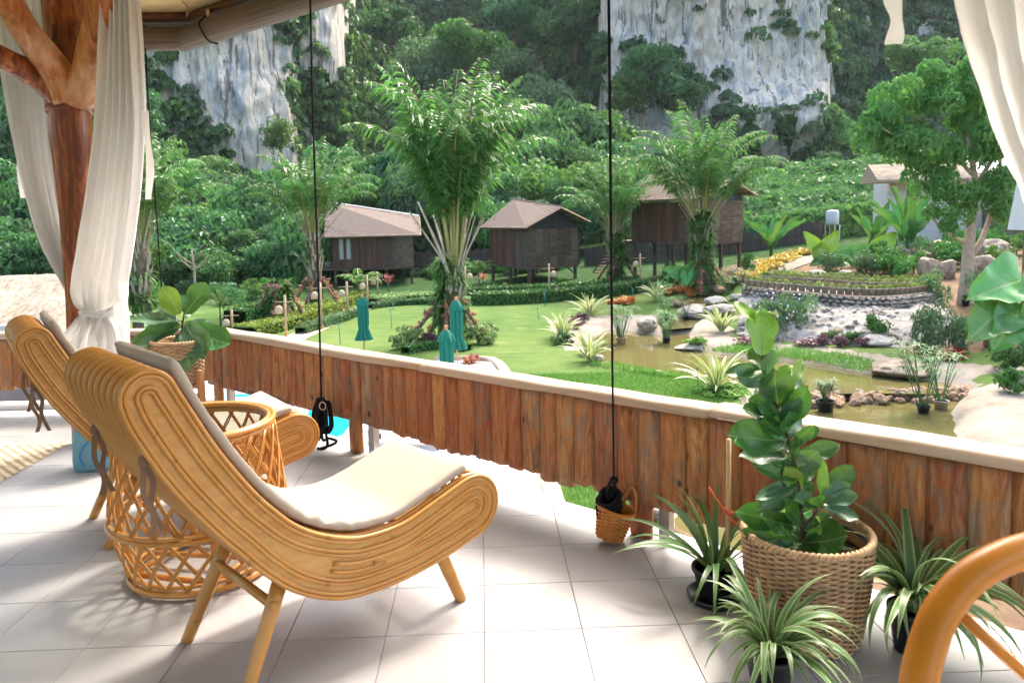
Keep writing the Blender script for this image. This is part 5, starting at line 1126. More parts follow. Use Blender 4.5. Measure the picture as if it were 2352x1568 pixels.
soft_box(.38, .26, .50, 3).obj('body', M['bag'], bag, True)
for pts in ([(-.09, -.135, .05), (-.11, -.13, .13), (-.06, -.125, .21), (.0, -.12, .23)], [(-.02, -.125, .28), (-.03, -.115, .36), (-.02, -.10, .40)]): b = MB(); b.tube(catmull(pts, 12), .005, 6); b.obj('zip', M['zip'], bag, True)
b = MB(); b.tube(catmull([(-.08, -.02, .46), (-.05, -.02, .60), (.05, -.02, .60), (.08, -.02, .46)], 14), .010, 7); b.obj('handle', M['bag'], bag, True)
mt = thing('woven_mat', 'pale woven straw mat lying on the tiles at the left', 'mat', (-4.2, 5.15, 0))
for k in range(40):
    b = MB(); y = -.8+.04*k+.02; P = np.array([[(x, y+s*.0165, .006+.0035*math.sin(x*78+math.pi*(k % 2))+.002*(1-abs(s))) for s in (-1, 0, 1)] for x in np.linspace(-1.0, 1.0, 110)]) if k == 0 or k == 1 else None
    if k < 2: b.grid(P-np.array([0, y, 0])); globals()['_ms%d' % k] = b.mesh('straw_strip', M['mat'], True)
    link('straw_strip', globals()['_ms%d' % (k % 2)], mt, (0, y, 0))
b = MB(); b.box((0, 0, .002), (1.98, 1.58, .003)); b.obj('backing', M['mat'], mt)
oc_ = thing('rattan_armchair', 'blurred orange rattan armchair at the lower right edge', 'chair', (1.15, 1.15, 0)); og = np.array((1.15, 1.15, 0))
b = MB(); P = [on_y(u, v, y)-og for u, v, y in ((2105, 1700, 1.22), (2108, 1590, 1.24), (2128, 1490, 1.27), (2168, 1395, 1.30), (2240, 1316, 1.33), (2352, 1264, 1.36), (2480, 1250, 1.38), (2600, 1290, 1.38))]; P = [np.array([P[0][0]-.0, P[0][1], .0])]+[P[0]*np.array([1, 1, .6])]+P+[np.array([P[-1][0]+.05, P[-1][1], .45]), np.array([P[-1][0]+.05, P[-1][1], .0])]
b.tube(catmull(P, 50), .031, 14); b.obj('arm_hoop', M['orange_rattan'], oc_, True)
b = MB(); b.tube([on_y(2205, 1408, 1.32)-og, on_y(2290, 1490, 1.32)-og, on_y(2400, 1590, 1.32)-og], .011, 8); b.obj('strut', M['orange_rattan'], oc_, True)
b = MB(); b.tube([on_y(2110, 1560, 1.24)-og, on_y(2260, 1640, 1.2)-og], .011, 8); b.obj('strut', M['orange_rattan'], oc_, True)
b = MB(); b.tube([on_y(2330, 1268, 1.36)-og, on_y(2390, 1330, 1.34)-og], .013, 8); b.obj('strut', M['orange_rattan'], oc_, True)
b = MB(); b.lathe([(0, .36), (.26, .36), (.28, .38), (.26, .41), (0, .41)], 30, c=(.32, .05, 0)); b.obj('seat', M['orange_rattan'], oc_, True)
for x, y in ((.12, -.12), (.52, -.12), (.12, .22), (.52, .22)): b = MB(); b.tube([(x, y, 0), (x, y, .37)], .018, 8); b.obj('leg', M['orange_rattan'], oc_, True)
# ================================================================== garden, buildings, plants
def zsolve(x, y, v):
    """height at which a point above plan position (x, y) appears at picture row v"""
    a, b = -10.0, 60.0
    for _ in range(50):
        m_ = (a+b)/2
        if project((x, y, m_))[1] > v: a = m_
        else: b = m_
    return (a+b)/2
# ---------------------------------------------------------------- stilt huts
_b = MB(); _b.box((0, 0, 0), (.43, .30, .014), 0, 0, .003); SHING = _b.mesh('shingle', M['shingle'])
def hut(label, corner, Y, alpha, wr, wl, vwall, ridge_f, ridge_b, eave_v, xr=.55, matfrac=.3, windows=False, stairs=None, ov=(.55, .75, .55, .5)):
    N = on_y(*corner, Y); gz = float(ground(N[0], N[1])); rz = math.radians(alpha); t = thing('stilt_hut', label, 'hut', (N[0], N[1], gz), rz)
    ca, sa = math.cos(rz), math.sin(rz); W = lambda x, y: (N[0]+ca*x-sa*y, N[1]+sa*x+ca*y)
    zf = N[2]-gz; zw = zsolve(*W(0, 0), vwall)-gz; L = lambda z: z-gz
    # walls: boards on the long side, woven mats at the corner and on the gable side
    wall = thing('wall', '', '', (0, 0, 0)); wall.parent = t
    for k in ('label', 'category'):
        if k in wall: del wall[k]
    def board(x, y, w_, z0, z1, mat, face, nm='board', d=0.0):
        b = MB(); sz = (.03, w_-.012, z1-z0) if face == 'L' else (w_-.012, .03, z1-z0); b.box((0, 0, 0), sz, 0, 0, .004); return b.obj(nm, mat, wall, loc=(x, y, (z0+z1)/2))
    rsx = np.random.RandomState(int(Y*10)); nb = int(wl*(1-matfrac)/.21); y = wl*matfrac
    bw = wl*(1-matfrac)/nb
    for k in range(nb): board(-.01*rsx.rand(), y+bw*(k+.5), bw, zf, zw, M['hutwall'], 'L')
    nm_ = 3; bw = wl*matfrac/nm_
    for k in range(nm_): board(-.02-.008*(k % 2), bw*(k+.5), bw*1.03, zf-.03, zw-.35*(k % 2 == 5), M['hutmat'], 'L', 'mat_panel')
    nm_ = 7; bw = wr/nm_
    for k in range(nm_):
        zs = zf+(zw-zf)*(.26+.05*rsx.rand()); board(bw*(k+.5), -.035-.012*(k % 2), bw*1.06, zs-.03, zw-.02, M['hutmat'], 'R', 'mat_panel'); board(bw*(k+.5), -.02-.010*(k % 2), bw*1.02, zf-.04, zs+.02, M['hutmat'], 'R', 'mat_panel')
    b = MB(); b.box((wr/2, wl/2, (zf+zw)/2), (wr-.06, wl-.06, zw-zf-.03)); b.obj('core', M['hutdark'], wall)
    # floor frame and stilts
    for nm, c, s in (('floor_beam', (wr/2, .02, zf-.10), (wr, .10, .14)), ('floor_beam', (.02, wl/2, zf-.10), (.10, wl, .14)), ('floor_beam', (wr/2, wl-.02, zf-.10), (wr, .10, .14)), ('floor_beam', (wr-.02, wl/2, zf-.10), (.10, wl, .14))):
        b = MB(); b.box(c, s); b.obj(nm, M['hutpost'], t)
    for x in (.12, wr*.5, wr-.12):
        for y in (.14, wl*.5, wl-.14):
            w_ = W(x, y); gg = float(ground(*w_))-gz-.3; b = MB(); b.box((x, y, (gg+zf-.16)/2), (.17, .17, zf-.16-gg), 0, 0, .01); b.obj('stilt', M['hutpost'], t)
    b = MB(); b.tube([(wr-.15, .1, zf*.45), (wr-.85, .1, zf-.18)], .05, 6); b.obj('diagonal_brace', M['hutpost'], t)
    # roof
    xr = wr*xr; zE = zsolve(*W(-ov[0], -ov[2]), eave_v)-gz; zrf = zsolve(*W(xr, -ov[2]), ridge_f)-gz; zrb = zsolve(*W(xr, wl+ov[3]), ridge_b)-gz; zE2 = zrf-(zrf-zE)*(wr+ov[1]-xr)/(xr+ov[0])*0.92
    A0, A1, B0, B1 = [np.array(p) for p in ((-ov[0], -ov[2], zE), (-ov[0], wl+ov[3], zE), (xr, -ov[2], zrf), (xr, wl+ov[3], zrb))]; C0, C1 = np.array((wr+ov[1], -ov[2], zE2)), np.array((wr+ov[1], wl+ov[3], zE2+(zrb-zrf)*.4))
    up = np.array([0, 0, .06]); b = MB(); b.add([A0, A1, B1, B0, C0, C1, A0+up, A1+up, B1+up, B0+up, C0+up, C1+up], [(3, 2, 1, 0), (4, 5, 2, 3), (6, 7, 8, 9), (9, 8, 11, 10), (0, 1, 7, 6), (5, 4, 10, 11), (0, 6, 9, 3), (3, 9, 10, 4), (1, 2, 8, 7), (2, 5, 11, 8)]); roof_ = b.obj('roof', M['shingle'], t)
    slope = np.linalg.norm(B0-A0); rows = int(slope/.235); cols = int((wl+ov[2]+ov[3])/.42)
    for i in range(rows):
        for j in range(cols-(i % 2)):
            s = (i+.35)/rows; q = (j+(1.0 if i % 2 else .5))/cols
            p = (A0*(1-q)+A1*q)*(1-s)+(B0*(1-q)+B1*q)*s; ty = (A1-A0)*(1-s)+(B1-B0)*s; tx = (B0*(1-q)+B1*q)-(A0*(1-q)+A1*q); tx /= np.linalg.norm(tx); ty -= tx*(ty @ tx); ty /= np.linalg.norm(ty); nz_ = np.cross(tx, ty); nz_ = nz_ if nz_[2] > 0 else -nz_
            p = p+up+nz_*(.020+.004*rsx.rand()); tx2 = tx-nz_*.05; o = link('shingle', SHING, roof_); x_, y_, z_ = ty, tx2, nz_
            o.matrix_local = Matrix(((x_[0], y_[0], z_[0], p[0]), (x_[1], y_[1], z_[1], p[1]), (x_[2], y_[2], z_[2], p[2]), (0, 0, 0, 1)))
    def bar(nm, p, q, r, mat, par=roof_): b = MB(); b.tube([p, (np.array(p)+q)/2, q], r, 4); b.obj(nm, mat, par)
    bar('ridge_cap', B0+up*1.3, B1+up*1.3, .07, M['ridge_white'] if windows else M['shingle']); bar('barge_board', A0+up*.4, B0+up*.4, .06, M['shingle_trim']); bar('barge_board', B0+up*.4, C0+up*.4, .06, M['shingle_trim']); bar('eave_board', A0+up*.3, A1+up*.3, .05, M['shingle_trim'])
    for k in range(4):
        s = (k+.6)/4.4; bar('rafter', B0+(C0-B0)*s+np.array([0, .05, -.09]), B0+(C0-B0)*s+np.array([0, 1.2, -.09]), .045, M['shingle_trim'])
    # gable
    zr2 = zrf-.12; b = MB(); b.add([(.0, .02, zw), (wr, .02, zw), (wr, .02, min(zw+.35, zE2+.3)), (xr, .02, zr2), (0, .02, max(zw+.02, zE+(zrf-zE)*(ov[0]/(xr+ov[0]))-.1)), (.0, .10, zw), (wr, .10, zw), (wr, .10, min(zw+.35, zE2+.3)), (xr, .10, zr2), (0, .10, max(zw+.02, zE+(zrf-zE)*(ov[0]/(xr+ov[0]))-.1))], [(0, 1, 2, 3, 4), (9, 8, 7, 6, 5)]); b.obj('gable', M['hutdark'], t)
    b = MB(); b.box((xr-.25, -.03, (zw+zr2)/2-.1), (.06, .05, zr2-zw-.15)); b.obj('gable_post', M['hutmat'], t)
    if windows:
        for yy in (wl-.62, wl-1.12):
            b = MB(); b.box((-.05, yy, zf+1.35), (.06, .40, 1.62)); wn = b.obj('window', M['winframe'], t); b = MB(); b.box((-.085, yy, zf+1.35), (.01, .28, 1.48)); b.obj('pane', M['window'], wn)
            b = MB(); P = np.array([[(-.093-.008*math.sin(k*1.9), yy-.13+.26*k/14, z) for z in (zf+.65, zf+1.35, zf+2.05)] for k in range(15)]); b.grid(P); b.obj('drape', M['drape'], wn, True)
        for k in range(4):
            b = MB(); b.box((.25+k*.5 if k > 1 else -.04, -.06 if k > 1 else .35+k*.55, zw-.22), (.42 if k > 1 else .04, .04 if k > 1 else .46, .36)); b.obj('window', M['window'], t)
        b = MB(); b.box((.6, wl+.9, zf-.05), (2.2, 1.8, .10)); b.obj('deck', M['hutpost'], t)
        for x in (-.3, 1.5):
            b = MB(); b.box((x, wl+1.6, (zf-.1)/2), (.14, .14, zf-.1)); b.obj('stilt', M['hutpost'], t)
    if stairs:
        b = MB(); b.box((.5, wl+.75, zf-.06), (1.6, 1.5, .12)); b.obj('deck', M['hutpost'], t)
        for k in range(9):
            b = MB(); b.box((.25-.02*k, wl+1.55+.22*k*stairs, zf-.12-zf*(k+1)/9.5), (1.0, .26, .05)); b.obj('stair_tread', M['hutpost'], t)
        for x in (-.2, .8):
            b = MB(); b.tube([(x, wl+1.45, zf-.1), (x-.1, wl+1.5+2.1*stairs, .0)], .05, 4); b.obj('stair_string', M['hutpost'], t)
        for y in (wl+.3, wl+1.4):
            b = MB(); b.box((-.25, y, zf+.45), (.07, .07, .95)); b.obj('deck_post', M['hutpost'], t)
        b = MB(); b.tube([(-.25, wl+.1, zf+.92), (-.25, wl+1.5, zf+.92)], .035, 6); b.obj('deck_rail', M['hutpost'], t)
    return t
hut('dark wooden stilt hut at the left with twin narrow windows and white ridge', (950, 611), 56, 96, 4.6, 5.7, 541, 498, 466, 541, .52, .38, True)
hut('dark wooden stilt hut in the middle between the two tall palms', (1214, 613), 52, 29, 4.1, 5.2, 526, 478, 459, 525, .58, .30)
hut('dark wooden stilt hut at the right standing higher behind a palm', (1612, 556), 45, 38, 4.2, 5.4, 462, 414, 402, 457, .55, .28, False, .8)
tubp = on_y(748, 612, 57); tt = thing('bathtub', 'white outdoor bathtub on the deck of the left hut', 'bathtub', (tubp[0], tubp[1], tubp[2]-.3)); b = MB(); b.lathe([(0, 0), (.55, 0), (.75, .45), (.82, .62), (.76, .62), (.66, .45), (.5, .12), (0, .12)], 24); b.obj('tub', M['whitewall'], tt, True); b = MB(); b.lathe([(0, .5), (.68, .5)], 24); b.obj('water', M['pool'], tt)
# dark plank fence behind the huts
def fence(label, pts, h, gap=.16, lift=0.0):
    P = catmull(np.array(pts)[:, :2], 80); d = np.r_[0, np.cumsum(np.linalg.norm(np.diff(P, axis=0), axis=1))]; n = int(d[-1]/gap); a = np.array(pts[0]); t = thing('plank_fence', label, 'fence', (a[0], a[1], 0)); b = MB(); b.box((0, 0, h/2), (gap*.92, .03, h)); me = b.mesh('fence_board', M['fence_dk'])
    for k in range(n):
        s = (k+.5)*gap; x, y = np.interp(s, d, P[:, 0]), np.interp(s, d, P[:, 1]); x2, y2 = np.interp(s+.1, d, P[:, 0]), np.interp(s+.1, d, P[:, 1]); link('fence_board', me, t, (x-a[0], y-a[1], float(ground(x, y))-.1+lift), (0, 0, math.atan2(y2-y, x2-x)), (1, 1, 1+.05*math.sin(k*2.3)))
    return t
fence('low dark plank fence behind the right hut and yellow plants', [(8, 60, 0), (14, 56.5, 0), (20, 55, 0), (27, 56, 0), (31, 58, 0)], 1.5, .22)
fence('dark plank fence in the shade under the left and middle huts', [(-13, 62, 0), (-5, 61, 0), (3, 61.5, 0), (8, 61, 0)], 1.9, .24)
# ---------------------------------------------------------------- palms
def frond_mesh(name, L, a0, a1, seed, pet=.30, n=54, ll=1.2, mat=None, droop=.9, bend=1.9):
    rs = np.random.RandomState(seed); m_ = 26; pts = [(0, 0)]; x = z = 0
    for i in range(1, m_):
        t = i/(m_-1); a = math.radians(a0+(a1-a0)*t**bend); x += L/(m_-1)*math.cos(a); z += L/(m_-1)*math.sin(a); pts.append((x, z))
    pts = np.array(pts); b = MB(); side = rs.uniform(-.15, .15); C = np.c_[pts[:, 0], side*pts[:, 0]**1.3*.25, pts[:, 1]]
    b.tube(C, list(np.interp(np.linspace(0, 1, m_), [0, .1, .4, 1], [.066, .046, .028, .007])), 5, mi=1, flat=.6)
    ts = np.linspace(pet, 1.0, n); 
    for i, t in enumerate(ts):
        f = t*(m_-1); k = min(int(f), m_-2); p = C[k]+(C[k+1]-C[k])*(f-k); tg = C[k+1]-C[k]; tg = tg/np.linalg.norm(tg); nn = np.cross(tg, [0, 1.0, 0]); q = (t-pet)/(1-pet); l = ll*(0.45+.75*math.sin(math.pi*min(1, q*.8+.18)))*(1-.45*q**3)
        for s in (-1, 1):
            lift = rs.uniform(-.1, .5); d = np.array([0, s, 0])*.80+tg*.62+nn*-lift*.5; d += rs.randn(3)*.08; d /= np.linalg.norm(d); w_ = .070*l/.85+.015; wv = np.cross(d, [0, 0, 1.0]); wv /= np.linalg.norm(wv)+1e-9; wv = wv*.75+np.array([0, 0, .66])*rs.choice([-1, 1]); 
            a = p; c = p+d*l*.5+np.array([0, 0, -droop*l*.10]); e = p+d*l*.92+np.array([0, 0, -droop*l*.55]); b.add([a, c+wv*w_*.5, c-wv*w_*.5, e], [(0, 1, 2), (1, 3, 2)], 0, rs.rand())
    return b.mesh(name, [mat or M['palm'], M['petiole']])
FR = [frond_mesh('frond', 6.0, 86, 30, 1), frond_mesh('frond', 6.0, 80, -10, 2), frond_mesh('frond', 6.0, 72, -45, 3), frond_mesh('frond', 6.0, 60, -70, 4), frond_mesh('frond', 6.0, 88, 55, 5)]
FR += [frond_mesh('frond', 6.0, 87, 5, 11, .29, 50, 1.0, None, 1.0, 3.2), frond_mesh('frond', 6.0, 80, -15, 12, .29, 50, 1.0, None, 1.0, 3.0), frond_mesh('frond', 6.0, 84, 40, 13, .29, 50, 1.0, None, 1.0, 3.2)]
def fern_mesh(seed, n=26, L=.6):
    rs = np.random.RandomState(seed); b = MB()
    for k in range(n):
        a = rs.rand()*6.28; el = rs.uniform(-.5, 1.1); p = np.zeros(3); d = np.array([math.cos(a)*math.cos(el), math.sin(a)*math.cos(el), math.sin(el)]); r = rs.rand()
        for i in range(7):
            q = p+d*L/7*rs.uniform(.8, 1.2); d = d+np.array([0, 0, -.16]); d /= np.linalg.norm(d); s = np.cross(d, [0, 0, 1.0]); s /= np.linalg.norm(s)+1e-9; w_ = .10*(1-i/8); b.add([p, q+s*w_-d*.0, q+d*.05, q-s*w_], [(0, 1, 2, 3)], 0, np.clip(r+.2*rs.randn(), 0.01, 1)); p = q
    return b.mesh('fern', M['fern'])
FERN = [fern_mesh(s) for s in range(4)]
_b = MB(); _b.tube([(0, 0, 0), (.10, 0, .25), (.16, 0, .7)], [.10, .07, .03], 5, flat=.5); STUB = _b.mesh('petiole_stub', M['petiole_dry'])
_b = MB(); _b.tube([(0, 0, 0), (.18, 0, .8), (.75, 0, 2.4)], [.07, .05, .03], 5, flat=.6); LONGSTUB = _b.mesh('cut_petiole', M['petiole_dry'])
def rosette(name, mat, n, L, w_, el, seed):
    rs = np.random.RandomState(seed); b = MB()
    for k in range(n):
        a = 2*math.pi*(k*.381966); e = math.radians(rs.uniform(*el)); l = L*rs.uniform(.75, 1.15); d = np.array([math.cos(a)*math.cos(e), math.sin(a)*math.cos(e), math.sin(e)]); s = np.array([-math.sin(a), math.cos(a), 0])*w_/2; m_ = d*l*.55; tip = d*l+np.array([0, 0, -.22*l]); r = rs.rand(); o = d*.02
        b.add([o-s*.6, o+s*.6, m_+s, m_-s, tip], [(0, 1, 2, 3), (3, 2, 4)], 0, max(.01, r))
    return b.mesh(name, mat)
ROS = {k: [rosette('bromeliad', M[k], 16, .24, .055, (20, 75), s) for s in range(3)] for k in ('coral', 'orange_pl', 'yellow_pl', 'red_pl', 'purple')}
ROS['green'] = [rosette('bromeliad', M['shrub_pale'], 16, .26, .06, (15, 70), 9)]
def palm(label, base, h, sc, nfr, tr=.33, ferns=40, lean=(0, 0), props=None, mix=(0, 0, 1, 1, 2, 2, 4), seed=0, fz=(.1, 1.0), tilt=.5, stubs=30, spread=0.0):
    rs = np.random.RandomState(seed); t = thing('palm_tree', label, 'tree', tuple(base), rs.rand()*6)
    b = MB(); m_ = 14; C = [(lean[0]*(k/(m_-1)), lean[1]*(k/(m_-1)), -.2+(h+.2)*k/(m_-1)) for k in range(m_)]; b.tube(C, [tr*(1.25-.35*k/(m_-1)+.07*math.sin(k*2.9)) for k in range(m_)], 12); v = np.array(b.v); v[:, :2] += .035*np.stack([fbm(v[:, 0]*6, v[:, 1]*6, v[:, 2]*7, 3), fbm(v[:, 0]*6+9, v[:, 1]*6, v[:, 2]*7, 3)], 1); b.v = [tuple(p) for p in v]; b.obj('trunk', M['bark'], t, True)
    for k in range(stubs):
        a = k*2.4; z = h*(.35+.65*rs.rand()); link('petiole_stub', STUB, t, (tr*.8*math.cos(a)+lean[0]*z/h, tr*.8*math.sin(a)+lean[1]*z/h, z), (0, rs.uniform(-.1, .3), a), rs.uniform(.6, 1.2))
    for k in range(9):
        a = k*2.4+rs.rand(); link('cut_petiole', LONGSTUB, t, (tr*.6*math.cos(a)+lean[0], tr*.6*math.sin(a)+lean[1], h-.5+rs.uniform(-.3, .2)), (0, rs.uniform(-.1, .45), a), sc*rs.uniform(.5, 1.15))
    for k in range(nfr):
        a = k*2.39996+rs.uniform(-.25, .25); q = k/nfr; me = FR[mix[min(int(q*len(mix)), len(mix)-1)]]; s = sc*rs.uniform(.82, 1.08); link('frond', me, t, (.18*math.cos(a)+lean[0], .18*math.sin(a)+lean[1], h+rs.uniform(-.1, .2)-.35*q), (0, rs.uniform(-.10, .10)+spread*q, a), (s, s, s))
    for k in range(ferns):
        a = rs.rand()*6.28; z = h*rs.uniform(*fz); link('fern', FERN[rs.randint(4)], t, (tr*.9*math.cos(a), tr*.9*math.sin(a), z), (0, 0, rs.rand()*6), rs.uniform(.6, 1.2))
    return t
def prop_frame(label, c, r, h, n, seed, per=11, cols=('coral', 'coral', 'coral')):
    """slanting timber props round a palm, planted with bromeliads"""
    rs = np.random.RandomState(seed); t = thing('palm_prop', label, 'timber props', tuple(c))
    for k in range(n):
        a = rs.rand()*.4+2*math.pi*k/n+seed; p = np.array([r*math.cos(a), r*math.sin(a), -.05]); q = np.array([.42*math.cos(a), .42*math.sin(a), h]); b = MB(); b.tube([p, (p+q)/2+np.array([0, 0, .05]), q], [.085, .075, .07], 8); pl = b.obj('prop_pole', M['bark'], t, True)
        for j in range(per):
            s = (j+rs.rand()*.7)/per; pp = p+(q-p)*s; c_ = cols[rs.randint(len(cols))]; link('bromeliad', ROS[c_][rs.randint(3)], pl, tuple(pp+rs.randn(3)*.05+np.array([0, 0, .05])), (rs.uniform(-.9, .9), rs.uniform(-.9, .9), rs.rand()*6), rs.uniform(.7, 1.25))
    for k in range(3):
        a = k*math.pi/3+seed; b = MB(); b.tube([(-.75*math.cos(a), -.75*math.sin(a), h-.06*k), (.75*math.cos(a), .75*math.sin(a), h-.06*k)], .06, 7); b.obj('cross_pole', M['bark'], t, True)
    return t
p3 = gp(1035, 786); palm('tallest palm in the middle of the lawn with steep upright fronds', p3, 3.1, 1.32, 36, .36, 95, (-.2, .2), mix=(7, 7, 5, 5, 5, 6), seed=3, fz=(.15, 1.1)); prop_frame('timber props clad with coral bromeliads round the tallest palm', p3, 1.75, 1.65, 5, 2, 13)
p5 = gp(1612, 668); palm('broad palm in front of the right hut with fern-covered trunk', p5, 3.7, 1.12, 30, .42, 120, (0, 0), mix=(7, 5, 5, 6, 6), seed=5, spread=.42, fz=(.05, 1.15)); prop_frame('timber props with bromeliads round the broad palm by the right hut', p5, 1.7, 1.6, 5, 4, 10)
p4 = gp(1418, 655); palm('palm between the middle and right huts with drooping fronds', p4, 3.3, .86, 28, .34, 60, (-.3, 0), mix=(7, 5, 5, 6, 6), seed=6, spread=.4); prop_frame('timber props with red bromeliads round the palm between two huts', p4, 1.5, 1.6, 4, 1, 9, ('coral', 'red_pl', 'coral'))
p2 = gp(731, 712); palm('slim grey-trunked palm at the left corner of the left hut', p2, 4.3, .88, 28, .30, 10, (-.2, 0), mix=(7, 5, 5, 6, 6), seed=7, spread=.45, stubs=46); prop_frame('timber props with peach bromeliads round the grey-trunked palm', p2, 1.7, 1.7, 5, 3, 11)
p1 = gp(330, 770); palm('palm half hidden behind the white curtain at the left', p1, 4.2, .92, 26, .36, 30, (.2, 0), mix=(7, 5, 6, 6, 1), seed=8, spread=.3, stubs=46, fz=(.2, .7))
pr = gp(640, 745); prop_frame('planted tripod of props at the left end of the golden hedge', pr, 1.4, 1.9, 5, 6, 12)
b = MB(); b.lathe([(0, 0), (.62, 0), (.55, .7), (.45, 1.4), (.36, 1.9), (0, 1.95)], 14); v = np.array(b.v); v[:, :2] *= (1+.25*fbm(v[:, 0]*3, v[:, 1]*3, v[:, 2]*2, 3))[:, None]; b.v = [tuple(p) for p in v]; o = thing('tree_stump', 'dark overgrown stump inside the planted tripod of props', 'stump', tuple(pr)); b.obj('stump', M['bark'], o, True)
for k in range(40): a = k*2.4; link('fern', FERN[k % 4], o, (.5*math.cos(a), .5*math.sin(a), .4+1.6*((k*.37) % 1)), (0, 0, a), .9)
# ---------------------------------------------------------------- shrubs and hedges
BM = {}
def bush_mesh(mk, v=0, nl=900, leaf=.20, aspect=.5):
    if (mk, v) not in BM: BM[(mk, v)] = crown_mesh('foliage', nl, 1.0, 16, leaf, M[mk], 200+v+len(BM)*3, .8, aspect)
    return BM[(mk, v)]
def bush(name, label, cat, p, sx, sz, mk, v=0, group=None, leaf=.20, nl=900, aspect=.5):
    t = thing(name, label, cat, tuple(p), random.random()*6, group); link('foliage', bush_mesh(mk, v, nl, leaf, aspect), t, (0, 0, sz*.62), None, (sx, sx, sz)); b = MB(); b.tube([(0, 0, -.05), (0.02, 0, sz*.5)], .03+.02*sx, 6); b.obj('stem', M['bark'], t, True); return t
def hedge(label, pts, w_, h, mk, leaf=.11, dens=260, seed=0, asp=.6):
    P = catmull(np.array(pts)[:, :2], 50); d = np.r_[0, np.cumsum(np.linalg.norm(np.diff(P, axis=0), axis=1))]; L = d[-1]; rs = np.random.RandomState(seed); n = int(L*(w_+2*h)*dens/2.2); s = rs.rand(n)*L; x, y = np.interp(s, d, P[:, 0]), np.interp(s, d, P[:, 1]); T = np.gradient(P, axis=0); T /= np.linalg.norm(T, axis=1)[:, None]; tx, ty = np.interp(s, d, T[:, 0]), np.interp(s, d, T[:, 1])
    f = rs.rand(n)*(w_+2*h); top = (f > h) & (f < h+w_); off = np.where(f <= h, -w_/2, np.where(top, f-h-w_/2, w_/2)); z = np.where(f <= h, f, np.where(top, h, 2*h+w_-f)); nx, ny = -ty, tx; wob = .07*fbm(x*1.5, y*1.5, z*2, 3)
    N = np.stack([np.where(top, 0, np.sign(off))*nx, np.where(top, 0, np.sign(off))*ny, np.where(top, 1.0, .25)], 1); ins = rs.rand(n)**2*.10
    C = np.stack([x+nx*off, y+ny*off, ground(x, y)+z], 1)+N*(wob-ins)[:, None]; o = np.array([P[0, 0], P[0, 1], float(ground(*P[0]))]); V, F = leaves(C-o, N if asp > .3 else np.stack([rs.randn(n), rs.randn(n), .15*rs.randn(n)], 1), leaf, asp, .15 if asp > .3 else -.5, .55, rs); t = thing('hedge', label, 'hedge', tuple(o)); link('foliage', mesh_np('foliage', V, F, M[mk], False, np.clip(.3+.7*rs.rand(n), 0, 1)), t)
    if asp < .3: return t
    b = MB(); PP = []
    for k in range(50):
        g = float(ground(*P[k])); PP.append([np.array([P[k, 0]-T[k, 1]*a, P[k, 1]+T[k, 0]*a, g+zz])-o for a, zz in ((-w_/2+.10, -.1), (-w_/2+.10, h-.12), (w_/2-.10, h-.12), (w_/2-.10, -.1))])
    b.grid(np.array(PP)); b.obj('branch_core', M['undergrowth'], t); return t
hedge('bright golden-green clipped hedge beside the garden path', [gp(560, 775), gp(640, 757), gp(720, 728), gp(790, 702), gp(832, 688)], 1.3, .55, 'hedge_y', .12, 300, 1)
hedge('low dark hedge along the right side of the garden path', [gp(690, 768), gp(740, 752), gp(790, 735), gp(826, 722)], .7, .42, 'hedge_d', .10, 300, 2)
hedge('thin clipped hedge along the far lawn edge left of the middle palm', [gp(850, 710), gp(900, 703), gp(960, 699), gp(1020, 699), gp(1075, 700)], .5, .40, 'hedge_d', .10, 300, 3)
hedge('thick green hedge below the middle hut at the lawn edge', [gp(1085, 698), gp(1180, 696), gp(1290, 689), gp(1400, 679), gp(1480, 668)], 1.3, .70, 'hedge', .17, 170, 4)
hedge('second green hedge row just behind the lawn-edge hedge', [gp(1065, 676), gp(1150, 672), gp(1250, 668), gp(1360, 660), gp(1470, 650)], 1.2, .45, 'hedge', .17, 170, 5)
hedge('pale shrub bed behind the thin clipped hedge', [gp(860, 700), gp(910, 692), gp(960, 688), gp(1000, 687)], 2.0, .45, 'shrub_pale', .15, 200, 6)
hedge('dense green shrub row left of the golden hedge', [gp(540, 755), gp(580, 748), gp(605, 738)], 1.6, .95, 'hedge', .16, 170, 7)
hedge('fine grass edging along the near pond bank', [gp(1365, 838), gp(1416, 846), gp(1514, 861), gp(1580, 870)], .35, .12, 'grass', .20, 900, 8, .10)
hedge('grassy border strip along the far pond bank', [gp(1660, 800), gp(1720, 806), gp(1800, 812), gp(1880, 822), gp(1960, 838), gp(2010, 846)], 1.5, .10, 'grass', .22, 900, 9, .10)
hedge('low curved green hedge behind the teal umbrellas', [gp(930, 812), gp(975, 803), gp(1020, 800), gp(1075, 806)], .6, .35, 'hedge', .10, 300, 10)
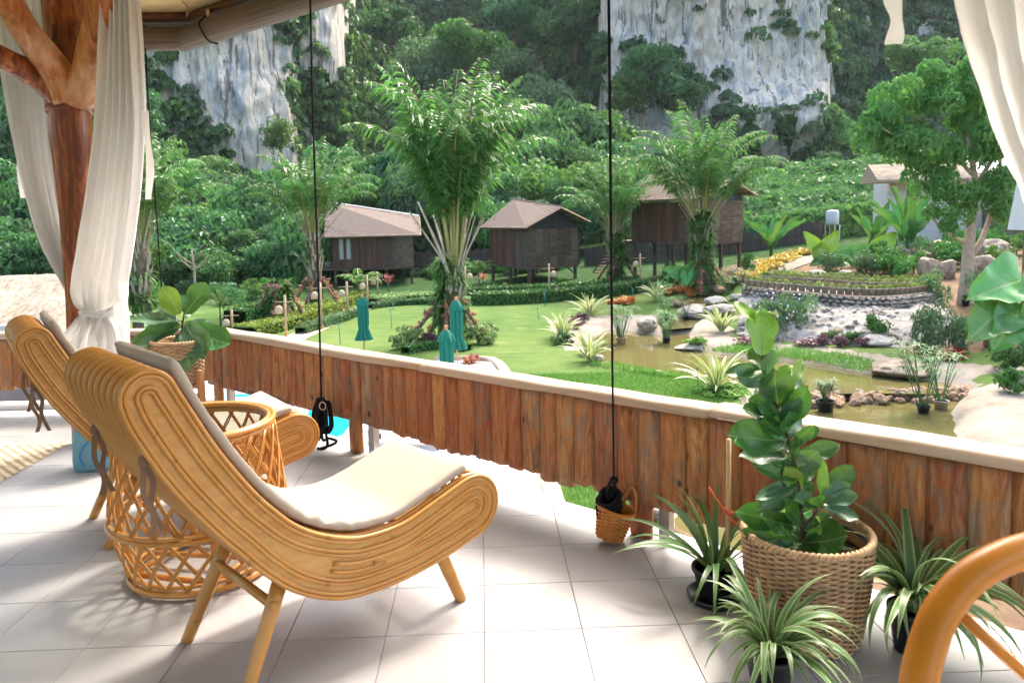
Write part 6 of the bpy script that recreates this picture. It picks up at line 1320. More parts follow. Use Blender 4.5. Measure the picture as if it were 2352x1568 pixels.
for (u, v, sx, sz, mk, lab) in ((935, 800, .75, .7, 'shrub_pale', 'pale rounded bush left of the teal umbrellas'), (1098, 790, .85, .65, 'shrub_pale', 'pale yellowish bush right of the teal umbrellas'), (1115, 772, .7, .45, 'shrub_pale', 'low pale bush at the foot of the right palm prop'), (985, 792, .55, .4, 'purple', 'dark purple-leaved plant at the foot of the tallest palm'), (1078, 772, .4, .55, 'purple', 'purple spiky plant beside the prop right of the umbrellas'), (1320, 755, .45, .38, 'purple', 'purple rosette clump on the left pond bank'), (1337, 742, .4, .36, 'purple', 'purple rosette clump further up the pond bank'), (1302, 790, .65, .35, 'hedge', 'green ground-cover clump under the left variegated plants'), (1345, 815, .6, .3, 'hedge', 'green ground-cover clump below the second variegated plant'), (1780, 775, 1.0, 1.3, 'ruellia', 'tall willowy shrub with white flowers behind the fig leaf'), (1840, 770, .9, 1.2, 'ruellia', 'willowy white-flowered shrub on the rough cement slope'), (2145, 815, 1.0, 1.35, 'ruellia', 'large willowy shrub beside the flat boulder'), (2195, 812, .7, 1.1, 'ruellia', 'right half of the willowy shrubs near the red bromeliad'), (2005, 782, .55, .75, 'hedge', 'green bush with yellow flowers before the cement slope'), (1955, 792, .5, .38, 'hedge', 'round green cushion plant in the flower strip'), (1912, 785, .42, .35, 'shrub_pale', 'pink-tinged small bush in the flower strip'), (1890, 793, .35, .28, 'purple', 'purple-leaved clump at the left of the flower strip'), (1930, 796, .35, .28, 'purple', 'purple-leaved clump at the right of the flower strip'), (1985, 796, .35, .26, 'purple', 'purple clump beside the round cushion plant'), (1730, 790, .8, .2, 'purple', 'low reddish ground cover left of the fig leaf'), (1860, 793, .7, .18, 'purple', 'low reddish ground cover right of the fig leaf'), (1900, 625, 1.0, .9, 'ruellia', 'grey-green shrub mass above the row of pots at the left'), (1990, 632, 1.0, .95, 'ruellia', 'grey-green shrub mass above the row of pots at the right'), (2140, 700, .9, 1.1, 'ruellia', 'dark willowy shrub left of the pale tree trunk'), (2255, 715, .9, 1.2, 'ruellia', 'dark willowy shrub right of the pale tree trunk'), (2285, 770, .8, .5, 'hedge', 'green fern bed under the big elephant-ear leaves'), (2330, 850, .8, .7, 'jungle', 'dark leafy shrub at the right edge above the pond'), (2330, 900, .5, .5, 'hedge', 'small green shrub at the right edge beside the cement bank'), (1900, 700, .5, .4, 'shrub_pale', 'short shrub at the left end of the stone wall') , (1600, 790, .5, .25, 'grass', 'tuft of grass on the far pond bank'), (1650, 905, .8, .22, 'grass', 'grass clump under the nearest variegated plant'), (1125, 668, .5, .5, 'hedge', 'low bush left of the middle hut stilts'), (1165, 665, .4, .35, 'yellow_pl', 'yellow croton bush under the middle hut'), (1285, 664, .5, .6, 'hedge', 'green bush under the right end of the middle hut'), (1540, 650, .6, .9, 'jungle', 'dark spiky shrub under the right hut'), (1720, 632, .5, 1.0, 'hedge', 'upright bright green shrub right of the broad palm'), (2060, 600, .5, .4, 'red_pl', 'red-leaved bush near the right-hand rocks')):
    bush('shrub', lab, 'shrub', gp(u, v), sx, sz, mk, 0, None, .2 if mk != 'ruellia' else .24, 900, .5 if mk != 'ruellia' else .2)
# small white flowers on the willowy shrubs stay part of the leaf clutter
# ---------------------------------------------------------------- variegated agaves
FB = [blade_mesh('leaf', M['furcraea'], .85, .085, ar, s, .35, n=9) for s, ar in enumerate(((78, 20), (62, -5), (70, -25), (48, -15), (85, 50)))]
def agave(u, v, wpx, label, seed):
    p = gp(u, v); Yd = p[1]; s = (wpx/1771*Yd)/0.98; t = thing('variegated_agave', label, 'plant', tuple(p)); tuft(t, FB, 34, np.random.RandomState(seed), .02, (.75*s, 1.15*s), .15, .05*s, 'leaf'); return t
for i, (u, v, w_, lab) in enumerate(((1291, 778, 80, 'variegated yellow-striped agave at the left pond bank, middle one'), (1354, 830, 95, 'variegated yellow-striped agave at the near left pond corner'), (1356, 726, 76, 'variegated yellow-striped agave at the upper left pond bank'), (1648, 900, 140, 'largest variegated agave by the pond nearest the railing'), (1657, 762, 86, 'variegated agave on the far bank left of the fig'), (1509, 692, 64, 'variegated agave beside the orange bromeliads'), (1603, 661, 60, 'variegated agave under the elephant-ear leaves'), (1645, 654, 58, 'variegated agave in front of the broad palm'), (1826, 643, 34, 'small variegated agave on the cement path edge'))): agave(u, v, w_, lab, 40+i)
# pale fountain dracaenas
PD = [rosette('dracaena_leaves', M['shrub_pale'], 60, .85, .05, (10, 85), 3), rosette('dracaena_leaves', M['coral'], 50, .8, .045, (20, 85), 4)]
for u, v, k, s, lab in ((893, 680, 1, 1.1, 'pale pinkish fountain dracaena under the left hut'), (1110, 672, 1, 1.0, 'pale pinkish fountain dracaena left of the middle hut'), (507, 750, 0, 1.3, 'pale spiky dracaena behind the far end of the railing')):
    p = gp(u, v); t = thing('dracaena', lab, 'plant', tuple(p)); link('leaves', PD[k], t, (0, 0, .75*s), None, s); b = MB(); b.tube([(0, 0, -.05), (0, 0, .8*s)], .04, 6); b.obj('stem', M['bark'], t, True)
# rows of bromeliads
def rosette_row(name, label, cat, pts, n, mk, w_, sc, seed, hz=.0):
    rs = np.random.RandomState(seed); P = catmull(np.array([gp(*p) for p in pts]), 40); o = P[0]; t = thing(name, label, cat, tuple(o))
    for k in range(n):
        q = P[rs.randint(40)]+np.array([rs.uniform(-w_, w_), rs.uniform(-w_, w_), 0]); q[2] = float(ground(q[0], q[1]))+.02; link('rosette', ROS[mk][rs.randint(3)], t, tuple(q-o), (rs.uniform(-.3, .3), rs.uniform(-.3, .3), rs.rand()*6), rs.uniform(.8, 1.3)*sc)
rosette_row('bromeliad_bed', 'vivid orange bromeliad bed at the lawn edge near the rope', 'plant', [(1412, 702), (1430, 700), (1446, 694)], 20, 'orange_pl', .3, 1.9, 1)
rosette_row('bromeliad_bed', 'peach-orange bromeliad bed between the variegated agaves', 'plant', [(1540, 676), (1568, 670), (1590, 662)], 34, 'orange_pl', .35, 2.0, 2)
rosette_row('bromeliad_bed', 'long yellow bromeliad border along the sloping cement path', 'plant', [(1712, 645), (1745, 627), (1785, 604), (1830, 590), (1862, 584)], 150, 'yellow_pl', .75, 2.2, 3)
rosette_row('bromeliad_bed', 'red bromeliad clump beside the flat boulder', 'plant', [(2180, 822), (2190, 824)], 9, 'red_pl', .2, 1.5, 4)
rosette_row('bromeliad_bed', 'small coral bromeliads on the beige kerb by the umbrellas', 'plant', [(1082, 832), (1092, 836)], 8, 'coral', .25, 1.5, 5)
rosette_row('bromeliad_bed', 'peach bromeliads behind the far corner basket', 'plant', [(345, 748), (395, 745)], 16, 'coral', .5, 2.0, 6)
rosette_row('bromeliad_bed', 'red bromeliads at the foot of the right-hand rocks', 'plant', [(2050, 628), (2060, 626)], 9, 'red_pl', .25, 1.8, 7)
# ---------------------------------------------------------------- elephant ears and bananas
def ear_mesh(name, mat, seed, wr=.78):
    rs = np.random.RandomState(seed); ny, nx = 13, 9; P = []
    for i in range(ny):
        t = i/(ny-1); w_ = wr/2*(1-t)**.62*(.55+.45*min(1, t*4+.5))*(1.0 if t > 0 else .9)+.004; row = []
        for j in range(nx):
            s = j/(nx-1)*2-1; back = -.22*abs(s)**1.4*(1-t)**3; row.append((-s*w_, t+back, -.10*(1-s*s)-.25*t*t+.05*math.sin(t*14+seed+s*2)*abs(s)))
        P.append(row)
    b = MB(); b.grid(np.array(P)); return b.mesh(name, mat, True)
EARS = {k: [ear_mesh('leaf', M[k], s) for s in (1, 2)] for k in ('ear', 'ear_lt')}
def ear_plant(label, p, lv, cat='plant', name='elephant_ear'):
    """lv: base->tip picture points, distance, width scale, material"""
    t = thing(name, label, cat, tuple(p)); rs = np.random.RandomState(int(p[0]*10) % 99)
    for (bu, bv, tu, tv, y, dy, wsc, mk, nrm) in lv:
        q0 = on_y(bu, bv, y); q1 = on_y(tu, tv, y+dy); leaf_at(t, q0, q1, nrm, EARS[mk][rs.randint(2)], wsc, np.array(p)); b = MB(); m_ = (np.array((p[0], p[1], p[2]))+q0)/2+np.array([0, 0, .12]); b.tube(catmull([np.zeros(3), m_-p, q0-p], 8), list(np.linspace(.035, .018, 8)), 6); b.obj('stalk', M['fern'], t, True)
    return t
e = gp(1575, 668); ye = e[1]
ear_plant('elephant-ear plant with large round leaves before the right hut', e, [(1575, 638, 1610, 590, ye, -.2, 1.1, 'ear', (.1, -1, .4)), (1560, 628, 1528, 615, ye, -.3, 1.4, 'ear', (-.2, -1, .5)), (1580, 622, 1570, 660, ye, -.6, 1.0, 'ear', (.1, -1, .5)), (1535, 655, 1502, 645, ye, -.3, .9, 'ear', (-.2, -.8, .8)), (1535, 650, 1540, 668, ye, -.5, 1.2, 'ear', (.1, -1, .5)), (1530, 640, 1540, 625, ye, -.1, .9, 'ear', (.1, -1, .5))])
e = gp(2320, 790); e = on_y(2345, 770, 17.0); bk_ = e
ear_plant('huge elephant-ear leaves reaching in at the right edge', e, [(2330, 680, 2250, 755, 16.6, -.7, 1.3, 'ear', (-.4, -1, .45)), (2360, 632, 2255, 657, 16.8, -.6, 1.25, 'ear', (-.3, -1, .7)), (2345, 715, 2300, 790, 16.4, -.6, 1.2, 'ear', (-.2, -1, .5)), (2400, 660, 2380, 760, 16.6, -.7, 1.2, 'ear', (0, -1, .5)), (2300, 700, 2230, 735, 17.2, -.4, 1.0, 'ear', (-.5, -.8, .6))])
e = gp(1960, 612); ye = e[1]
ear_plant('light green elephant ears behind the shrubs at the right', e, [(1885, 580, 1852, 532, ye, 0, 1.0, 'ear_lt', (-.2, -1, .2)), (1890, 585, 1935, 530, ye, 0, 1.1, 'ear_lt', (.2, -1, .2)), (1950, 585, 1905, 600, ye, -.6, 1.2, 'ear', (0, -1, .6)), (1960, 580, 2010, 565, ye, -.4, 1.1, 'ear', (.2, -1, .5)), (2020, 570, 2070, 530, ye, .2, 1.0, 'ear_lt', (.1, -1, .3)), (1975, 592, 1935, 575, ye, -.5, 1.0, 'ear', (0, -1, .6)), (2000, 590, 2045, 585, ye, -.6, 1.1, 'ear', (.1, -1, .5)), (1910, 590, 1870, 600, ye, -.6, 1.0, 'ear', (-.1, -1, .6))])
def gpy(u, y): p = on_y(u, 500, y); return np.array([p[0], p[1], float(ground(p[0], p[1]))])
def banana(label, base, y, L, n, seed, mk='ear', sp=1.0):
    rs = np.random.RandomState(seed); t = thing('banana_plant', label, 'plant', tuple(base)); b = MB(); b.tube([(0, 0, -.1), (0, 0, L*.45)], [.14, .09], 8); b.obj('stem', M['fern'], t, True)
    for k in range(n):
        a = k*2.4; el = rs.uniform(.75, 1.35); d = np.array([math.cos(a)*math.cos(el)*sp, math.sin(a)*math.cos(el)*sp, math.sin(el)]); p = np.array([0, 0, L*.4]); leaf_at(t, p+d*.2, p+d*L*rs.uniform(.7, 1.05), (-d[0], -d[1]-.6, .5), FIG['fig_new'][1] if mk == 'lt' else EARS['ear'][k % 2], .42 if mk != 'lt' else .35)
    return t
banana('banana plant with upright leaves in front of the white building', gpy(2085, 41), 0, 3.2, 9, 3, 'ear', .8)
banana('small banana plant in the creeper field right of the right hut', gpy(1772, 50), 0, 2.6, 7, 5, 'ear', 1.0)
banana('young banana plant left of the white building', gpy(2010, 43), 0, 2.4, 6, 8, 'ear', 1.0)
FN = [frond_mesh('frond', 1.5, 70, -20, 21, .15, 22, .34, M['fern']), frond_mesh('frond', 1.5, 55, -45, 22, .15, 22, .34, M['fern'])]
for u, v, s, lab in ((826, 690, 1.6, 'small feathery palm under the left hut'), (1100, 655, 1.4, 'small feathery palm left of the middle hut'), (60, 640, 2.6, 'feathery palm top above the thatched roof at the left'), (22, 650, 2.0, 'low palm at the far left edge above the thatch')):
    p = gp(u, v); rs = np.random.RandomState(int(u)); t = thing('small_palm', lab, 'plant', tuple(p))
    for k in range(11): link('frond', FN[k % 2], t, (0, 0, .5*s), (0, rs.uniform(-.2, .2), k*2.4), s*rs.uniform(.8, 1.1)*.8)
    b = MB(); b.tube([(0, 0, -.1), (0, 0, .55*s)], .06, 6); b.obj('trunk', M['bark'], t, True)
# ---------------------------------------------------------------- lantern posts
def lantern_post(u0, v0, u1, v1, side, label, lift=0):
    p = gp(u1, v1); top = zsolve(p[0], p[1], v0); h = top-p[2]; t = thing('lantern_post', label, 'lantern', tuple(p), 0, None); b = MB(); b.tube([(0, 0, -.1), (0, 0, h)], .055, 8); b.obj('post', M['bamboo'], t, True)
    b = MB(); b.tube([(-.42, 0, h-.28), (.32, 0, h-.27)], .022, 6); b.obj('cross_arm', M['bamboo'], t, True)
    x = .26*side; z = h-.42; b = MB(); b.tube([(x, -.02, h-.28), (x, -.02, z)], .008, 5); b.obj('cord', M['bark'], t)
    b = MB(); b.lathe([(.0, 0), (.07, -.01), (.14, -.08), (.165, -.2), (.175, -.34), (.16, -.34), (.15, -.2), (.12, -.09), (0, -.03)], 16, c=(x, -.02, z)); b.obj('lantern_shade', M['lantern'], t, True)
    for k in range(4): b = MB(); b.tube([(x+(.10+.022*k)*math.cos(a), -.02+(.10+.022*k)*math.sin(a), z-.06-.08*k) for a in np.linspace(0, 6.283, 16, endpoint=False)], .008, 4, closed=True); b.obj('lantern_hoop', M['bamboo'], t)
    b = MB(); b.box((0, 0, .10), (.13, .13, .16)); b.obj('foot', M['stake'], t); return t
for a in ((527, 711, 534, 762, -1, 'bamboo lantern post at the far left end of the railing'), (650, 678, 658, 780, -1, 'bamboo lantern post at the near end of the garden path'), (734, 648, 739, 757, -1, 'bamboo lantern post in line with the middle black rope'), (794, 646, 799, 732, -1, 'bamboo lantern post left of the standing teal umbrella'), (840, 632, 845, 706, -1, 'bamboo lantern post right behind the leftmost teal umbrella'), (865, 625, 868, 688, -1, 'bamboo lantern post farthest along the path under the left hut'), (1067, 611, 1070, 690, 1, 'bamboo lantern post right of the tallest palm'), (1260, 605, 1262, 689, 1, 'bamboo lantern post in front of the middle hut'), (1469, 582, 1471, 667, -1, 'bamboo lantern post in front of the right hut stairs')): lantern_post(*a)
# ---------------------------------------------------------------- closed umbrellas
def umbrella(u, v, Y, label, seed, H=2.35):
    p = on_y(u, v, Y); gz = float(ground(p[0], p[1])); t = thing('garden_umbrella', label, 'umbrella', (p[0], p[1], gz)); top = p[2]-gz
    b = MB(); b.tube([(0, 0, 0), (0, 0, top-.05)], .024, 8); b.obj('pole', M['umb_wood'], t, True)
    b = MB(); b.lathe([(0, top-.10), (.05, top-.10), (.055, top-.05), (.035, top-.02), (.05, top+.0), (.045, top+.05), (0, top+.06)], 12); b.obj('finial', M['umb_wood'], t, True)
    def cloth(prof, nf, amp, nm):
        P = []; 
        for k in range(64):
            a = 2*math.pi*k/64; row = []
            for (r, z, am) in prof: rr = r*(1+am*amp*math.sin(nf*a+seed+z)+.05*math.sin(2*a+seed)); row.append((rr*math.cos(a), rr*math.sin(a), top+z))
            P.append(row)
        b = MB(); b.grid(np.array(P), close_u=True); b.obj(nm, M['umbrella'], t, True)
    cloth([(.05, -.08, 0), (.13, -.16, .3), (.17, -.30, .7), (.165, -.6, 1), (.165, -1.0, 1), (.15, -1.15, 1), (.145, -1.2, .8), (.17, -1.26, 1), (.22, -1.45, 1), (.27, -1.6, 1.1)], 9, .22, 'canopy')
    cloth([(.04, -.05, 0), (.12, -.12, .2), (.19, -.26, .8), (.215, -.36, 1)], 7, .18, 'vent_cap')
    b = MB(); b.tube([(.155*math.cos(a), .155*math.sin(a), top-1.18) for a in np.linspace(0, 6.283, 20, endpoint=False)], .015, 6, closed=True); b.obj('tie', M['umbrella'], t, True)
    b = MB(); b.lathe([(0, 0), (.25, 0), (.25, .06), (.05, .09), (.05, .3), (0, .3)], 16); b.obj('base', M['concrete'], t, True); return t
umbrella(832, 678, 27.5, 'closed teal umbrella standing alone at the left', 1); umbrella(1047, 685, 24.0, 'taller closed teal umbrella of the pair by the palm', 2); umbrella(1024, 751, 20.5, 'lower front closed teal umbrella of the pair', 3)
# irrigation stakes
for u0, v0, u1, v1, lab in ((775, 744, 782, 790, 'teal irrigation stake on the lawn left of the lone umbrella'), (897, 711, 900, 753, 'teal irrigation stake right of the lone umbrella'), (904, 697, 904, 712, 'short teal irrigation stake at the far hedge, left'), (976, 701, 976, 722, 'short teal irrigation stake left of the tallest palm'), (1234, 710, 1237, 734, 'dark teal stake in the middle of the lawn'), (1248, 668, 1252, 704, 'tall teal sprinkler stake before the thick hedge'), (1450, 662, 1454, 692, 'blue irrigation stake above the orange bromeliads'), (1480, 642, 1479, 676, 'bright blue irrigation stake by the lantern post'), (1598, 849, 1604, 893, 'teal stake beside the largest agave')):
    p = gp(u1, v1); h = zsolve(p[0], p[1], v0)-p[2]; b = MB(); b.tube([(0, 0, -.05), (-.02, 0, h*.6), (-.04, 0, h)], .018, 6); b.tube([(-.05, 0, h), (-.05, 0, h+.06)], .03, 6); o = b.obj('irrigation_stake', M['teal_pipe'], None, True, loc=tuple(p)); tag(o, lab, 'stake')
# ================================================================== pond rocks, stone wall, pots
def rock_mesh(seed, mat, sq=.7, rough=.35):
    bm = bmesh.new(); bmesh.ops.create_icosphere(bm, subdivisions=4, radius=1.0); rs = np.random.RandomState(seed); o = rs.rand(3)*20; V = np.array([v.co for v in bm.verts]); d = 1+rough*fbm(V[:, 0]*1.1+o[0], V[:, 1]*1.1+o[1], V[:, 2]*1.1+o[2], 3)+.22*fbm(V[:, 0]*3.0+o[0], V[:, 1]*3.0, V[:, 2]*3.0+o[2], 4)
    # flatten some facets
    for k in range(10):
        n = rs.randn(3); n /= np.linalg.norm(n); c = rs.uniform(.75, .98); s = (V*d[:, None]) @ n; d = np.where(s > c, d*c/np.maximum(s, 1e-3)*(1+.05*(s-c)), d)
    V = V*d[:, None]*np.array([1, 1, sq])
    for v, c in zip(bm.verts, V): v.co = c
    me = bpy.data.meshes.new('rock'); bm.to_mesh(me); bm.free(); me.materials.append(mat); me.polygons.foreach_set('use_smooth', [True]*len(me.polygons)); return me
RK = {k: [rock_mesh(s+10*i, M[k], .55+.1*(s % 3)) for s in range(4)] for i, k in enumerate(('rock', 'rock_white', 'rock_brown', 'wallstone'))}
def rock_small(seed, mat):
    bm = bmesh.new(); bmesh.ops.create_icosphere(bm, subdivisions=1, radius=1.0); rs = np.random.RandomState(seed)
    for v in bm.verts: v.co = Vector(v.co)*rs.uniform(.8, 1.12); v.co.z *= .62
    me = bpy.data.meshes.new('stone'); bm.to_mesh(me); bm.free(); me.materials.append(mat); return me
SS = {k: [rock_small(s, M[k]) for s in range(5)] for k in ('wallstone', 'rock_white', 'rock_brown', 'rock')}
def boulder(u, v, wpx, hpx, mk, label, seed, dz=0.0, sink=.35):
    p = gp(u, v); sx = wpx/1771*p[1]/2; sz = hpx/1771*p[1]/2; o = link('boulder', RK[mk][seed % 4], None, (p[0], p[1]+sx*.4, p[2]+sz*(1-sink)+dz), (0, 0, seed*1.3), (sx, sx*.8, sz*1.5)); tag(o, label, 'rock'); return o
for i, a in enumerate(((2085, 868, 155, 44, 'rock', 'flat broad brown boulder at the far pond bank'), (1488, 765, 60, 40, 'rock_white', 'white sloping rock between the two papyrus pots'), (1600, 790, 34, 18, 'rock', 'rounded tan rock by the white bank'), (1570, 748, 55, 34, 'rock_white', 'pale rock at the little waterfall'), (1605, 735, 90, 42, 'rock_white', 'big white rock above the middle pool'), (1655, 725, 80, 34, 'rock_white', 'white rock mass left of the flowering shrub'), (1560, 705, 45, 18, 'rock_brown', 'brown layered rock at the upper fall, left'), (1600, 712, 50, 20, 'rock_brown', 'brown layered rock at the upper fall, right'), (1650, 700, 62, 24, 'rock_white', 'white rock beside the upper pool'), (1700, 690, 50, 20, 'rock_white', 'white rock at the left end of the stone wall'), (1655, 672, 36, 16, 'rock_brown', 'small brown rock before the stone slab'), (1580, 742, 30, 12, 'rock_brown', 'dark wet stone on the lip of the waterfall'), (1595, 805, 75, 16, 'rock_white', 'thin jagged rock ledge at the water edge'), (1548, 787, 30, 8, 'rock_brown', 'flat dark stone beside the second papyrus pot'), (1880, 640, 62, 20, 'rock_white', 'pale flat rock above the left end of the pot row'), (1945, 632, 40, 18, 'rock_white', 'pale rock above the middle of the pot row'), (2135, 640, 50, 70, 'rock', 'tall boulder left of the pale tree trunk'), (2178, 640, 60, 55, 'rock', 'tilted boulder behind the pale tree trunk'), (2120, 610, 60, 50, 'rock', 'upper boulder of the right-hand rock pile'), (2075, 600, 60, 45, 'rock', 'left boulder of the right-hand rock pile'), (2170, 590, 70, 55, 'rock', 'top boulder of the right-hand rock pile'), (2260, 640, 80, 70, 'rock', 'boulder right of the pale tree trunk'), (2290, 600, 80, 60, 'rock', 'large boulder under the white building at the right'), (2240, 770, 60, 45, 'rock', 'boulder below the huge elephant ears, left'), (2300, 800, 70, 60, 'rock', 'boulder below the huge elephant ears, right'), (2345, 890, 50, 60, 'rock_white', 'white boulder at the right edge of the picture'), (2020, 795, 80, 26, 'rock_white', 'low white rock behind the flower strip'), (1377, 830, 30, 22, 'rock_white', 'small pale rock at the near left pond corner'), (1368, 812, 24, 14, 'rock_white', 'pale stone left of the pond under the agave'), (1520, 1195, 60, 36, 'rock_white', 'pale rock seen under the railing by its post'), (1590, 1190, 70, 40, 'rock_white', 'second pale rock seen under the railing'))): boulder(*a, i)
# weir of loose stones between the two pond levels
w0, w1 = on_z(1838, 915, -3.6), on_z(2230, 893, -3.55); wv = thing('rock_weir', 'line of loose brown stones forming a weir across the pond', 'weir', (*w0[:2], -3.7)); rs = np.random.RandomState(2)
for k in range(150):
    s = rs.rand(); p = w0+(w1-w0)*s; p = p-w0+np.array([rs.uniform(-.1, .1), rs.uniform(-.55, .35), 0]); r = rs.uniform(.14, .30); link('stone', SS['rock_brown' if rs.rand() < .7 else 'rock'][rs.randint(5)], wv, (p[0], p[1], .02+.16*rs.rand()-.12*abs(p[1]-(w1-w0)[1]*s)), tuple(rs.uniform(-.6, .6, 2))+(rs.rand()*6,), (r, r*rs.uniform(.6, 1), r*rs.uniform(.6, 1)))
# ---- stone retaining wall with pots
WP = [on_y(u, v, y) for u, v, y in ((1705, 676, 31.5), (1760, 684, 30.5), (1850, 693, 29.5), (1985, 703, 28.8), (2080, 700, 29.2), (2150, 690, 30.5))]; WC = catmull(np.array(WP), 80); wd_ = np.r_[0, np.cumsum(np.linalg.norm(np.diff(WC[:, :2], axis=0), axis=1))]; WH = .36
wl_ = thing('stone_wall', 'curved dry-stone retaining wall under the row of pots', 'wall', tuple(WC[0])); rs = np.random.RandomState(6); o0 = WC[0]
rows = 4; n_ = int(wd_[-1]/.26)
for r in range(rows):
    for k in range(n_):
        s = (k+(.5 if r % 2 else 0)+rs.uniform(-.15, .15))*.26
        if s > wd_[-1]: continue
        p = np.array([np.interp(s, wd_, WC[:, j]) for j in range(3)]); dz_ = (WH+.25)/rows*(r+.5)-.25; q = rs.uniform(.11, .17); link('stone', SS['wallstone'][rs.randint(5)], wl_, (p[0]-o0[0], p[1]-o0[1]+rs.uniform(-.03, .03), p[2]-o0[2]+dz_), tuple(rs.uniform(-.4, .4, 2))+(rs.uniform(-.4, .4),), (q, .12, q*rs.uniform(.65, .95)))
b = MB(); b.grid(np.array([[p-o0+np.array([0, .10, z]) for z in (-.5, WH-.02)] for p in WC])); b.obj('mortar', M['mortar'], wl_)
back = [on_y(u, v, y) for u, v, y in ((1775, 640, 32.6), (1900, 640, 32.2), (2040, 645, 32.0), (2160, 662, 32.4))]
P = np.array([[np.array([*(WC[int(i*79/30)][:2]*(1-t)+np.array(back)[:, :2].mean(0)*0+t*catmull(np.array(back), 31)[i][:2]), WC[int(i*79/30)][2]+WH+.02+t*.1]) for t in np.linspace(0, 1, 8)] for i in range(31)]); b = MB(); b.grid(P); struct(b.obj('planter_bed', M['cement'], None, True))
POTB = MB(); POTB.lathe([(0, 0), (.105, 0), (.135, .20), (.145, .20), (.145, .235), (.13, .235), (.125, .20), (0, .20)], 12); potme = POTB.mesh('pot', M['greypot'], True)
seedme = [crown_mesh('seedling', 90, .17, 6, .10, M['moss_pot'], 400+i, .6, .3) for i in range(3)]
def seed_pot(p, lab, grp, s=1.0):
    t = thing('potted_seedling', lab, 'potted plant', tuple(p), random.random()*6, grp); t.scale = (s,)*3; link('pot', potme, t); link('seedling', seedme[random.randint(0, 2)], t, (0, 0, .29)); 
nfr = 31
ORD = 'first second third fourth fifth sixth seventh eighth ninth tenth eleventh twelfth thirteenth fourteenth fifteenth sixteenth seventeenth eighteenth nineteenth twentieth 21st 22nd 23rd 24th 25th 26th 27th 28th 29th 30th 31st'.split()
for k in range(nfr):
    s = wd_[-1]*(.05+.93*k/(nfr-1)); p = np.array([np.interp(s, wd_, WC[:, j]) for j in range(3)]); seed_pot((p[0], p[1]+.32, p[2]+WH+.03), 'grey pot of yellow-green seedling, %s from the left in the front row on the wall' % ORD[k], 'front row of seedling pots on the stone wall', 1.12)
for rr, (cnt, t_) in enumerate(((26, .62), (26, .95))):
    for k in range(cnt):
        f = (k+.5)/cnt; i = min(int(f*30), 29); g = f*30-i; a = P[i]*(1-g)+P[i+1]*g; q = a[0]*(1-t_)+a[-1]*t_; seed_pot((q[0], q[1], a[0][2]+.1*t_+.01), 'seedling pot, %s from the left in the %s row on the planter bed' % (ORD[k], ('middle', 'rearmost')[rr]), 'back rows of seedling pots, row %d' % (rr+1), 1.15)
for k, (u, v, m_) in enumerate(((2022, 795, 0),)): pass
for u, v, mk, lab in ((2116, 700, 'blackpot', 'small dark nursery pot at the right end of the stone wall'), (2129, 700, 'greypot', 'small grey nursery pot second from the wall end'), (2146, 699, 'blackpot', 'small dark nursery pot third from the wall end'), (2160, 698, 'greypot', 'pale nursery pot nearest the tree trunk'), (2218, 703, 'blackpot', 'dark nursery pot right of the tree trunk base')):
    t = thing('nursery_pot', lab, 'potted plant', tuple(gp(u, v))); pot(t, .15, .26, M[mk], 0, 'pot', False, False); link('plant', bush_mesh('hedge', 0), t, (0, 0, .36), None, .17)
# rough white cement slope below the wall
_sl = thing('x', 'x', 'x'); bpy.data.objects.remove(_sl)
def slope_sheet():
    n, m_ = 90, 36; bot = catmull(np.array([gp(u, v) for u, v in ((1690, 770), (1780, 783), (1880, 790), (2000, 796), (2120, 800), (2230, 790))]), n); top = np.array([np.array([np.interp(i/(n-1)*wd_[-1]*1.04, wd_, WC[:, j]) for j in range(3)]) for i in range(n)]); P = np.zeros((n, m_, 3))
    for j in range(m_):
        t = j/(m_-1); P[:, j] = bot*(1-t)+top*t; P[:, j, 2] += -.05+.30*math.sin(math.pi*t)*.6
    d = .20*fbm(P[..., 0]*1.1, P[..., 1]*1.1, P[..., 2], 4)+.10*np.abs(fbm(P[..., 0]*3.5, P[..., 1]*3.5, P[..., 2], 4)); P[..., 2] += d; P[..., 1] -= d*.6; b = MB(); b.grid(P); o = struct(b.obj('rock_bank', M['cement_wall'], None, True)); rs = np.random.RandomState(9)
    for k in range(210):
        i, j = rs.randint(n), rs.randint(2, m_-1); r = rs.uniform(.07, .20)*(1.4 if rs.rand() < .12 else 1); link('stone', SS['rock_white' if rs.rand() < .75 else 'rock'][rs.randint(5)], o, tuple(P[i, j]+np.array([0, -.03, -.02])), tuple(rs.uniform(-.6, .6, 2))+(rs.rand()*6,), (r, r*rs.uniform(.6, 1), r*rs.uniform(.5, .9)))
slope_sheet()
# flat stone slab bridge at the upper pool
sb = gp(1600, 668); t = thing('stone_slab', 'thin pale stone slab laid over the upper pool', 'slab', (sb[0], sb[1], sb[2]+.25)); b = MB(); b.box((.9, .2, 0), (3.4, 1.0, .10), -.05, 0, .02); b.obj('slab', M['rock_white'], t); b = MB(); b.box((.9, -.28, -.12), (3.2, .08, .14), -.05); b.obj('brick_edge', M['rock_brown'], t)
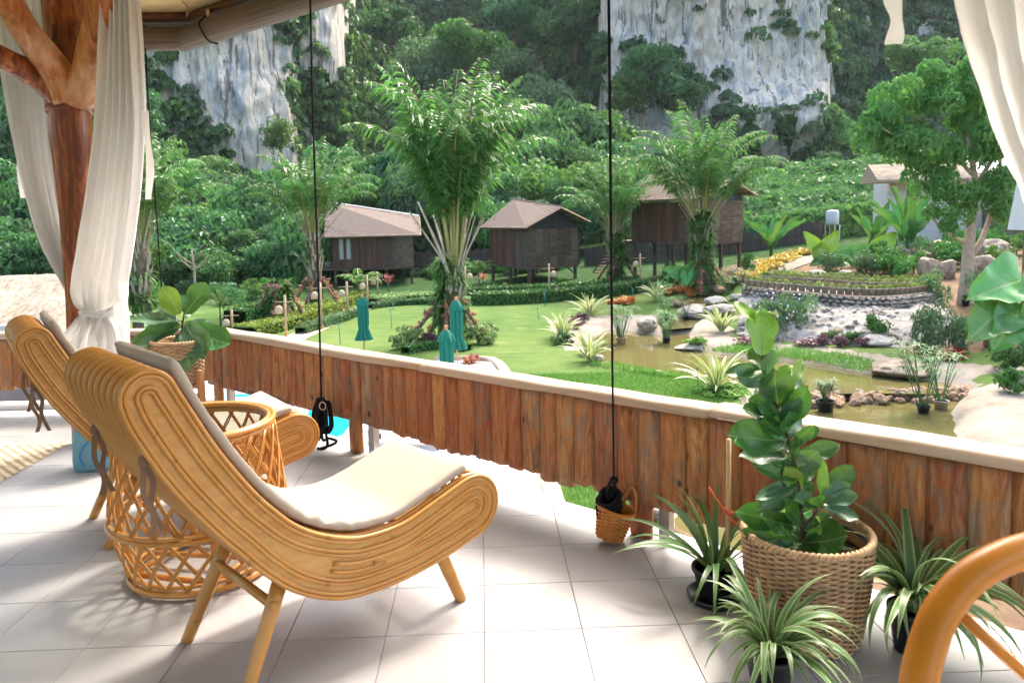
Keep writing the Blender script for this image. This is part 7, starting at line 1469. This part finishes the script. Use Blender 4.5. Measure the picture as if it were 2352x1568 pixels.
# ---------------------------------------------------------------- papyrus pots
def papyrus_mesh(seed, n=26, H=1.0):
    rs = np.random.RandomState(seed); b = MB()
    for k in range(n):
        a = rs.rand()*6.28; r0 = .10*rs.rand(); ln = rs.uniform(.1, .5); h = H*rs.uniform(.55, 1.1); p = np.array([r0*math.cos(a), r0*math.sin(a), 0]); q = p+np.array([math.cos(a)*ln*h*.8, math.sin(a)*ln*h*.8, h]); b.tube([p, (p+q)/2+np.array([0, 0, .06]), q], .008, 3, caps=False, rnd=.35)
        for j in range(14):
            c = 2*math.pi*j/14+rs.rand()*.3; l = rs.uniform(.14, .26); d = np.array([math.cos(c), math.sin(c), rs.uniform(-.5, .5)]); s = np.array([-math.sin(c), math.cos(c), 0])*.012; b.add([q, q+d*l*.5+s, q+d*l+np.array([0, 0, -.05]), q+d*l*.5-s], [(0, 1, 2, 3)], 0, max(.02, rs.rand()))
    return b.mesh('papyrus_stems', M['papyrus'])
PAP = [papyrus_mesh(1), papyrus_mesh(2, 16, 1.25), papyrus_mesh(3, 30, .8)]
def papyrus(u, v, wpx, vtop, z, k, mk, label):
    p = on_z(u, v, z); r = wpx/1771*p[1]/2; t = thing('potted_papyrus', label, 'potted plant', tuple(p)); pot(t, r*.94, r*1.15, M[mk]); h = zsolve(p[0], p[1], vtop)-p[2]-r*1.1; link('papyrus_stems', PAP[k], t, (0, 0, r*1.05), None, (h*1.35, h*1.35, h*1.05))
papyrus(1427, 789, 27, 712, WU, 0, 'claypot', 'papyrus in a clay pot standing in the pond left of the rope end'); papyrus(1531, 787, 22, 722, WU, 0, 'blackpot', 'papyrus in a dark pot in the middle of the pond'); papyrus(1576, 735, 17, 694, -3.25, 1, 'blackpot', 'thin papyrus in a dark pot at the small waterfall'); papyrus(1532, 738, 12, 690, -3.25, 1, 'blackpot', 'thin reed clump left of the waterfall')
papyrus(1896, 944, 46, 862, WL, 2, 'blackpot', 'papyrus in a wide black pot just right of the fig'); papyrus(2121, 948, 33, 826, WL, 1, 'blackpot', 'tall papyrus in a black pot at the weir, left of two'); papyrus(2161, 938, 36, 828, WL, 1, 'greypot', 'tall papyrus in a dark pot at the weir, right of two'); papyrus(1698, 680, 18, 622, -3.0, 0, 'blackpot', 'papyrus pot above the upper pool by the yellow border'); papyrus(1672, 684, 13, 640, -3.0, 1, 'blackpot', 'slim reed pot at the upper pool'); papyrus(1810, 648, 10, 615, -2.4, 1, 'blackpot', 'thin reeds on the cement path')
# ---------------------------------------------------------------- pool, deck, loungers, lower terrace, thatched building
flat_poly('pool_deck', [(-14, 8.0), (.55, 8.0), (.95, 11), (1.0, 14), (.95, 19), (.6, 23), (.2, 26), (-1.5, 26.5), (-6, 26), (-14, 26)], -3.33, M['pooltile'])
P_ = catmull(np.array([(.7, 8.0, 0), (1.1, 11, 0), (1.16, 14, 0), (1.1, 19, 0), (.75, 23, 0), (.35, 26, 0), (-.6, 26.6, 0), (-1.6, 26.6, 0)]), 60); b = MB(); b.grid(np.array([[P_[i]+np.array([-.17, 0, -3.45]), P_[i]+np.array([-.17, 0, -3.27]), P_[i]+np.array([-.08, 0, -3.22]), P_[i]+np.array([.08, 0, -3.22]), P_[i]+np.array([.17, 0, -3.28]), P_[i]+np.array([.17, 0, -3.5])] for i in range(60)])); struct(b.obj('deck_kerb', M['gravelpath'], None, True))
flat_poly('pool_water', [(-13, 15.2), (-4.6, 15.6), (-3.3, 17.6), (-3.2, 20.3), (-5, 22), (-13, 22)], -3.30, M['pool'])
flat_poly('pool_edge', [(-13.3, 14.9), (-4.4, 15.2), (-2.9, 17.4), (-2.8, 20.5), (-4.8, 22.3), (-13.3, 22.3)], -3.315, M['concrete'])
def lounger(loc, rz, label):
    t = thing('sun_lounger', label, 'sun lounger', loc, rz)
    b = MB(); b.box((0, 0, .36), (1.45, .60, .035), 0, 0, .01); b.obj('seat_sling', M['lounger_grey'], t); b = MB(); b.box((-.98, 0, .50), (.72, .60, .035), 0, 0, .01, 0, R(28)); b.obj('back_sling', M['lounger_grey'], t)
    for y in (-.32, .32): b = MB(); b.box((-.2, y, .345), (2.0, .045, .06), 0, 0, .01); b.obj('frame_rail', M['pale_ledge'], t)
    for x in (-.95, .6):
        for y in (-.31, .31): b = MB(); b.box((x, y, .16), (.05, .05, .33)); b.obj('leg', M['lounger_grey'], t)
lounger((-1.55, 16.7, -3.33), R(-14), 'grey sling sun lounger on the white pool deck seen under the railing'); lounger((-3.0, 13.2, -3.33), R(-14), 'second grey sun lounger nearer on the pool deck')
t = thing('side_table', 'small white side table beside the sun lounger', 'table', (-.35, 16.2, -3.33)); b = MB(); b.box((0, 0, .38), (.5, .5, .04), .1, 0, .01); b.obj('top', M['whitewall'], t); b = MB(); b.box((0, 0, .18), (.42, .42, .36), .1); b.obj('base', M['whitewall'], t)
b = MB(); b.box((-8.5, 10.2, -1.45), (11, 5.6, .3)); struct(b.obj('lower_terrace', M['concrete']))
bl = thing('thatched_building', 'pale grey building with a thatched roof at the far left', 'building', (-9.5, 14.5, -3.4))
b = MB(); b.box((-1.2, .1, 1.7), (6.0, 3.4, 3.45)); b.obj('wall', M['greywall'], bl)
def thatch_roof(parent, A, Bp, eave, ridge, w_, name='roof', strands=1500, seed=1):
    """gable-less thatch slope facing -Y with a shaggy lower edge"""
    b = MB(); n = 60; P = []
    for i in range(n):
        t = i/(n-1); x = A+(Bp-A)*t; row = []
        for k in range(9): s = k/8; row.append((x, -w_*(1-s), eave+(ridge-eave)*s**.85+.05*float(fbm(x*2, s*4, 3, 3))))
        row.append((x, w_*.8, eave)); row.append((x, w_*.8, eave-.15)); row.append((x, -w_*(1)+.05, eave-.16)); P.append(row)
    P = np.array(P); q = MB(); m_ = P.shape[1]; fs = []
    for i in range(n-1):
        for k in range(m_): fs.append((i*m_+k, i*m_+(k+1) % m_, (i+1)*m_+(k+1) % m_, (i+1)*m_+k))
    fs += [tuple(range(m_)), tuple((n-1)*m_+k for k in range(m_-1, -1, -1))]; q.add(P.reshape(-1, 3), fs); rf = q.obj(name, M['thatch'], parent)
    rs = np.random.RandomState(seed); s_ = MB()
    for k in range(strands):
        x = A+(Bp-A)*rs.rand(); s = rs.rand()**1.6; p = np.array([x, -w_*(1-s)-.02, eave+(ridge-eave)*s**.85+.03]); d = np.array([rs.uniform(-.25, .25), -.8, -.55-.4*(s < .05)]); l = rs.uniform(.18, .42); s_.add([p+np.array([-.008, 0, 0]), p+np.array([.008, 0, 0]), p+d*l], [(0, 1, 2)], 0, 0)
    o = s_.obj('straw', M['thatch'], rf); o['kind'] = 'stuff'
thatch_roof(bl, -4.6, 2.35, 3.2, 4.15, 1.75)
for (x, y, r, h, lab) in ((-7.0, 8.7, .32, .42, 'round dark wicker stool on the lower terrace at the left'), (-7.8, 8.6, .42, .30, 'low dark wicker table at the left edge of the picture')):
    t = thing('wicker_stool', lab, 'stool', (x, y, -1.3)); b = MB(); b.lathe([(0, 0), (r*.85, 0), (r*.95, h*.5), (r, h-.03), (r*.97, h), (0, h)], 28); b.obj('body', M['dkwicker'], t, True)
    for k in range(5): b = MB(); b.tube([(r*(.87+.025*k)*math.cos(a), r*(.87+.025*k)*math.sin(a), h*(k+.5)/5) for a in np.linspace(0, 6.283, 30, endpoint=False)], .012, 5, closed=True); b.obj('woven_band', M['dkwicker'], t, True)
t = thing('wicker_sofa', 'dark curved wicker sofa on the lower terrace behind the far chair', 'sofa', (-6.0, 9.4, -1.3)); b = MB(); b.grid(np.array([[(r_*math.cos(a), r_*math.sin(a), z) for r_, z in ((.95, 0), (1.05, .45), (1.08, .8), (.95, .82), (.85, .45), (.2, .42), (.2, 0))] for a in np.linspace(-.6, 3.6, 40)])); b.obj('body', M['dkwicker'], t, True)
# ---------------------------------------------------------------- right-hand tree, white buildings, creeper field
tp = gp(2216, 698); T = thing('garden_tree', 'pale-trunked leafy tree at the right with bright green crown', 'tree', tuple(tp)); yt = tp[1]
def tl(u, v, dy=0): return on_y(u, v, yt+dy)-tp
def tlimb(pts, r): b = MB(); b.tube(catmull(pts, 16), list(np.interp(np.linspace(0, 1, 16), np.linspace(0, 1, len(r)), r)), 10); b.obj('branch' if r[0] < .2 else 'trunk', M['bark_pale'], T, True)
tlimb([tl(2216, 705), tl(2220, 640), tl(2226, 560), tl(2232, 500)], [.34, .25, .22, .19])
tlimb([tl(2228, 590), tl(2250, 560), tl(2270, 510, .3), tl(2290, 440, .5), tl(2300, 340, .6)], [.13, .12, .10, .08, .05]); tlimb([tl(2232, 505), tl(2240, 430), tl(2228, 340), tl(2215, 260)], [.18, .13, .09, .04]); tlimb([tl(2224, 560), tl(2190, 545), tl(2160, 520, -.4), tl(2140, 500, -.6)], [.09, .07, .05, .03]); tlimb([tl(2235, 460), tl(2160, 400, -.3), tl(2080, 330, -.5), tl(2020, 290, -.6)], [.10, .08, .05, .02]); tlimb([tl(2238, 430), tl(2290, 350), tl(2330, 280)], [.10, .07, .03]); tlimb([tl(2232, 400), tl(2130, 290, .3), tl(2060, 240, .3)], [.08, .05, .02])
rs = np.random.RandomState(77); Cc, Nn, Rr = [], [], []
for (u, v, r, n, dy) in ((2050, 255, 62, 1300, 0), (2110, 225, 62, 1300, .3), (2180, 190, 62, 1400, .2), (2250, 175, 60, 1300, 0), (2310, 190, 55, 1000, .2), (2060, 320, 55, 1100, -.3), (2130, 300, 62, 1300, -.5), (2210, 270, 66, 1300, -.3), (2290, 270, 66, 1200, -.2), (2170, 350, 50, 900, -.6), (2010, 290, 36, 500, -.3), (2270, 350, 55, 1000, -.2), (2330, 330, 50, 700, 0), (2150, 430, 45, 700, -.6), (2210, 470, 50, 900, -.5), (2270, 440, 55, 900, -.3), (2320, 430, 45, 600, -.2), (2170, 490, 36, 500, -.7), (2100, 380, 36, 500, -.4), (2300, 490, 36, 500, -.1)):
    c = tl(u, v, dy); rr = r/1771*yt; k = 5; sub = c+rs.randn(k, 3)*rr*.45; j = rs.randint(0, k, n); d = rs.randn(n, 3); d[:, 2] = d[:, 2]*.7+.35; d /= np.linalg.norm(d, axis=1)[:, None]; Cc.append(sub[j]+d*rr*.55*(1-.3*rs.rand(n, 1)**2)); Nn.append(d); Rr.append(np.clip(.35*rs.rand(k)[j]+.65*rs.rand(n), 0, 1))
V, F = leaves(np.concatenate(Cc), np.concatenate(Nn), .24, .42, .35, .5, rs); link('crown', mesh_np('crown', V, F, M['jungle_lt'], False, np.concatenate(Rr)), T)
def box_building(label, u, v, y, w_, d, h, roofm=None):
    p = on_y(u, v, y); gz = float(ground(p[0], p[1])); return p, gz
wbp = on_y(2118, 520, 47); wb = thing('white_building', 'white rendered villa behind the right-hand tree', 'building', (wbp[0], wbp[1], float(ground(*wbp[:2]))), R(-8))
b = MB(); b.box((3.9, 2, 1.9), (10.9, 4, 4.8)); b.obj('wall', M['whitewall'], wb)
for k in range(8): b = MB(); b.box((3.6, -.02, .2+.42*k), (11.4, .04, .36)); b.obj('wall_board', M['whitewall'], wb)
b = MB(); b.box((6.5, -.6, .6), (6.0, 1.3, 3.0)); b.obj('mossy_plinth', M['moss_wall'], wb)
thatch_roof(wb, -3.3, 2.6, 4.0, 5.0, 1.6, 'thatch_roof', 700, 3)
b = MB(); b.add([(2.9, -.8, 4.3), (10.2, -.8, 4.3), (9.5, 4.6, 5.8), (3.4, 4.6, 5.8), (2.9, -.8, 4.1), (10.2, -.8, 4.1)], [(0, 1, 2, 3), (4, 5, 1, 0)]); b.obj('roof', M['whitewall'], wb)
wp = on_y(2415, 600, 22); w2 = thing('white_wall', 'tapering white wall on a mossy base at the right edge', 'wall', (wp[0], wp[1], float(ground(*wp[:2]))-.2)); zt = wp[2]-w2.location[2]
b = MB(); b.box((.9, .6, zt/2+.35), (1.7, 1.4, zt+.9), .1); b.obj('base', M['moss_wall'], w2); b = MB(); b.add([(-.25, -.3, zt+.9), (2.2, -.3, zt+.9), (2.2, 1.6, zt+.9), (-.25, 1.6, zt+.9), (.1, -.1, zt+3.6), (2.0, -.1, zt+3.6), (2.0, 1.4, zt+3.6), (.1, 1.4, zt+3.6)], [(0, 1, 5, 4), (1, 2, 6, 5), (2, 3, 7, 6), (3, 0, 4, 7), (4, 5, 6, 7), (3, 2, 1, 0)]); b.obj('upper_wall', M['whitewall'], w2)
tk = on_y(1912, 500, 54); gz = float(ground(tk[0], tk[1])); t = thing('water_tank', 'pale water tank on a metal stand in the creeper field', 'tank', (tk[0], tk[1], gz)); h = tk[2]-gz; b = MB(); b.lathe([(0, h-.5), (.42, h-.5), (.44, h-.3), (.44, h+.4), (.36, h+.52), (0, h+.55)], 20); b.obj('tank', M['tank'], t, True)
for x in (-.35, .35):
    for y in (-.35, .35): b = MB(); b.box((x, y, (h-.5)/2), (.06, .06, h-.5)); b.obj('leg', M['steel'], t)
b = MB(); b.tube([(.42, -.2, h-.45), (.46, -.25, 0)], .05, 6); b.obj('pipe', M['teal_pipe'], t, True)
# large-leaved creeper blanket over the bank behind the right hut
def creeper():
    rs = np.random.RandomState(15); n = 9000; u = rs.uniform(1690, 2130, n); y = rs.uniform(56, 74, n); x = (u-1105)/1771*y; hgt = 2.6+1.3*fbm(x*.25, y*.25, 3, 3)+.12*(y-56); prof = np.clip((y-56)/5.0, 0, 1)**.6; z = gbase(x, y)+hgt*prof+.35*fbm(x*.9, y*.9, 7, 3)*1.5; N = np.stack([.15*rs.randn(n), -.8+.3*rs.randn(n), .75+0*x], 1); N /= np.linalg.norm(N, axis=1)[:, None]
    n2 = 5000; u2 = rs.uniform(1690, 2100, n2); y2 = 55.5+rs.rand(n2); x2 = (u2-1105)/1771*y2; z2 = gbase(x2, y2)+rs.rand(n2)*2.2; N2 = np.stack([.2*rs.randn(n2), -1+0*x2, .4+0*x2], 1)
    V, F = leaves(np.r_[np.stack([x, y, z], 1), np.stack([x2, y2, z2], 1)], np.r_[N, N2], .52, .85, .2, .35, rs); o = link('creeper_field', mesh_np('creeper_field', V, F, M['jungle_lt'], False, rs.rand(len(F)))); tag(o, 'large-leaved creeper blanket covering the bank at the right', 'creeper', kind='stuff')
creeper()
# ---------------------------------------------------------------- soil bed under the railing at the far right
for i, (x, y, s) in enumerate(((3.9, 8.6, 1.5), (4.4, 8.2, 1.2), (3.5, 8.0, 1.1), (4.9, 8.9, 1.3), (5.4, 8.3, 1.2))):
    t = thing('ground_bromeliad', 'yellow-green bromeliad on the soil below the railing, %s' % ('largest', 'right of the largest', 'nearest the terrace', 'second from the right', 'rightmost')[i], 'plant', (x, y, float(ground(x, y)))); link('leaves', ROS['green'][0], t, (0, 0, .02), None, s); b = MB(); b.tube([(0, 0, -.05), (0, 0, .06)], .03, 6); b.obj('stem', M['bark'], t)
# grass blades on the near lawn seen under and over the railing
def grass(name, x0, x1, y0, y1, n, L, seed):
    rs = np.random.RandomState(seed); x = rs.uniform(x0, x1, n); y = rs.uniform(y0, y1, n); z = ground(x, y); keep = np.ones(n, bool)
    for P, _ in POOLS: keep &= ~(inpoly(x, y, P) | (dist_poly(x, y, P) < .4))
    keep &= ~inpoly(x, y, [(-14, 8.0), (.9, 8.0), (1.3, 11), (1.36, 14), (1.3, 19), (.9, 23), (.5, 26), (-14, 26)]); x, y, z = x[keep], y[keep], z[keep]; n = len(x); a = rs.rand(n)*6.28; l = L*(.6+.8*rs.rand(n)); w_ = .006+.004*rs.rand(n); dx, dy = np.cos(a), np.sin(a)
    V = np.stack([np.stack([x-dy*w_, y+dx*w_, z-.01], 1), np.stack([x+dy*w_, y-dx*w_, z-.01], 1), np.stack([x+dx*l*.6, y+dy*l*.6, z+l*.8], 1)], 1).reshape(-1, 3); F = np.arange(3*n).reshape(n, 3); o = link(name, mesh_np(name, V, F, M['grass'], False, rs.rand(n))); tag(o, 'short lawn grass blades near the pond and deck', 'grass', kind='stuff')
grass('grass', 1.0, 7.5, 11.5, 24, 90000, .09, 3)
# ---------------------------------------------------------------- air between the terrace and the mountains
def haze():
    m = bpy.data.materials.new('haze_air'); m.use_nodes = True; t = m.node_tree; t.nodes.remove(t.nodes['Principled BSDF']); v = t.nodes.new('ShaderNodeVolumePrincipled'); v.inputs['Color'].default_value = (0.80, 0.92, 1.0, 1); v.inputs['Density'].default_value = HAZE; v.inputs['Anisotropy'].default_value = 0.3
    t.links.new(v.outputs[0], t.nodes['Material Output'].inputs['Volume']); b = MB(); b.box((0, 80, 47), (760, 420, 105)); o = b.obj('haze', m); tag(o, 'thin bluish haze filling the valley air', 'haze', kind='stuff')
HAZE = 0.00012
if HAZE: haze()

# low shrubs filling the ground under and behind the huts
rs_ = random.Random(12)
for k in range(80):
    u = rs_.uniform(300, 1720); y = rs_.uniform(58.5, 61) if u > 690 else rs_.uniform(46, 58)
    p = gpy(u, y); mk = rs_.choice(['jungle', 'hedge', 'jungle_lt', 'jungle', 'ruellia']); zn = next(t for lim, t in ((360, 'right of the white curtain'), (430, 'left of the bare tree'), (500, 'behind the far end of the railing'), (570, 'left of the planted tripod'), (640, 'behind the planted tripod'), (690, 'beside the grey-trunked palm'), (800, 'behind the left hut'), (930, 'at the right end of the left hut'), (1060, 'behind the tallest palm'), (1150, 'left of the middle hut'), (1250, 'behind the middle hut'), (1350, 'right of the middle hut'), (1450, 'behind the palm between two huts'), (1580, 'behind the right hut stairs'), (9999, 'behind the right hut')) if u < lim); bush('shrub', '%s low shrub %s, %s row' % ({'jungle': 'dark green', 'hedge': 'glossy green', 'jungle_lt': 'light green', 'ruellia': 'grey-green'}[mk], zn, 'front' if y < (52 if u < 690 else 59.6) else 'rear'), 'shrub', p, rs_.uniform(.5, 1.1), rs_.uniform(.5, 1.1), mk, 1, 'low shrubs under and behind the huts', .2, 500)
for k in range(26):
    u = rs_.uniform(1985, 2360); y = rs_.uniform(36, 44); p = gpy(u, y); mk = rs_.choice(['jungle', 'jungle_lt', 'hedge']); zn = next(t for lim, t in ((2050, 'left of the banana plant'), (2110, 'under the banana plant'), (2170, 'left of the pale tree trunk'), (2230, 'behind the pale tree trunk'), (2290, 'right of the pale tree trunk'), (9999, 'at the right edge')) if u < lim); bush('shrub', '%s shrub below the white villa %s, %s row' % ({'jungle': 'dark', 'hedge': 'glossy', 'jungle_lt': 'light green'}[mk], zn, 'front' if y < 39 else 'middle' if y < 41.5 else 'rear'), 'shrub', p, rs_.uniform(.7, 1.2), rs_.uniform(.6, 1.2), mk, 1, 'shrubs below the white villa')

# white flowers on the willowy shrubs
rsf = np.random.RandomState(5); fm = MB()
for k in range(16):
    d = rsf.randn(3); d[2] = abs(d[2])*.7; d[1] = -abs(d[1]); d /= np.linalg.norm(d); c = d*.82; x_ = np.cross(d, [0, 0, 1.0]); x_ /= np.linalg.norm(x_); y_ = np.cross(d, x_); fm.add([c]+[c+(x_*math.cos(a)+y_*math.sin(a))*.045+d*.012 for a in np.linspace(0, 6.283, 5, endpoint=False)], [(0, i+1, (i+1) % 5+1) for i in range(5)])
fme = fm.mesh('flowers', plain('white_petal', (0.72, 0.70, 0.74), 0.6))
for o in [o for o in COL.objects if o.name.startswith('foliage') and o.parent and o.data.materials and o.data.materials[0] == M['ruellia'] and 'flower' in o.parent.get('label', '')]:
    f = link('flowers', fme, o.parent, o.location, (0, 0, -o.parent.rotation_euler[2]), o.scale); f['kind'] = 'stuff'
# bare pale branches standing in the greenery
def bare_tree(u, v, y, h, label, seed):
    p = on_y(u, v, y); rs = np.random.RandomState(seed); t = thing('bare_tree', label, 'tree', (p[0], p[1], p[2]-h)); b = MB(); b.tube(catmull([(0, 0, -1.5), (.1, 0, h*.5), (0, 0, h)], 10), list(np.linspace(.09, .05, 10)), 7); b.obj('trunk', M['bark_pale'], t, True)
    for k in range(7):
        a = rs.uniform(-1.2, 1.2)+(math.pi if k % 2 else 0); l = rs.uniform(.7, 1.7); s = np.array([0, 0, h*rs.uniform(.6, 1.0)]); e = s+np.array([math.cos(a)*l, math.sin(a)*l*.4-.3, rs.uniform(.5, 1.1)*l]); b = MB(); b.tube(catmull([s, (s+e)/2+np.array([0, 0, -.15]), e], 8), list(np.linspace(.04, .012, 8)), 5); b.obj('branch', M['bark_pale'], t, True)
bare_tree(440, 575, 50, 3.2, 'bare pale-branched tree in the greenery left of the rope', 1); bare_tree(1255, 330, 100, 6.0, 'thin pale bare trunk on the slope above the middle hut', 2); bare_tree(1785, 600, 50, 2.6, 'bare forked sapling beside the right hut', 3)
